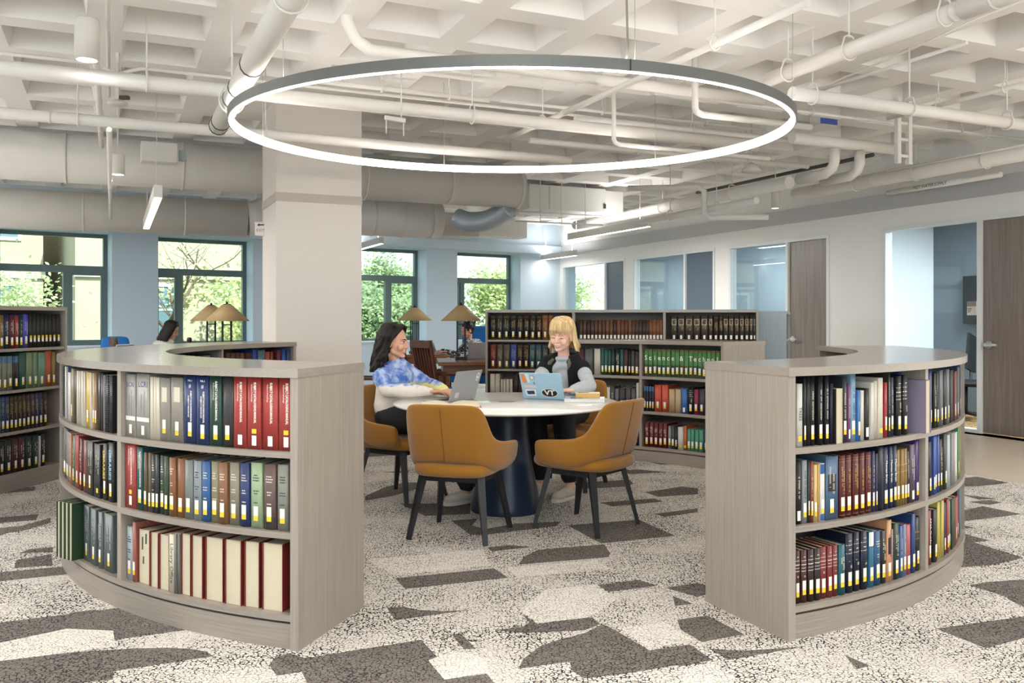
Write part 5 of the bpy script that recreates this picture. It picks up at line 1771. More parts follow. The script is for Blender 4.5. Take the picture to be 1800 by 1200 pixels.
def reading_table(label, x, y, L, W, rot):
    root = thing('reading_table', label, 'table', (x, y, 0), rot, 'wooden reading tables')
    MB().bbox(0, L, 0, W, .715, .76, .005).build('tabletop', OAKT, root)
    MB().box(.06, L - .06, .06, W - .06, .62, .715).build('apron', OAK, root)
    for px, py in ((.0, .0), (L - .12, 0), (0, W - .12), (L - .12, W - .12)):
        MB().bbox(px + .015, px + .105, py + .015, py + .105, 0, .62, .004).build('leg', OAK, root)
    return root

DESKL = []
def desk_lamp(label, x, y, z, k=1.0, rot=0.0):
    DESKL.append((x, y, z))
    root = thing('table_lamp', label, 'lamp', (x, y, z), rot, 'kraft-shaded table lamps')
    MB().bbox(-.075, .075, -.075, .075, 0, .035, .004).build('base', IRON, root)
    for sx in (-1, 1):
        for sy in (-1, 1):
            MB().box(sx * .05 - .007, sx * .05 + .007, sy * .05 - .007, sy * .05 + .007, .035, .52).build('post', IRON, root)
    b = MB()
    for zz in (.12, .45):
        b.box(-.05, .05, -.053, -.047, zz, zz + .012); b.box(-.05, .05, .047, .053, zz, zz + .012); b.box(-.053, -.047, -.05, .05, zz, zz + .012); b.box(.047, .053, -.05, .05, zz, zz + .012)
    b.build('brace_lattice', IRON, root)
    MB().lathe([(.262, .500), (.268, .50), (.055, .70), (.045, .70), (.252, .506), (.262, .500)], 40).build('lamp_shade', SHADE, root)
    MB().lathe([(0, .50), (.02, .5), (.02, .70), (.045, .702), (.045, .708), (.015, .712), (.012, .735), (0, .738)], 16).build('finial', IRON, root)
    return root

def slat_chair(label, x, y, rot, blue=True):
    """faces local +y"""
    root = thing('slat_back_chair', label, 'chair', (x, y, 0), rot, 'slat-back wooden chairs')
    b = MB()
    for s in (-1, 1):
        MB().beam((s * .21, -.2, 0), (s * .21, -.19, .45), .038, .04).build('leg', CHERRY, root)
        MB().beam((s * .20, .21, 0), (s * .20, .2, .43), .038, .038).build('leg', CHERRY, root)
        MB().beam((s * .21, -.19, .45), (s * .205, -.30, 1.02), .038, .045, 0, .03, .035).build('back_post', CHERRY, root)
        MB().beam((s * .235, -.2, .66), (s * .235, .18, .64), .05, .026).build('arm', CHERRY, root)
        MB().beam((s * .235, .15, .44), (s * .235, .15, .64), .03, .03).build('arm_post', CHERRY, root)
    MB().beam((-.225, -.305, 1.0), (.225, -.305, 1.0), .03, .085).build('top_rail', CHERRY, root)
    MB().beam((-.2, -.205, .52), (.2, -.205, .52), .025, .05).build('bottom_rail', CHERRY, root)
    for k in range(6):
        xx = -.15 + .06 * k
        MB().beam((xx, -.208, .54), (xx * .97, -.295, .96), .032, .012).build('slat', CHERRY, root)
    MB().bbox(-.225, .225, -.19, .22, .42, .475, .012).build('seat', BLUEU if blue else CHERRY, root)
    return root

def laptop_at(label, x, y, z, rot, col='#b6b9bd', open_deg=108, w=.32, d=.22, group=None):
    """hinge side is local +y; screen leans back that way"""
    mat = plain('laptop_' + col[1:], col, rough=.35, metal=.35, noise=.03)
    root = thing('laptop', label, 'laptop', (x, y, z), rot, group)
    MB().bbox(-w / 2, w / 2, -d / 2, d / 2, .0, .012, .003).build('base', mat, root)
    key = MB()
    for r in range(5):
        for c in range(12):
            cx = -w / 2 + .025 + c * (w - .05) / 11.5; cy = d / 2 - .03 - r * .019
            key.box(cx - .0085, cx + .0085, cy - .007, cy + .007, .012, .0135)
    key.build('keyboard_key', plain('key_black', '#1d1e20', rough=.6), root)
    L = MB()
    an = radians(180 - open_deg)
    M = Matrix.Translation((0, d / 2 - .004, .008)) @ Matrix.Rotation(radians(open_deg) , 4, 'X')
    # lid drawn flat over the base (towards -y), then swung open about the hinge
    M = Matrix.Translation((0, d / 2 - .003, .010)) @ Matrix.Rotation(-radians(open_deg), 4, 'X')
    L.M = M
    L.bbox(-w / 2, w / 2, -d + .004, 0, 0.002, .009, .002)
    lid = L.build('lid', mat, root)
    S = MB(); S.M = M
    S.box(-w / 2 + .01, w / 2 - .01, -d + .014, -.014, .0012, .002)
    S.build('screen', plain('screen_dark', '#20262c', rough=.2), root)
    return root, M

# near table with the lamp in front of the windows
T1 = (-.90, 10.75)
reading_table('wooden reading table with the nearest kraft-shaded lamp, partly behind the tall case', T1[0], T1[1], 2.2, 1.15, radians(6))
desk_lamp('kraft-shaded lamp on four dark posts, right beside the tall case', -.66, 11.45, .761, 1, radians(8))
reading_table('wooden reading table farther back under the second lamp', -2.05, 12.95, 1.15, 1.1, radians(4))
desk_lamp('smaller-looking kraft-shaded lamp above the dark-haired person', -1.49, 13.5, .761, 1, radians(20))
slat_chair('slat-back wooden chair at the near end of the reading table', -.80, 10.28, radians(-54))
slat_chair('slat-back wooden chair half hidden behind the dark-haired head', -1.22, 11.2, radians(-56))
slat_chair('slat-back wooden chair peeping past the column edge', -1.50, 9.55, radians(-60), True)
laptop_at('silver laptop beside the nearest reading lamp, lid towards the camera', -.46, 11.72, .761, radians(196), '#c3c8cc', 105)
laptop_at('open pale laptop on the far reading table by the window pier', -1.07, 13.33, .761, radians(80), '#b4bac0', 110)
# blue lounge seating at the window
def blue_seat(label, x, y, rot, w=.75, h=1.05):
    root = thing('blue_lounge_chair', label, 'chair', (x, y, 0), rot, 'blue lounge chairs')
    subsurf(MB().bbox(-w / 2, w / 2, -.35, -.2, .3, h, .05).build('backrest', BLUEU, root), 2)
    subsurf(MB().bbox(-w / 2, w / 2, -.2, .4, .28, .46, .04).build('seat', BLUEU, root), 2)
    for sx in (-1, 1):
        for sy in (-.28, .32):
            MB().tube([(sx * (w / 2 - .08), sy, .3), (sx * (w / 2 - .06), sy, 0)], .016, 10).build('leg', IRON, root)
blue_seat('high-backed blue lounge chair behind the person at the far laptop', -.36, 13.90, radians(158), 1.2, 1.18)
blue_seat('blue lounge chair back rising over the left curved case', -5.80, 12.9, radians(205), .42, 1.03)
# left-hand reading tables (mostly behind the curved case)
reading_table('reading table behind the left curved case under two lamps', -4.9, 9.93, 2.2, 1.3, radians(24))
desk_lamp('kraft-shaded lamp in front of the left window, nearer of the pair', -3.46, 10.7, .761, 1, radians(24))
desk_lamp('kraft-shaded lamp in front of the left window, farther of the pair', -3.95, 11.58, .761, 1, radians(24))
# things on that table: bottle and phone stand
bt = thing('water_bottle', 'dark water bottle seen over the left curved case', 'bottle', (-4.10, 11.05, .761))
bt.location = (-3.93, 10.74, .761)
MB().lathe([(0, 0), (.034, 0), (.036, .01), (.036, .20), (.026, .235), (.026, .25), (0, .25)], 20).build('bottle_body', plain('bottle_brown', '#5a3a2c', rough=.35), bt)
MB().lathe([(0, .25), (.03, .25), (.03, .285), (.02, .30), (0, .30)], 16).build('bottle_cap', IRON, bt)
laptop_at('laptop edge-on beside the blue chair, seen over the left curved case', -4.50, 10.55, .761, radians(75), '#d4d6d8', 100)
# ---- office behind the open glass
def opt(s, off):
    return wall_pt(s, off)
oc_ = thing('office_chair', 'black mesh office chair behind the open office glass', 'chair', (5.76, 11.20, 0), radians(140))
MB().bbox(-.24, .24, -.24, .24, .44, .51, .03).build('seat', BLACKB, oc_)
MB().beam((0, -.25, .62), (0, -.33, 1.08), .44, .035, 0, .36, .03).build('backrest', BLACKB, oc_)
MB().tube([(0, -.12, .44), (0, -.26, .46), (0, -.29, .72)], .018, 8).build('back_support', IRON, oc_)
MB().tube([(0, 0, .08), (0, 0, .44)], .028, 12).build('column_tube', IRON, oc_)
for k in range(5):
    a = 2 * pi * k / 5
    MB().beam((.02 * cos(a), .02 * sin(a), .10), (.30 * cos(a), .30 * sin(a), .075), .045, .03).build('base_arm', IRON, oc_)
    w_ = MB().lathe([(0, -.012), (.028, -.012), (.028, .012), (0, .012)], 14).build('caster', BLACKB, oc_)
    w_.location = (.30 * cos(a), .30 * sin(a), .03); w_.rotation_euler = (pi / 2, 0, a)
sA, sB = 1.45, 0.35
p0 = Vector((*opt(sA, 1.595), 0)); p1 = Vector((*opt(sB, 1.595), 0))
tv = thing('wall_screen', 'black wall-mounted screen on the slate office wall behind the glass', 'screen', (p0.x, p0.y, 0), GA - pi / 2)
MB().bbox(0, 1.1, -.075, -.03, 1.22, 1.86, .004).build('screen_body', plain('screen_black', '#111214', rough=.25), tv)
MB().box(.35, .75, -.03, -.004, 1.4, 1.68).build('wall_mount', IRON, tv)
sg = thing('room_sign', 'small pale room sign on the office glass, above the chair', 'sign', (0, 0, 0), GA - pi / 2)
q = opt(wall_s(1697), .034); sg.location = (q[0], q[1], 0)
MB().bbox(-.005, .115, -.004, .004, 1.33, 1.49, .002).build('plate', plain('sign_pale', '#d9d4ca', rough=.5), sg)
MB().box(-.005, .115, -.0046, -.0042, 1.43, 1.49).build('sign_header', plain('sign_taupe', '#8b8076', rough=.5), sg)
b = MB()
for k in range(3):
    b.box(.006, .06 - .01 * k, -.0046, -.0042, 1.40 - .018 * k, 1.407 - .018 * k)
b.build('sign_lettering', INKD, sg)
# ------------------------------------------------------------------ outside the windows
GROUND_Z = -0.6
def out_pt(k, o, z=0.0):
    x, y = win_pt(k, o)
    return Vector((x, y, z))
mb = MB()
mb.prism([out_pt(-40, .6).xy, out_pt(60, .6).xy, out_pt(60, 70).xy, out_pt(-40, 70).xy], GROUND_Z - .1, GROUND_Z)
struct(mb.build('ground', plain('lawn', '#7f8b5c', rough=.95, noise=.3, scale=3)))
STONE = plain('limestone', '#a39a86', rough=.8, noise=.06, scale=3)
STONED = plain('limestone_band', '#b5ae9e', rough=.8, noise=.04)
DGLASS = plain('far_glass', '#5b7480', rough=.15, noise=.1, scale=2, spec=.8)
WFRAME = plain('far_frame', '#e2e2dc', rough=.5)
def building(label, k0, k1, o, depth, h, cols, rows, x_off=0.5):
    q = out_pt(k0, o)
    root = thing('building', label, 'building', (q.x, q.y, GROUND_Z), atan2(EY, EX), 'buildings across the lawn')
    L = k1 - k0
    MB().box(0, L, 0, depth, 0, h).build('wall', STONE, root)
    MB().box(-.2, L + .2, -.3, depth + .2, h, h + .35).build('cornice', STONED, root)
    MB().box(-.05, L + .05, -.12, 0, 3.15, 3.45).build('string_course', STONED, root)
    for r in range(rows):
        for c in range(cols):
            x = (c + x_off) * L / cols
            z = 1.0 + 3.4 * r
            f = MB(); w2, hh = .75, 1.9
            f.box(x - w2 - .1, x + w2 + .1, -.06, 0, z - .1, z); f.box(x - w2 - .1, x + w2 + .1, -.06, 0, z + hh, z + hh + .1)
            f.box(x - w2 - .1, x - w2, -.06, 0, z, z + hh); f.box(x + w2, x + w2 + .1, -.06, 0, z, z + hh); f.box(x - .04, x + .04, -.05, -.02, z, z + hh); f.box(x - w2, x + w2, -.05, -.02, z + hh * .6, z + hh * .6 + .07)
            fr = f.build('window', WFRAME, root)
            MB().box(x - w2, x + w2, -.02, .0, z, z + hh).build('pane', DGLASS, fr)
    return root
building('cream stone building across the lawn, seen through the left-hand window', -9, 2.6, 16, 9, 10.5, 4, 3)
building('lower cream building with a blank wall, seen through the window with the lamps', 3.2, 12.5, 14, 8, 5.2, 3, 1, .72)
building('tall pale building behind the low one, just above its roof', 1.0, 14, 27, 8, 9.5, 5, 2)

BARK = plain('bark', '#5e4e40', rough=.9, noise=.25, scale=12, bump=.4)
def leaf_mat(name, a, b):
    m, nt, bs = new_mat(name)
    oi = nd(nt, 'ShaderNodeTexCoord'); nz = nd(nt, 'ShaderNodeTexNoise'); nz.inputs['Scale'].default_value = 1.6; nz.inputs['Detail'].default_value = 4
    cr = nd(nt, 'ShaderNodeValToRGB'); cr.color_ramp.elements[0].position = .35; cr.color_ramp.elements[1].position = .65
    cr.color_ramp.elements[0].color = hexc(a); cr.color_ramp.elements[1].color = hexc(b)
    nt.links.new(oi.outputs['Object'], nz.inputs['Vector']); nt.links.new(nz.outputs['Fac'], cr.inputs['Fac']); nt.links.new(cr.outputs['Color'], bs.inputs['Base Color'])
    bs.inputs['Roughness'].default_value = .6
    tl = nd(nt, 'ShaderNodeBsdfTranslucent'); mx = nd(nt, 'ShaderNodeMixShader'); mx.inputs[0].default_value = .45
    nt.links.new(cr.outputs['Color'], tl.inputs['Color']); nt.links.new(bs.outputs[0], mx.inputs[1]); nt.links.new(tl.outputs[0], mx.inputs[2])
    nt.links.new(mx.outputs[0], nt.nodes['Material Output'].inputs[0])
    return m
LEAVES = [leaf_mat('leaf_spring', '#9fb072', '#dde0b0'), leaf_mat('leaf_deep', '#7d966a', '#b6c498'), leaf_mat('leaf_gold', '#a9b67c', '#e6e2b0')]
def tree(label, k, o, h, spread, nleaf, lm, seed, leaf=.13, tr=.42):
    r = random.Random(seed)
    q = out_pt(k, o, GROUND_Z)
    root = thing('tree', label, 'tree', q, 0, 'trees on the lawn outside')
    B = MB(); tips = []
    def grow(p, d, L, rad, lv):
        n = 5
        pts, rs = [p], [rad]
        for i in range(n):
            d = (d + Vector((r.uniform(-.22, .22), r.uniform(-.22, .22), r.uniform(-.02, .16)))).normalized()
            p = p + d * (L / n)
            pts.append(p); rs.append(rad * (1 - .5 * (i + 1) / n))
            if lv >= 2 or (lv == 1 and i > 1):
                tips.append((p.copy(), lv))
        B.tube(pts, rs, 7 if lv < 2 else 5, cap=False)
        if lv < 3:
            for c in range(4 if lv == 0 else 3):
                a = r.uniform(0, 2 * pi)
                up = r.uniform(.15, .75)
                nd_ = Vector((cos(a), sin(a), up)).normalized()
                st = pts[r.randint(2 if lv else 3, n)]
                grow(st, (d * .35 + nd_).normalized(), L * r.uniform(.55, .8) * (spread if lv == 0 else 1), rs[-1] * .75, lv + 1)
    grow(Vector((0, 0, 0)), Vector((r.uniform(-.1, .1), 0, 1)), h * tr, h * .02, 0)
    B.build('trunk', BARK, root, fix=False)
    F = MB()
    for i in range(nleaf):
        p, lv = tips[r.randrange(len(tips))]
        c = p + Vector((r.gauss(0, .32), r.gauss(0, .32), r.gauss(0, .28)))
        a = Vector((r.uniform(-1, 1), r.uniform(-1, 1), r.uniform(-.6, .6))).normalized() * leaf * r.uniform(.6, 1.2)
        b = a.orthogonal().normalized() * leaf * .5
        F.v += [tuple(c - a), tuple(c + b), tuple(c + a), tuple(c - b)]
        n_ = len(F.v)
        F.f.append((n_ - 4, n_ - 3, n_ - 2, n_ - 1)); F.mi.append(0); F.sm.append(False)
    F.build('foliage', LEAVES[lm], root, fix=False)
tree('forked tree with thin yellow-green leaves outside the left-hand window', .2, 6.0, 6.0, 1.15, 2600, 0, 3, .06, .26)
tree('sparse leaning tree outside the window with the lamps', 4.6, 6.0, 6.5, 1.2, 420, 0, 9, .055, .3)
tree('full sunlit tree outside the window beside the column', 6.6, 7.0, 6.4, 1.25, 15000, 2, 21, .075, .18)
tree('dense green tree outside the window nearest the corner', 9.9, 7.5, 6.6, 1.25, 15000, 1, 34, .075, .18)
tree('green tree between the two windows right of the column', 8.2, 11.0, 7.5, 1.3, 13000, 0, 45, .09, .2)
tree('dark green tree far out towards the corner', 13.0, 13.0, 8, 1.3, 11000, 1, 58, .10, .2)
tree('pale tree far behind the sunlit one', 5.9, 15.0, 7.5, 1.3, 9000, 2, 63, .11, .2)
tree('tree standing past the end of the window wall', 15.5, 8.0, 7, 1.2, 9000, 0, 77, .09, .22)
tree('round green tree behind the dense one near the corner', 11.2, 18.0, 9, 1.4, 12000, 2, 81, .12, .18)
# ------------------------------------------------------------------ people
def cap(mb, p0, r0, p1, r1, seg=14):
    p0, p1 = Vector(p0), Vector(p1)
    d = p1 - p0
    L = d.length
    if L < 1e-6:
        mb.ball(p0, r0, seg, 8); return
    t = d / L
    pts, rs = [], []
    for i in range(5):
        a = -pi / 2 + (pi / 2) * i / 4
        pts.append(p0 + t * (r0 * sin(a))); rs.append(max(r0 * cos(a), .0004))
    for i in range(5):
        a = (pi / 2) * i / 4
        pts.append(p1 + t * (r1 * sin(a))); rs.append(max(r1 * cos(a), .0004))
    mb.tube(pts, rs, seg)

def ell(mb, c, r, rot=None):
    M = mb.M.copy()
    mb.M = M @ Matrix.Translation(Vector(c)) @ (rot if rot is not None else Matrix.Identity(4))
    mb.ball((0, 0, 0), r, 20, 14)
    mb.M = M

def melt(mb, name, mat, parent, voxel, it=4, fac=.5):
    """fuse overlapping volumes into one continuous skin"""
    o = mb.build(name, mat, parent)
    m = o.modifiers.new('fuse', 'REMESH'); m.mode = 'VOXEL'; m.voxel_size = voxel; m.use_smooth_shade = True
    if it:
        s = o.modifiers.new('relax', 'SMOOTH'); s.iterations = it; s.factor = fac
    bpy.context.view_layer.update()
    dg = bpy.context.evaluated_depsgraph_get()
    me = bpy.data.meshes.new_from_object(o.evaluated_get(dg))
    me.name = name
    o.modifiers.clear()
    old = o.data
    o.data = me
    bpy.data.meshes.remove(old)
    me.polygons.foreach_set('use_smooth', [True] * len(me.polygons))
    return o

def frame(origin, fwd, up=(0, 0, 1)):
    """matrix with y along fwd, z roughly up, x to the right"""
    f = Vector(fwd).normalized(); u = Vector(up)
    x = f.cross(u).normalized(); z = x.cross(f).normalized()
    M = Matrix(((x.x, f.x, z.x, origin[0]), (x.y, f.y, z.y, origin[1]), (x.z, f.z, z.z, origin[2]), (0, 0, 0, 1)))
    return M

def skin_mat(name, h):
    m = plain(name, h, rough=.5, noise=.05, scale=40, spec=.35)
    b = m.node_tree.nodes['Principled BSDF']
    b.inputs['Subsurface Weight'].default_value = .12
    b.inputs['Subsurface Radius'].default_value = (.012, .004, .002)
    return m

def hair_mat(name, a, b):
    return grain(name, a, b, (70, 70, 6), rough=.55, spec=.25)

def head_volumes(mb, M):
    mb.M = M
    ell(mb, (0, -.012, .035), (.074, .094, .084))
    ell(mb, (0, .028, -.020), (.058, .063, .080))
    ell(mb, (0, .042, -.066), (.041, .044, .042))
    cap(mb, (-.040, .008, -.062), .020, (-.011, .072, -.094), .014)
    cap(mb, (.040, .008, -.062), .020, (.011, .072, -.094), .014)
    ell(mb, (0, .079, -.094), (.015, .014, .013))
    for s in (-1, 1):
        ell(mb, (s * .034, .063, -.034), (.028, .025, .026))
        cap(mb, (s * .010, .086, .024), .0075, (s * .042, .071, .020), .006)
        ell(mb, (s * .074, -.004, -.012), (.009, .019, .031))
        ell(mb, (s * .0095, .096, -.031), (.007, .008, .0065))
    cap(mb, (0, .086, .012), .0075, (0, .106, -.027), .0088)
    cap(mb, (-.013, .083, -.058), .010, (.013, .083, -.058), .010)
    mb.M = Matrix.Identity(4)

def face_parts(root, M, smile=True, eyes_down=False, iris='#4a3626', brow='#4a3020', lip='#b8605c', detail=True):
    white = plain('eye_white', '#e9e4df', rough=.25)
    for s in (-1, 1):
        if not eyes_down:
            b = MB(); b.M = M
            ell(b, (s * .031, .0755, .002), (.0125, .0095, .0068))
            eye = b.build('eye', white, root)
            b = MB(); b.M = M
            ell(b, (s * .031, .0805, .001), (.0064, .0054, .0062))
            b.build('iris', plain('iris' + iris[1:], iris, rough=.2), eye)
        b = MB(); b.M = M
        # upper lid and lashes
        zz = .008 if not eyes_down else -.004
        b.tube([(s * .019, .083, zz - .003), (s * .026, .088, zz + .002), (s * .034, .087, zz + .002), (s * .043, .079, zz - .003)], [.0016, .0024, .0024, .0014], 6)
        b.build('eyelash', plain('lash_dark', '#2a1c16', rough=.6), root)
        b = MB(); b.M = M
        b.tube([(s * .014, .0935, .021), (s * .028, .0905, .0275), (s * .046, .077, .022)], [.0026, .003, .0016], 6)
        b.build('eyebrow', plain('brow' + brow[1:], brow, rough=.8), root)
    lm = plain('lip' + lip[1:], lip, rough=.4)
    w = .027 if smile else .02
    c = .008 if smile else .001
    b = MB(); b.M = M
    b.tube([(-w, .0745, -.060 + c), (-.012, .0905, -.0575), (0, .0925, -.059), (.012, .0905, -.0575), (w, .0745, -.060 + c)], [.001, .0026, .0024, .0026, .001], 8)
    b.build('lip', lm, root)
    b = MB(); b.M = M
    zl = -.0735 if smile else -.066
    b.tube([(-w, .0745, -.061 + c), (-.013, .0885, zl), (0, .091, zl - .0015), (.013, .0885, zl), (w, .0745, -.061 + c)], [.001, .003, .0035, .003, .001], 8)
    b.build('lip', lm, root)
    if smile:
        b = MB(); b.M = M
        ell(b, (0, .0835, -.0645), (.0195, .0075, .0056))
        b.build('teeth', plain('teeth_white', '#efeae2', rough=.3), root)

def hand_volumes(mb, wrist, fwd, up, thumb, curl=.5, spread=.06, k=1.0, phase=(0, .1, .05, .15)):
    """palm with five bent fingers; thumb = +1 when the thumb sits on the +x side of frame(fwd, up)"""
    M = frame(wrist, fwd, up)
    L = lambda x, y, z: M @ Vector((x * k, y * k, z * k))
    xs = [.031, .0105, -.0105, -.030]
    kn = [.083, .088, .085, .076]
    ln = [(.040, .025, .020), (.044, .029, .021), (.041, .027, .020), (.032, .020, .017)]
    rr = [.0086, .0088, .0084, .0075]
    for i in range(4):
        x = xs[i] * thumb
        cap(mb, L(x * .55, .006, 0), .014 * k, L(x, kn[i] - .006, .002), .0115 * k, 12)
        p = L(x, kn[i], .003); a = .10 + curl * (.25 + phase[i])
        sp = x * spread / .03
        q = p
        for j, l in enumerate(ln[i]):
            d = (M.to_3x3() @ Vector((sp * .6, cos(a), -sin(a)))).normalized()
            n = q + d * l * k
            cap(mb, q, (rr[i] - .0006 * j) * k, n, (rr[i] - .0006 * (j + 1)) * k, 12)
            q = n; a += curl * (.75 + phase[i])
    cap(mb, L(0, .0, 0), .022 * k, L(0, .05, -.002), .018 * k, 12)
    # thumb from the side of the palm near its base
    t0 = L(thumb * .022, .018, -.006); t1 = L(thumb * .045, .045, -.014); t2 = L(thumb * .052, .076, -.018); t3 = L(thumb * .048, .098, -.022)
    cap(mb, t0, .0135 * k, t1, .0108 * k, 12); cap(mb, t1, .0105 * k, t2, .0092 * k, 12); cap(mb, t2, .009 * k, t3, .0075 * k, 12)

def shoe(root, heel, fwd, mat, sole, name='shoe', k=1.0):
    f = Vector((fwd[0], fwd[1], 0)).normalized()
    M = frame((heel[0], heel[1], heel[2]), f)
    b = MB(); b.M = M
    cap(b, (0, .02, .045), .037, (0, .02, .075), .036); cap(b, (0, .03, .045), .038, (0, .12, .048), .04)
    cap(b, (0, .12, .044), .040, (.004, .205, .034), .034); ell(b, (.002, .17, .036), (.043, .06, .028))
    b.M = M
    o = melt(b, name, mat, root, .007, 3)
    b = MB(); b.M = M
    pts = [(-.036, -.012), (-.02, -.022), (.02, -.022), (.036, -.012), (.038, .06), (.046, .14), (.045, .19), (.03, .235), (.005, .248), (-.022, .238), (-.042, .195), (-.044, .14), (-.037, .06)]
    b.prism(pts, 0, .024); b.build('sole', sole, o)
    b = MB(); b.M = M
    for y in (.095, .115, .135, .153):
        b.tube([(-.024, y, .083 - (y - .095) * .25), (0, y + .004, .092 - (y - .095) * .28), (.024, y, .083 - (y - .095) * .25)], .0035, 6)
    b.build('lace', sole, o)
    return o

def strand(mb, pts, r0, r1):
    n = len(pts)
    mb.tube(pts, [r0 + (r1 - r0) * i / (n - 1) for i in range(n)], 8)

def locks(root, M, mat, n, a0, a1, ln, wave, flick, seed, r0=.0052, r1=.0022, ox=.083, oy=.097, tilt=0.0):
    """thin single locks laid over the hair mass, from the parting over the crown and down"""
    r = random.Random(seed)
    mb = MB(); mb.M = M
    for i in range(n):
        az = radians(a0 + (a1 - a0) * (i + r.random()) / n)
        x, y = ox * sin(az), oy * cos(az)
        L = ln + r.uniform(-.03, .03)
        ph = r.uniform(0, 6.28); k = r.uniform(.98, 1.07); amp = wave * r.uniform(.6, 1.2)
        pts = []
        for j in range(15):
            t = j / 14
            if t < .35:
                u = t / .35
                q = Vector((x * (.12 + .92 * sin(u * pi / 2)) * k, -.02 + (y + .014) * (.12 + .92 * sin(u * pi / 2)) * k, .131 - .078 * u * u))
            else:
                u = (t - .35) / .65
                fl = (1.05 + .10 * u + flick * max(0, u - .6) * 1.6) * k
                q = Vector((x * fl + amp * sin(ph + u * 10), (y - .006) * fl - .006 - .03 * u * (1 if y < .02 else .3) + amp * cos(ph + u * 9), .053 - L * u))
            pts.append(q)
        strand(mb, pts, r0, r1)
    mb.M = Matrix.Identity(4)
    return mb.build('hair', mat, root)

def person(label, cat_loc):
    return thing('person', label, 'person', cat_loc)

def seated(root, J, skin, voxel=.005, hands=True, curl=.5, legs=True, kh=1.0):
    """one continuous body through the joints J (world coordinates minus the person's origin)"""
    mb = MB()
    head_volumes(mb, J['head'])
    hm = J['head']
    chin_base = hm @ Vector((0, -.02, -.075))
    cap(mb, chin_base, .042, J['neck'], .047)
    ch = J['chest']; pv = J['pelvis']; sR, sL = J['shR'], J['shL']
    nl = J['neck'] + Vector((0, 0, -.03))
    cap(mb, J['neck'], .047, ch, .10); cap(mb, sR, .036, nl, .04); cap(mb, sL, .036, nl, .04)
    cap(mb, ch, .105, J['waist'], .095); cap(mb, J['waist'], .095, pv, .115)
    for s, k in (('R', -1), ('L', 1)):
        cap(mb, J['sh' + s], .043, J['el' + s], .036); cap(mb, J['el' + s], .035, J['wr' + s], .023)
        if hands:
            hand_volumes(mb, J['wr' + s], J['hf' + s], J['hu' + s], J['th' + s], curl, k=kh)
        else:
            cap(mb, J['wr' + s], .024, Vector(J['wr' + s]) + Vector(J['hf' + s]).normalized() * .09, .02)
        if legs:
            cap(mb, J['hip' + s], .08, J['kn' + s], .052); cap(mb, J['kn' + s], .05, J['an' + s], .034)
            cap(mb, J['an' + s], .034, Vector(J['an' + s]) + Vector(J['ff' + s]).normalized() * .1 + Vector((0, 0, -.045)), .03)
    return melt(mb, 'body', skin, root, voxel, 3, .45)

def rel(o, d):
    """joints given in world space -> relative to the person's origin"""
    out = {}
    for k, v in d.items():
        if isinstance(v, Matrix):
            out[k] = Matrix.Translation(-Vector(o)) @ v
        elif k[:2] in ('hf', 'hu', 'ff') or k[:2] == 'th':
            out[k] = v
        else:
            out[k] = Vector(v) - Vector(o)
    return out

def head_frame(c, yaw_vec, pitch=0.0, roll=0.0):
    f = Vector((yaw_vec[0], yaw_vec[1], 0)).normalized()
    M = frame(c, f)
    return M @ Matrix.Rotation(pitch, 4, 'X') @ Matrix.Rotation(roll, 4, 'Y')

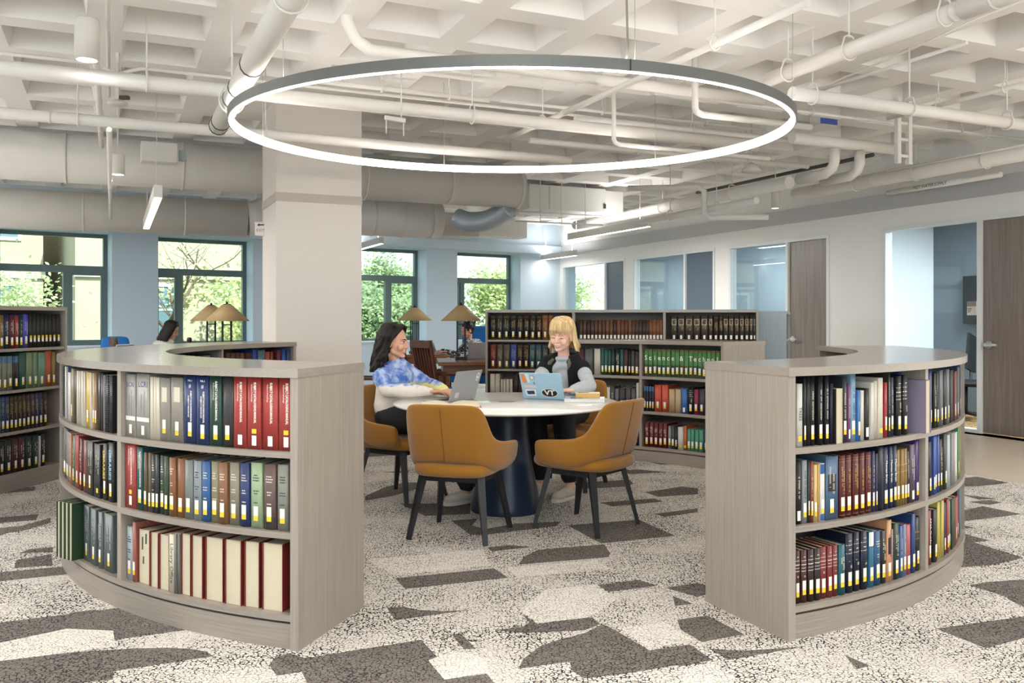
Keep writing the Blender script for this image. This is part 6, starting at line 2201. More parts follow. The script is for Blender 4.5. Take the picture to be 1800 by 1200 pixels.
# ---------------------------------------------------------------- the person in the tie-dye sweater
def tie_dye():
    m, nt, b = new_mat('tie_dye_fleece')
    L = nt.links
    tc = nd(nt, 'ShaderNodeTexCoord'); sp = nd(nt, 'ShaderNodeSeparateXYZ'); L.new(tc.outputs['Object'], sp.inputs[0])
    n1 = nd(nt, 'ShaderNodeTexNoise'); n1.inputs['Scale'].default_value = 14; n1.inputs['Detail'].default_value = 4; L.new(tc.outputs['Object'], n1.inputs['Vector'])
    n2 = nd(nt, 'ShaderNodeTexNoise'); n2.inputs['Scale'].default_value = 19; n2.inputs['Detail'].default_value = 6; n2.inputs['Distortion'].default_value = .5; L.new(tc.outputs['Object'], n2.inputs['Vector'])
    blue = nd(nt, 'ShaderNodeValToRGB'); blue.color_ramp.elements[0].position = .38; blue.color_ramp.elements[1].position = .66
    blue.color_ramp.elements[0].color = hexc('#3f66b4'); blue.color_ramp.elements[1].color = hexc('#b4c4e2')
    L.new(n2.outputs['Fac'], blue.inputs['Fac'])
    # height mask with a ragged edge
    def mask(src, lo, hi, amp):
        a = nd(nt, 'ShaderNodeMath', operation='MULTIPLY_ADD'); a.inputs[1].default_value = amp; a.inputs[2].default_value = -amp / 2
        L.new(n1.outputs['Fac'], a.inputs[0])
        s = nd(nt, 'ShaderNodeMath', operation='ADD'); L.new(src, s.inputs[0]); L.new(a.outputs[0], s.inputs[1])
        r = nd(nt, 'ShaderNodeMapRange'); r.inputs['From Min'].default_value = lo; r.inputs['From Max'].default_value = hi
        L.new(s.outputs[0], r.inputs['Value'])
        return r.outputs[0]
    mz = mask(sp.outputs['Z'], .362, .376, .10)
    my = mask(sp.outputs['X'], .085, .115, .04)
    wm = nd(nt, 'ShaderNodeMix', data_type='RGBA'); wm.inputs['A'].default_value = hexc('#e2dcd2'); wm.inputs['B'].default_value = hexc('#e0d98c')
    # yellow only on the far sleeve and the front patch
    sy = mask(sp.outputs['Y'], -.20, -.18, .02)
    zz_ = mask(sp.outputs['Z'], .275, .29, .05)
    mm = nd(nt, 'ShaderNodeMath', operation='MULTIPLY'); m3 = nd(nt, 'ShaderNodeMath', operation='MULTIPLY'); L.new(my, mm.inputs[0]); L.new(sy, mm.inputs[1]); L.new(mm.outputs[0], m3.inputs[0]); L.new(zz_, m3.inputs[1]); L.new(m3.outputs[0], wm.inputs['Factor'])
    fm = nd(nt, 'ShaderNodeMix', data_type='RGBA'); L.new(wm.outputs['Result'], fm.inputs['A']); L.new(blue.outputs['Color'], fm.inputs['B']); L.new(mz, fm.inputs['Factor'])
    L.new(fm.outputs['Result'], b.inputs['Base Color'])
    b.inputs['Roughness'].default_value = .9
    n3 = nd(nt, 'ShaderNodeTexNoise'); n3.inputs['Scale'].default_value = 26
    L.new(tc.outputs['Object'], n3.inputs['Vector'])
    bp = nd(nt, 'ShaderNodeBump'); bp.inputs['Strength'].default_value = .4; bp.inputs['Distance'].default_value = .012
    L.new(n3.outputs['Fac'], bp.inputs['Height']); L.new(bp.outputs['Normal'], b.inputs['Normal'])
    return m

BLACKT = plain('black_trousers', '#17171a', rough=.85, noise=.15, scale=40, bump=.2)
SHOEW = plain('shoe_canvas', '#cbc2b4', rough=.8, noise=.08, scale=60)
SOLEW = plain('shoe_sole', '#dbd5c8', rough=.7)
CUFF = .0

def sweater(root, J, mat, name, grow=.022, hem=.60, voxel=.009, neck_r=.066, cuffs=True, kb=1.0, ka=1.0):
    mb = MB()
    def body_cap(p, r, q, t):
        cap(mb, p, r * kb, q, t * kb)
    def arm_cap(p, r, q, t):
        cap(mb, p, r * ka, q, t * ka)
    body_cap(J['neck'] + Vector((0, 0, -.012)), neck_r, J['chest'], .128)
    body_cap(J['shR'], .062, J['chest'] + Vector((0, 0, .07)), .09); body_cap(J['shL'], .062, J['chest'] + Vector((0, 0, .07)), .09)
    body_cap(J['chest'], .135, J['waist'], .135)
    for q in ('shR', 'shL'):
        body_cap(J[q], .062, J['neck'] + Vector((0, 0, -.038)), .056)
    body_cap(J['waist'], .137, J['pelvis'] + Vector((0, 0, .07)), .142)
    fw = J['fwd']; sd = J['side']
    nk = J['neck'] + Vector((0, 0, -.004))
    for k in range(14):          # ribbed collar
        a, b_ = 2 * pi * k / 14, 2 * pi * (k + 1) / 14
        cap(mb, nk + sd * (.056 * sin(a)) + fw * (.056 * cos(a) + .004), .0145, nk + sd * (.056 * sin(b_)) + fw * (.056 * cos(b_) + .004), .0145)
    for s in (-1, 1):
        body_cap(J['waist'] + sd * (.05 * s), .115, J['pelvis'] + sd * (.06 * s) + Vector((0, 0, .075)), .118)
        body_cap(J['chest'] + sd * (.05 * s), .11, J['waist'] + sd * (.05 * s), .115)
        body_cap(J['chest'] + sd * (.06 * s) + fw * .05 + Vector((0, 0, -.03)), .075, J['chest'] + sd * (.06 * s) + fw * .045, .07)
    for s in ('R', 'L'):
        e = J['el' + s]; w = J['wr' + s]; sh = J['sh' + s]
        m_ = sh.lerp(e, .5) + Vector((0, 0, -.006))
        arm_cap(sh, .062, m_, .055); arm_cap(m_, .055, e, .05)
        wc = e.lerp(w, .90)
        arm_cap(e, .054, e.lerp(w, .6), .049); arm_cap(e.lerp(w, .6), .049, wc, .036)
        # gathered folds at the elbow and cuff
        for f, g in ((.06, .060), (.24, .058), (.40, .055), (.58, .053), (.74, .046), (.88, .041)):
            c = e.lerp(w, f); d_ = (w - e).normalized() * .008
            arm_cap(c - d_ + Vector((0, 0, .004)), g, c + d_ + Vector((0, 0, .004)), g)
        for f, g in ((.3, .064), (.62, .060), (.86, .058)):
            c = sh.lerp(e, f); d_ = (e - sh).normalized() * .008
            arm_cap(c - d_, g, c + d_, g)
        arm_cap(e.lerp(w, .86), .037, e.lerp(w, 1.06), .033)
    return melt(mb, name, mat, root, voxel, 3, .45)

def trousers(root, J, mat, wide=1.0, hemf=.93, voxel=.010):
    mb = MB()
    cap(mb, J['pelvis'] + Vector((0, 0, .03)), .125, J['pelvis'], .13)
    for s in ('R', 'L'):
        cap(mb, J['hip' + s], .105, J['kn' + s], .07 * wide); 
        an = J['kn' + s].lerp(J['an' + s], hemf)
        cap(mb, J['kn' + s], .07 * wide, an, .052 * wide)
    return melt(mb, 'trousers', mat, root, voxel, 4, .5)

def person_tiedye():
    o = Vector((-.845, 6.375, .46))
    f = Vector((.86, -.50, 0)).normalized(); sd = Vector((f.y, -f.x, 0))      # sd: her right
    root = person('person with dark shoulder-length hair in a blue and white tie-dye sweater, typing', o)
    pel = o + Vector((0, 0, .125)) + f * -.005
    D = {'pelvis': pel, 'waist': pel + Vector((0, 0, .13)) + f * .0, 'chest': pel + Vector((0, 0, .285)) + f * .012, 'neck': Vector((-.832, 6.335, .975)),
         'shR': Vector((-.925, 6.205, .880)), 'shL': Vector((-.745, 6.49, .885)),
         'elR': Vector((-.868, 6.13, .792)), 'wrR': Vector((-.585, 6.10, .787)), 'elL': Vector((-.60, 6.42, .800)), 'wrL': Vector((-.475, 6.22, .784)),
         'hfR': Vector((.96, .05, -.02)), 'huR': (0, 0, 1), 'thR': -1, 'hfL': Vector((.62, -.78, -.02)), 'huL': (0, 0, 1), 'thL': 1,
         'hipR': pel + sd * .085 + f * .02, 'hipL': pel - sd * .085 + f * .02,
         'knR': pel + sd * .10 + f * .41 + Vector((0, 0, -.02)), 'knL': pel - sd * .09 + f * .41 + Vector((0, 0, -.02)),
         'anR': Vector((-.30, 6.20, .085)), 'anL': Vector((-.28, 6.34, .085)), 'ffR': Vector((-.75, -.62, 0)), 'ffL': Vector((-.5, -.85, 0)),
         'head': head_frame((-.842, 6.30, 1.125), (.97, -.24), radians(-5))}
    J = rel(o, D); J['fwd'] = f; J['side'] = sd
    skin = skin_mat('skin_olive', '#d3a083')
    seated(root, J, skin, .0045, True, .40)
    face_parts(root, J['head'], True, False, '#3a2a1e', '#2c1d16', '#b5605a')
    sweater(root, J, tie_dye(), 'sweater', kb=.96, ka=.93)
    trousers(root, J, BLACKT)
    sh = J
    for s in ('R', 'L'):
        h = J['an' + s] + Vector((0, 0, -.085)) - Vector(J['ff' + s]).normalized() * .03
        h.z = -o.z + .0025
        shoe(root, h, J['ff' + s], SHOEW, SOLEW)
    # hair: wavy, parted, falling to the shoulders
    r = random.Random(4)
    mb = MB(); M = J['head']; mb.M = M
    ell(mb, (0, -.028, .046), (.083, .093, .088)); ell(mb, (0, -.05, -.02), (.078, .07, .09))
    ell(mb, (0, -.07, -.11), (.085, .052, .09))
    for i in range(54):
        az = radians(84 + (360 - 168) * (i + .5) / 54)          # from her right temple round the back
        sx, cy = -sin(az), cos(az)
        x, y = .084 * -sx, .098 * cy
        pts = []
        ln = .25 + r.uniform(-.04, .035)
        ph = r.uniform(0, 6.28)
        for j in range(13):
            t = j / 12
            if t < .3:
                u = t / .3
                q = Vector((x * (.35 + .68 * sin(u * pi / 2)), -.02 + (y + .012) * (.35 + .66 * sin(u * pi / 2)), .125 - .075 * u * u))
            else:
                u = (t - .3) / .7
                fl = 1.03 + .16 * u
                q = Vector((x * fl + .011 * sin(ph + u * 11), y * fl * (1 - .05 * u) - .012 - .03 * u + .010 * cos(ph + u * 10), .05 - ln * u))
            pts.append(q)
        strand(mb, pts, .016, .008)
    # front locks swept back off the forehead
    for s in (-1, 1):
        for k in range(6):
            a = k / 5
            strand(mb, [(s * .01, .045 - a * .03, .122), (s * (.035 + .01 * a), .066 - a * .03, .108), (s * .068, .046 - a * .03, .070), (s * .082, .012 - a * .02, .02), (s * .088, -.010 - a * .02, -.05), (s * .086 + r.uniform(-.006, .006), -.02 - a * .02, -.13)], .013, .010)
    mb.M = Matrix.Identity(4)
    locks(root, J['head'], hair_mat('hair_dark_brown', '#0d0908', '#211712'), 150, 82, 278, .25, .008, 0.0, 17)
    melt(mb, 'hair', hair_mat('hair_dark_brown', '#0d0908', '#211712'), root, .0055, 2, .4)
person_tiedye()

# ---------------------------------------------------------------- the blonde person in the black vest
def person_blonde():
    o = Vector((.43, 6.815, .46))
    f = Vector((-.38, -.92, 0)).normalized(); sd = Vector((f.y, -f.x, 0))      # her right: towards -x
    root = person('smiling blonde person in a black fleece vest and grey sweater, looking at a laptop', o)
    pel = o + Vector((0, 0, .125)) + f * .01
    D = {'pelvis': pel, 'waist': pel + Vector((0, 0, .14)) + f * .02, 'chest': pel + Vector((0, 0, .30)) + f * .06, 'neck': Vector((.392, 6.66, .995)),
         'shR': Vector((.252, 6.70, .905)), 'shL': Vector((.532, 6.61, .905)),
         'elR': Vector((.155, 6.50, .79)), 'wrR': Vector((.225, 6.30, .786)), 'elL': Vector((.565, 6.39, .80)), 'wrL': Vector((.43, 6.255, .784)),
         'hfR': Vector((.45, -.75, -.05)), 'huR': (0, 0, 1), 'thR': -1, 'hfL': Vector((-.86, -.42, -.03)), 'huL': (0, 0, 1), 'thL': 1,
         'hipR': pel + sd * .085 + f * .02, 'hipL': pel - sd * .085 + f * .02,
         'knR': pel + sd * .11 + f * .40, 'knL': pel - sd * .10 + f * .38,
         'anR': Vector((.215, 6.46, .085)), 'anL': Vector((.42, 6.33, .085)), 'ffR': Vector((-.15, -1, 0)), 'ffL': Vector((-.62, -.80, 0)),
         'head': head_frame((.372, 6.585, 1.165), (-.45, -.89), radians(-11), radians(-4))}
    J = rel(o, D); J['fwd'] = f; J['side'] = sd
    skin = skin_mat('skin_fair', '#e5b9a5')
    seated(root, J, skin, .0045, True, .40)
    face_parts(root, J['head'], True, True, '#4d6070', '#b08d5c', '#c98480')
    grey = plain('grey_sweatshirt', '#b4bbbf', rough=.9, noise=.07, scale=60, bump=.25)
    sweater(root, J, grey, 'sweater', neck_r=.062, kb=.90, ka=.86)
    trousers(root, J, BLACKT, 1.25, .84)
    for s in ('R', 'L'):
        h = J['an' + s] + Vector((0, 0, -.085)) - Vector(J['ff' + s]).normalized() * .03
        h.z = -o.z + .0025
        shoe(root, h, J['ff' + s], SHOEW, SOLEW)
    # vest: two front panels, back and a standing collar
    fleece = plain('black_fleece', '#101012', rough=1.0, noise=.3, scale=120, bump=.6)
    lining = plain('vest_lining', '#5d5a48', rough=.8)
    mb = MB()
    ch, wa, pv = J['chest'], J['waist'], J['pelvis'] + Vector((0, 0, .07))
    for s in (-1, 1):
        # sd points to her right: s = 1 is her right side
        for t in range(6):
            u = t / 5
            top = J['neck'] + sd * (s * (.085 + .055 * u)) + f * (.035 - .02 * u) + Vector((0, 0, -.02 - .03 * u))
            mid = ch + sd * (s * (.098 + .065 * u)) + f * (.122 - .085 * u) + Vector((0, 0, .01))
            low = wa + sd * (s * (.100 + .07 * u)) + f * (.13 - .09 * u)
            bot = pv + sd * (s * (.095 + .08 * u)) + f * (.135 - .09 * u) + Vector((0, 0, -.05))
            cap(mb, top, .03, mid, .036); cap(mb, mid, .036, low, .034); cap(mb, low, .034, bot, .034)
        sh = J['shR'] if s == 1 else J['shL']
        cap(mb, sh + Vector((0, 0, .008)) - sd * (s * .012), .069, J['neck'] + sd * (s * .06) + Vector((0, 0, -.03)), .055)
        cap(mb, sh + Vector((0, 0, .012)) - sd * (s * .005), .066, ch + sd * (s * .125), .06)
    for t in range(7):
        u = (t - 3) / 3
        cap(mb, J['neck'] + sd * (u * .12) - f * .045 + Vector((0, 0, -.03 - .02 * abs(u))), .04, pv + sd * (u * .13) - f * .10, .05)
    # collar rolls
    cl = []
    for k in range(13):
        a = radians(-118 + 236 * k / 12)
        cl.append(J['neck'] + sd * (.098 * sin(a)) - f * (.072 * cos(a)) + Vector((0, 0, .012 - .012 * (1 - cos(a)))))
    for k in range(12):
        cap(mb, cl[k], .032, cl[k + 1], .032)
    for k in (0, 12):
        s = -1 if k == 0 else 1
        cap(mb, cl[k], .033, ch + sd * (s * .105) + f * .118 + Vector((0, 0, .09)), .040)
    melt(mb, 'vest', fleece, root, .009, 4, .5)
    b = MB()
    for s in (-1, 1):
        e0 = cl[0 if s == -1 else 12] - sd * (s * .022) + f * .016
        e1 = ch + sd * (s * .088) + f * .135 + Vector((0, 0, .05)); e2 = wa + sd * (s * .09) + f * .14
        b = MB()
        b.tube([e0, e0.lerp(e1, .5) + f * .012, e1, e1.lerp(e2, .5) + f * .004, e2], [.012, .017, .02, .018, .012], 8)
        b.build('vest_lining', lining, root)
    # hair: blonde with a fringe, ends flicked out at the shoulder
    r = random.Random(8)
    mb = MB(); M = J['head']; mb.M = M
    ell(mb, (0, -.020, .046), (.079, .095, .085)); ell(mb, (0, -.045, -.01), (.079, .076, .088))
    for i in range(48):
        az = radians(84 + (360 - 168) * (i + .5) / 48)
        x, y = .085 * sin(az), .098 * cos(az)
        ln = .165 + r.uniform(-.015, .015)
        pts = []
        for j in range(11):
            t = j / 10
            if t < .35:
                u = t / .35
                q = Vector((x * (.3 + .74 * sin(u * pi / 2)), -.015 + (y + .01) * (.3 + .72 * sin(u * pi / 2)), .130 - .075 * u * u))
            else:
                u = (t - .35) / .65
                fl = 1.04 + .06 * u + .42 * max(0, u - .62) * 1.4
                q = Vector((x * fl + r.uniform(-.002, .002), (y - .01) * (1.02 + .05 * u) - .005, .055 - ln * u))
            pts.append(q)
        strand(mb, pts, .0125, .008)
    mb.M = Matrix.Identity(4)
    bl = hair_mat('hair_blonde', '#c29a63', '#f2dcb0')
    fr_ = MB(); fr_.M = J['head']
    for i in range(46):            # wispy fringe, parted a little to one side
        a = -1.12 + 2.24 * (i + r.random() * .8) / 46
        lo = r.uniform(.022, .046) - .018 * abs(a) ** 3
        jy = r.uniform(0, .003)
        strand(fr_, [(.012 + a * .02, .025, .131), (a * .045, .062 + jy, .116), (a * .062, .084 - .028 * a * a + jy, .088), (a * .070, .0905 - .034 * a * a + jy, .060), (a * .074 + .002, .0915 - .036 * a * a + jy, lo)], .0042, .0012)
    fr_.build('fringe_hair', bl, root)
    locks(root, J['head'], bl, 150, 80, 280, .165, .003, .30, 23)
    melt(mb, 'hair', hair_mat('hair_blonde', '#c29a63', '#f2dcb0'), root, .0055, 2, .4)
person_blonde()

# ---------------------------------------------------------------- two readers farther back
def reader(label, o, f, headc, headdir, pitch, skin, hairm, topm, bun=False, arms=None, name_top='shirt'):
    o = Vector(o); f = Vector(f).normalized(); sd = Vector((f.y, -f.x, 0))
    root = person(label, o)
    pel = o + Vector((0, 0, .095))
    H = Vector(headc)
    nk = H + Vector((0, 0, -.155)) - Vector((headdir[0], headdir[1], 0)).normalized() * .03
    ch = pel.lerp(nk, .68)
    D = {'pelvis': pel, 'waist': pel.lerp(nk, .32), 'chest': ch, 'neck': nk,
         'shR': nk + sd * .165 + Vector((0, 0, -.075)), 'shL': nk - sd * .165 + Vector((0, 0, -.075)),
         'hfR': f, 'huR': (0, 0, 1), 'thR': -1, 'hfL': f, 'huL': (0, 0, 1), 'thL': 1,
         'hipR': pel + sd * .085, 'hipL': pel - sd * .085, 'knR': pel + sd * .1 + f * .4, 'knL': pel - sd * .1 + f * .4,
         'anR': pel + sd * .1 + f * .38 + Vector((0, 0, -.47)), 'anL': pel - sd * .1 + f * .38 + Vector((0, 0, -.47)), 'ffR': f, 'ffL': f,
         'head': head_frame(H, headdir, pitch)}
    for s, k in (('R', 1), ('L', -1)):
        D['el' + s] = D['sh' + s] + f * .16 + sd * (.05 * k) + Vector((0, 0, -.18))
        D['wr' + s] = D['el' + s] + f * .2 - sd * (.06 * k) + Vector((0, 0, .03))
    if arms:
        D.update(arms)
    for s in ('R', 'L'):
        D['wr' + s].z = max(D['wr' + s].z, .80)
    J = rel(o, D); J['fwd'] = f; J['side'] = sd
    seated(root, J, skin, .007, True, .5)
    face_parts(root, J['head'], False, True)
    sweater(root, J, topm, name_top, voxel=.012)
    trousers(root, J, BLACKT, 1, .9, .013)
    for s in ('R', 'L'):
        h = J['an' + s] - Vector(J['ff' + s]).normalized() * .03
        h.z = -o.z + .003
        shoe(root, h, J['ff' + s], BLACKB, SOLEW)
    mb = MB(); M = J['head']; mb.M = M
    r = random.Random(3)
    ell(mb, (0, -.024, .046), (.084, .098, .09))
    if bun:
        ell(mb, (0, -.04, 0), (.08, .075, .08))
        for i in range(26):
            a = r.uniform(0, 6.28); z = r.uniform(.0, .125)
            k = sqrt(max(.05, 1 - (z / .14) ** 2))
            ell(mb, (.085 * k * sin(a), -.03 + .09 * k * cos(a) if cos(a) < .4 else .02, z), (.018, .018, .018))
        for i in range(14):
            ell(mb, (r.uniform(-.04, .04), -.125 + r.uniform(-.03, .02), .05 + r.uniform(-.04, .045)), (.02, .02, .02))
    else:
        for i in range(36):
            az = radians(58 + (360 - 116) * (i + .5) / 36)
            x, y = .085 * sin(az), .098 * cos(az)
            strand(mb, [(x * .4, y * .4, .128), (x * .9, y * .9, .09), (x * 1.06, y * 1.04, .03), (x * 1.1, y * 1.05 - .01, -.06), (x * 1.1, y * 1.02 - .02, -.15 - r.uniform(0, .05))], .016, .009)
    mb.M = Matrix.Identity(4)
    melt(mb, 'hair', hairm, root, .008, 2, .4)
HAIRK = hair_mat('hair_black', '#0e0c0c', '#241c1a')
reader('person with straight black hair in a white top, bent over behind the left curved case', (-4.98, 11.75, .47), (.97, .25, 0), (-4.62, 11.95, 1.135), (.95, .12), radians(-24),
       skin_mat('skin_olive', '#d3a083'), HAIRK, plain('white_top', '#dedad4', rough=.9, noise=.05))
slat_chair('slat-back chair of the person in the white top', -4.98, 11.74, radians(-75))
CHK = None
def check_cloth():
    m, nt, b = new_mat('speckled_knit')
    tc = nd(nt, 'ShaderNodeTexCoord'); vo = nd(nt, 'ShaderNodeTexVoronoi'); vo.inputs['Scale'].default_value = 48
    cr = nd(nt, 'ShaderNodeValToRGB'); cr.color_ramp.interpolation = 'CONSTANT'
    cr.color_ramp.elements[0].color = hexc('#24272c'); cr.color_ramp.elements[1].position = .52; cr.color_ramp.elements[1].color = hexc('#a9adb2')
    sc = nd(nt, 'ShaderNodeSeparateColor')
    nt.links.new(tc.outputs['Object'], vo.inputs['Vector']); nt.links.new(vo.outputs['Color'], sc.inputs[0]); nt.links.new(sc.outputs[0], cr.inputs['Fac']); nt.links.new(cr.outputs['Color'], b.inputs['Base Color'])
    b.inputs['Roughness'].default_value = .9
    return m
reader('person with curly dark hair in a speckled top, seen past the lamp posts', (-.30, 13.50, .47), (-.95, -.3, 0), (-.68, 13.38, 1.115), (-.80, -.60), radians(-18),
       skin_mat('skin_tan', '#c99078'), HAIRK, check_cloth(), True)

# ---------------------------------------------------------------- things on the white table
Z0 = .7306
la, ML = laptop_at('grey laptop with two white ring stickers, used by the person in the tie-dye sweater', -.435, 6.04, Z0, radians(-121), '#9a9c9e', 108, .31, .215)
S = MB(); S.M = ML
# lid outside faces +z when folded
zl = .0094
def ring_pts(c, r0, r1, n=20):
    vs = []; fs = []
    for k in range(n):
        a = 2 * pi * k / n
        vs += [(c[0] + r0 * cos(a), c[1] + r0 * sin(a), zl), (c[0] + r1 * cos(a), c[1] + r1 * sin(a), zl)]
    for k in range(n):
        l = (k + 1) % n
        fs.append((2 * k, 2 * l, 2 * l + 1, 2 * k + 1))
    return vs, fs
S.add(*ring_pts((-.115, -.172), .012, .020)); S.add(*ring_pts((-.115, -.150), .010, .016))
S.build('sticker', LBLW, la, label='white ring-shaped sticker')
S = MB(); S.M = ML
S.box(.06, .105, -.06, -.022, .009, zl); S.build('sticker', plain('sticker_pale', '#c9c6be', rough=.5), la, label='pale rectangular sticker')

lb, MLb = laptop_at('light blue laptop with a black VT oval sticker on its lid', .262, 6.215, Z0, radians(157.5), '#9fc2d8', 116, .305, .205)
def sticker(parts, mat, lab):
    S = MB(); S.M = MLb
    for vs, fs in parts:
        S.add(vs, fs)
    S.build('sticker', mat, lb, label=lab)
def poly(ps, z):
    return [(x, y, z) for x, y in ps], [tuple(range(len(ps)))]
def oval(cx, cy, a, b, z, n=28):
    return poly([(cx + a * cos(2 * pi * k / n), cy + b * sin(2 * pi * k / n)) for k in range(n)], z)
# seen from outside the lid, the viewer's left is local +x and the hinge is at the bottom
zz = .0094
sticker([oval(-.05, -.047, .060, .034, zz)], LBLW, 'white rim of the oval sticker')
sticker([oval(-.05, -.047, .056, .030, zz + .0002)], BLACKB, 'black oval sticker')
v, fcs = text_mesh('VT', .052, bold=.0016)
S = MB(); S.M = MLb
S.add([(-.05 - x * 1.15, -.047 - y, zz + .0005) for x, y, _ in v], fcs)
S.build('sticker_lettering', LBLW, lb)
sticker([poly([(.142, -.19), (.118, -.19), (.104, -.125), (.122, -.118), (.134, -.13)], zz)], plain('sticker_orange', '#e07a3a', rough=.5), 'orange sticker')
sticker([poly([(.112, -.195), (.085, -.195), (.08, -.13), (.098, -.122)], zz)], plain('sticker_mint', '#c9dcd6', rough=.5), 'mint sticker')
sticker([oval(.062, -.165, .021, .021, zz)], plain('sticker_grey', '#8d9aa6', rough=.5), 'round grey sticker')
sticker([oval(.062, -.165, .012, .012, zz + .0002)], plain('sticker_cream', '#d9d6c4', rough=.5), 'round cream sticker')
sticker([poly([(.13, -.105), (.04, -.10), (.036, -.085), (.128, -.085)], zz)], plain('sticker_rose', '#d9bdb8', rough=.5), 'rose strip sticker')
sticker([poly([(.128, -.07), (.05, -.07), (.05, -.02), (.122, -.02)], zz)], plain('sticker_white', '#e2e4e8', rough=.5), 'white sticker')
sticker([poly([(.118, -.058), (.062, -.062), (.058, -.034), (.112, -.03)], zz + .0002)], plain('sticker_navy', '#2a3050', rough=.5), 'navy patch on the white sticker')
sticker([poly([(.058, -.13), (.048, -.133), (.045, -.112), (.056, -.11)], zz)], plain('sticker_blue', '#5f7fb5', rough=.5), 'small blue sticker')

# open book
ob = thing('open_book', 'open book with cream pages behind the armchair with its back to the camera', 'book', (-.395, 5.66, Z0), radians(6))
for s in (-1, 1):
    n = 10; top = []
    for i in range(n + 1):
        u = i / n
        top.append((s * .182 * u, .004 + .030 * (sin(min(1, u * 1.6) * pi / 2) * (1 - .55 * u))))
    vs = []; fs = []
    for x, z in top:
        vs += [(x, -.118, z), (x, .118, z), (x, -.118, .003), (x, .118, .003)]
    for i in range(n):
        b = 4 * i
        fs += [(b, b + 4, b + 5, b + 1), (b + 2, b + 3, b + 7, b + 6), (b, b + 2, b + 6, b + 4), (b + 1, b + 5, b + 7, b + 3)]
    fs += [(0, 1, 3, 2), (4 * n, 4 * n + 2, 4 * n + 3, 4 * n + 1)]
    MB().add(vs, fs, 0, False).build('page_block', plain('open_pages', '#ddd0b4', rough=.8, noise=.05, scale=90), ob)
MB().box(-.192, .192, -.125, .125, 0, .0028).build('cover', plain('book_cloth', '#8a6a48', rough=.7), ob)
nb = thing('notebook', 'pale blue and white notebook lying flat beside the light blue laptop', 'book', (.492, 5.985, Z0), radians(-6))
MB().bbox(-.135, .135, -.10, .10, 0, .003, .0008).build('cover', plain('notebook_cover', '#b9c6d2', rough=.4), nb)
MB().box(-.132, .134, -.098, .098, .003, .020).build('page_block', plain('notebook_pages', '#dcdad4', rough=.8), nb)
MB().bbox(-.135, .135, -.10, .10, .020, .023, .0008).build('cover', plain('notebook_front', '#c3cfd9', rough=.4), nb)
MB().box(-.095, -.015, -.06, .04, .0231, .0234).build('cover_patch', plain('notebook_patch', '#3d5a92', rough=.4), nb)
pb = thing('paperback', 'thick tan paperback lying on the pale blue notebook', 'book', (.515, 6.02, Z0 + .0238), radians(-3))
MB().bbox(-.083, .083, -.06, .06, 0, .002, .0006).build('cover', plain('paperback_cover', '#c39a52', rough=.5), pb)
MB().box(-.081, .082, -.059, .059, .002, .030).build('page_block', plain('paperback_pages', '#cfa65f', rough=.8, noise=.1, scale=200), pb)
MB().bbox(-.083, .083, -.06, .06, .030, .032, .0006).build('cover', plain('paperback_front', '#d2c9b0', rough=.5), pb)
MB().box(-.06, .01, -.02, .03, .0321, .0324).build('cover_patch', plain('paperback_patch', '#6a6450', rough=.5), pb)
# ------------------------------------------------------------------ camera, daylight and lamps
cam = bpy.data.cameras.new('camera')
cam.sensor_width = 36.0
cam.sensor_fit = 'HORIZONTAL'
cam.lens = FPX / 1800.0 * 36.0
cam.shift_y = -40.0 / 1800.0
cam.clip_end = 300
co = bpy.data.objects.new('camera', cam)
COL.objects.link(co)
co.location = (0, 0, EYE)
co.rotation_euler = (radians(90), 0, 0)
SC.camera = co

w = bpy.data.worlds.new('daylight')
SC.world = w
w.use_nodes = True
nt = w.node_tree
bg = nt.nodes['Background']
sky = nt.nodes.new('ShaderNodeTexSky')
sky.sky_type = 'HOSEK_WILKIE'
sky.sun_direction = Vector((0.55, -0.5, 0.65)).normalized()
sky.turbidity = 3.5
mx = nt.nodes.new('ShaderNodeMix'); mx.data_type = 'RGBA'
mx.inputs['Factor'].default_value = 0.55
mx.inputs['B'].default_value = (0.80, 0.93, 1.0, 1)
nt.links.new(sky.outputs[0], mx.inputs['A'])
nt.links.new(mx.outputs['Result'], bg.inputs['Color'])
bg.inputs['Strength'].default_value = 3.7

def lamp(name, typ, loc, energy, color, **kw):
    l = bpy.data.lights.new(name, typ)
    l.energy = energy
    l.color = color
    rot = kw.pop('rot', (0, 0, 0))
    for k, v in kw.items():
        setattr(l, k, v)
    o = bpy.data.objects.new(name, l)
    COL.objects.link(o)
    o.location = loc
    o.rotation_euler = rot
    return o

sun = lamp('sun', 'SUN', (0, 0, 20), 8.0, (1, .95, .85), angle=radians(0.6))
sun.rotation_euler = Vector((-0.55, 0.5, -0.65)).to_track_quat('-Z', 'Y').to_euler()
# unseen fill lamps added outside the frame to brighten the room
WARMC = (1.0, 0.985, 0.965)
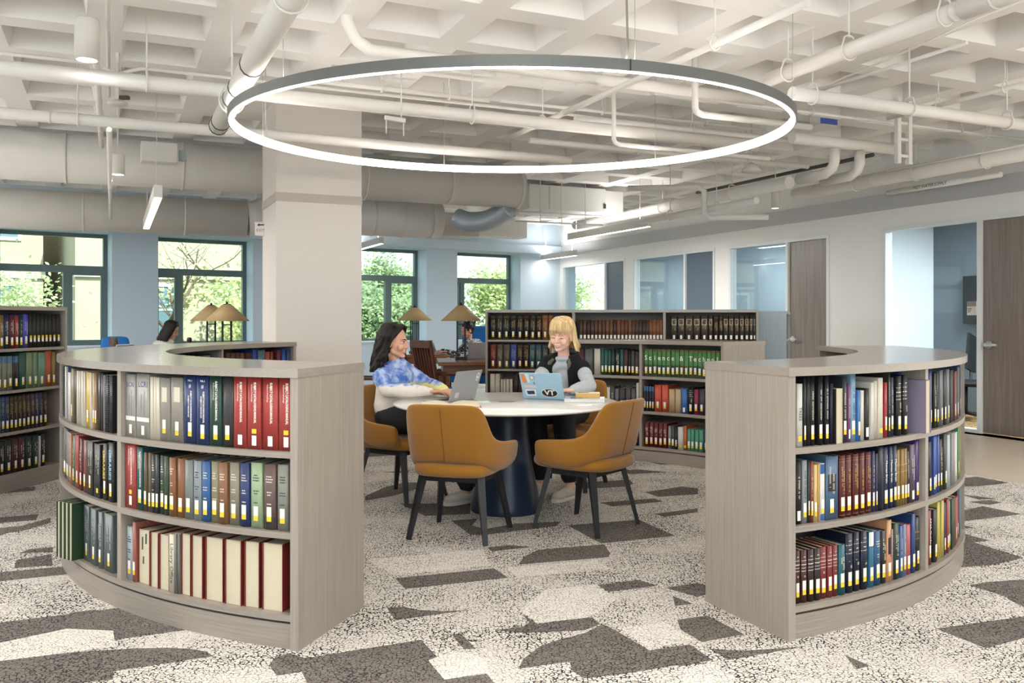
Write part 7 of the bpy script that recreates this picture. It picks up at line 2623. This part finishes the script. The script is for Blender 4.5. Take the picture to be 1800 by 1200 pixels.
# (none of these hang inside the view: each pair shines down on the room and up at the ceiling)
for i, (x, y) in enumerate([(-3.4, 1.4), (0.2, -1.0), (3.6, 0.8), (5.6, 4.2), (-6.6, 4.8), (0.0, 1.6), (-9.0, 8.0)]):
    lamp('fill_lamp', 'AREA', (x, y, 2.62), 22 if y < 1.5 else (220 if x < -6 else 130 if x > 5 else 40), (1.0, .98, .95) if y < 2 else WARMC, shape='DISK', size=1.2)
    lamp('fill_uplamp', 'AREA', (x, y, 2.66), 170 if x < -6 else 60, WARMC, shape='DISK', size=1.0, rot=(pi, 0, 0))
# downward lamps of the visible linear pendants; upward ones added to brighten the ceiling
for p_, L_ in LINEAR:
    q_ = Vector(p_) + V3 * (L_ / 2)
    lamp('linear_lamp', 'AREA', (q_.x, q_.y, q_.z - .008), (80 if L_ < 2.5 and L_ > 2.3 else 8), WARMC, shape='RECTANGLE', size=L_ * .95, size_y=.055, rot=(0, 0, GA + pi / 2))
    if q_.z > 2.5:
        lamp('pendant_fill_up', 'AREA', (q_.x, q_.y, q_.z + .116), 13, WARMC, shape='RECTANGLE', size=L_ * .95, size_y=.055, rot=(pi, 0, GA + pi / 2))
# cylinder pendants and table lamps
for x, y, z in CANS:
    lamp('can_lamp', 'AREA', (x, y, z + .008), 1.5, WARMC, shape='DISK', size=.1)
for x, y, z in DESKL:
    lamp('table_bulb', 'POINT', (x, y, z + .57), 7, (1.0, .86, .66), shadow_soft_size=.03)
# unseen fill lamps added inside the offices to brighten them
for s_, o_ in ((-.4, .9), (3.4, 1.6), (5.9, 1.6), (8.6, 1.6)):
    x, y = wall_pt(s_, o_)
    lamp('office_fill_light', 'AREA', (x, y, 2.6), 170 if o_ < 1 else (35 if s_ > 8 else 80), (.92, .97, 1.0), shape='DISK', size=.8)

SC.view_settings.view_transform = 'Standard'
SC.view_settings.look = 'None'
SC.view_settings.gamma = 1
SC.view_settings.exposure = 0.30
SC.view_settings.use_curve_mapping = False
SC.cycles.use_denoising = True
SC.cycles.max_bounces = 8
SC.cycles.diffuse_bounces = 5
SC.cycles.glossy_bounces = 3
SC.cycles.transparent_max_bounces = 12
SC.cycles.sample_clamp_indirect = 6.0
SC.cycles.caustics_reflective = False
SC.cycles.caustics_refractive = False
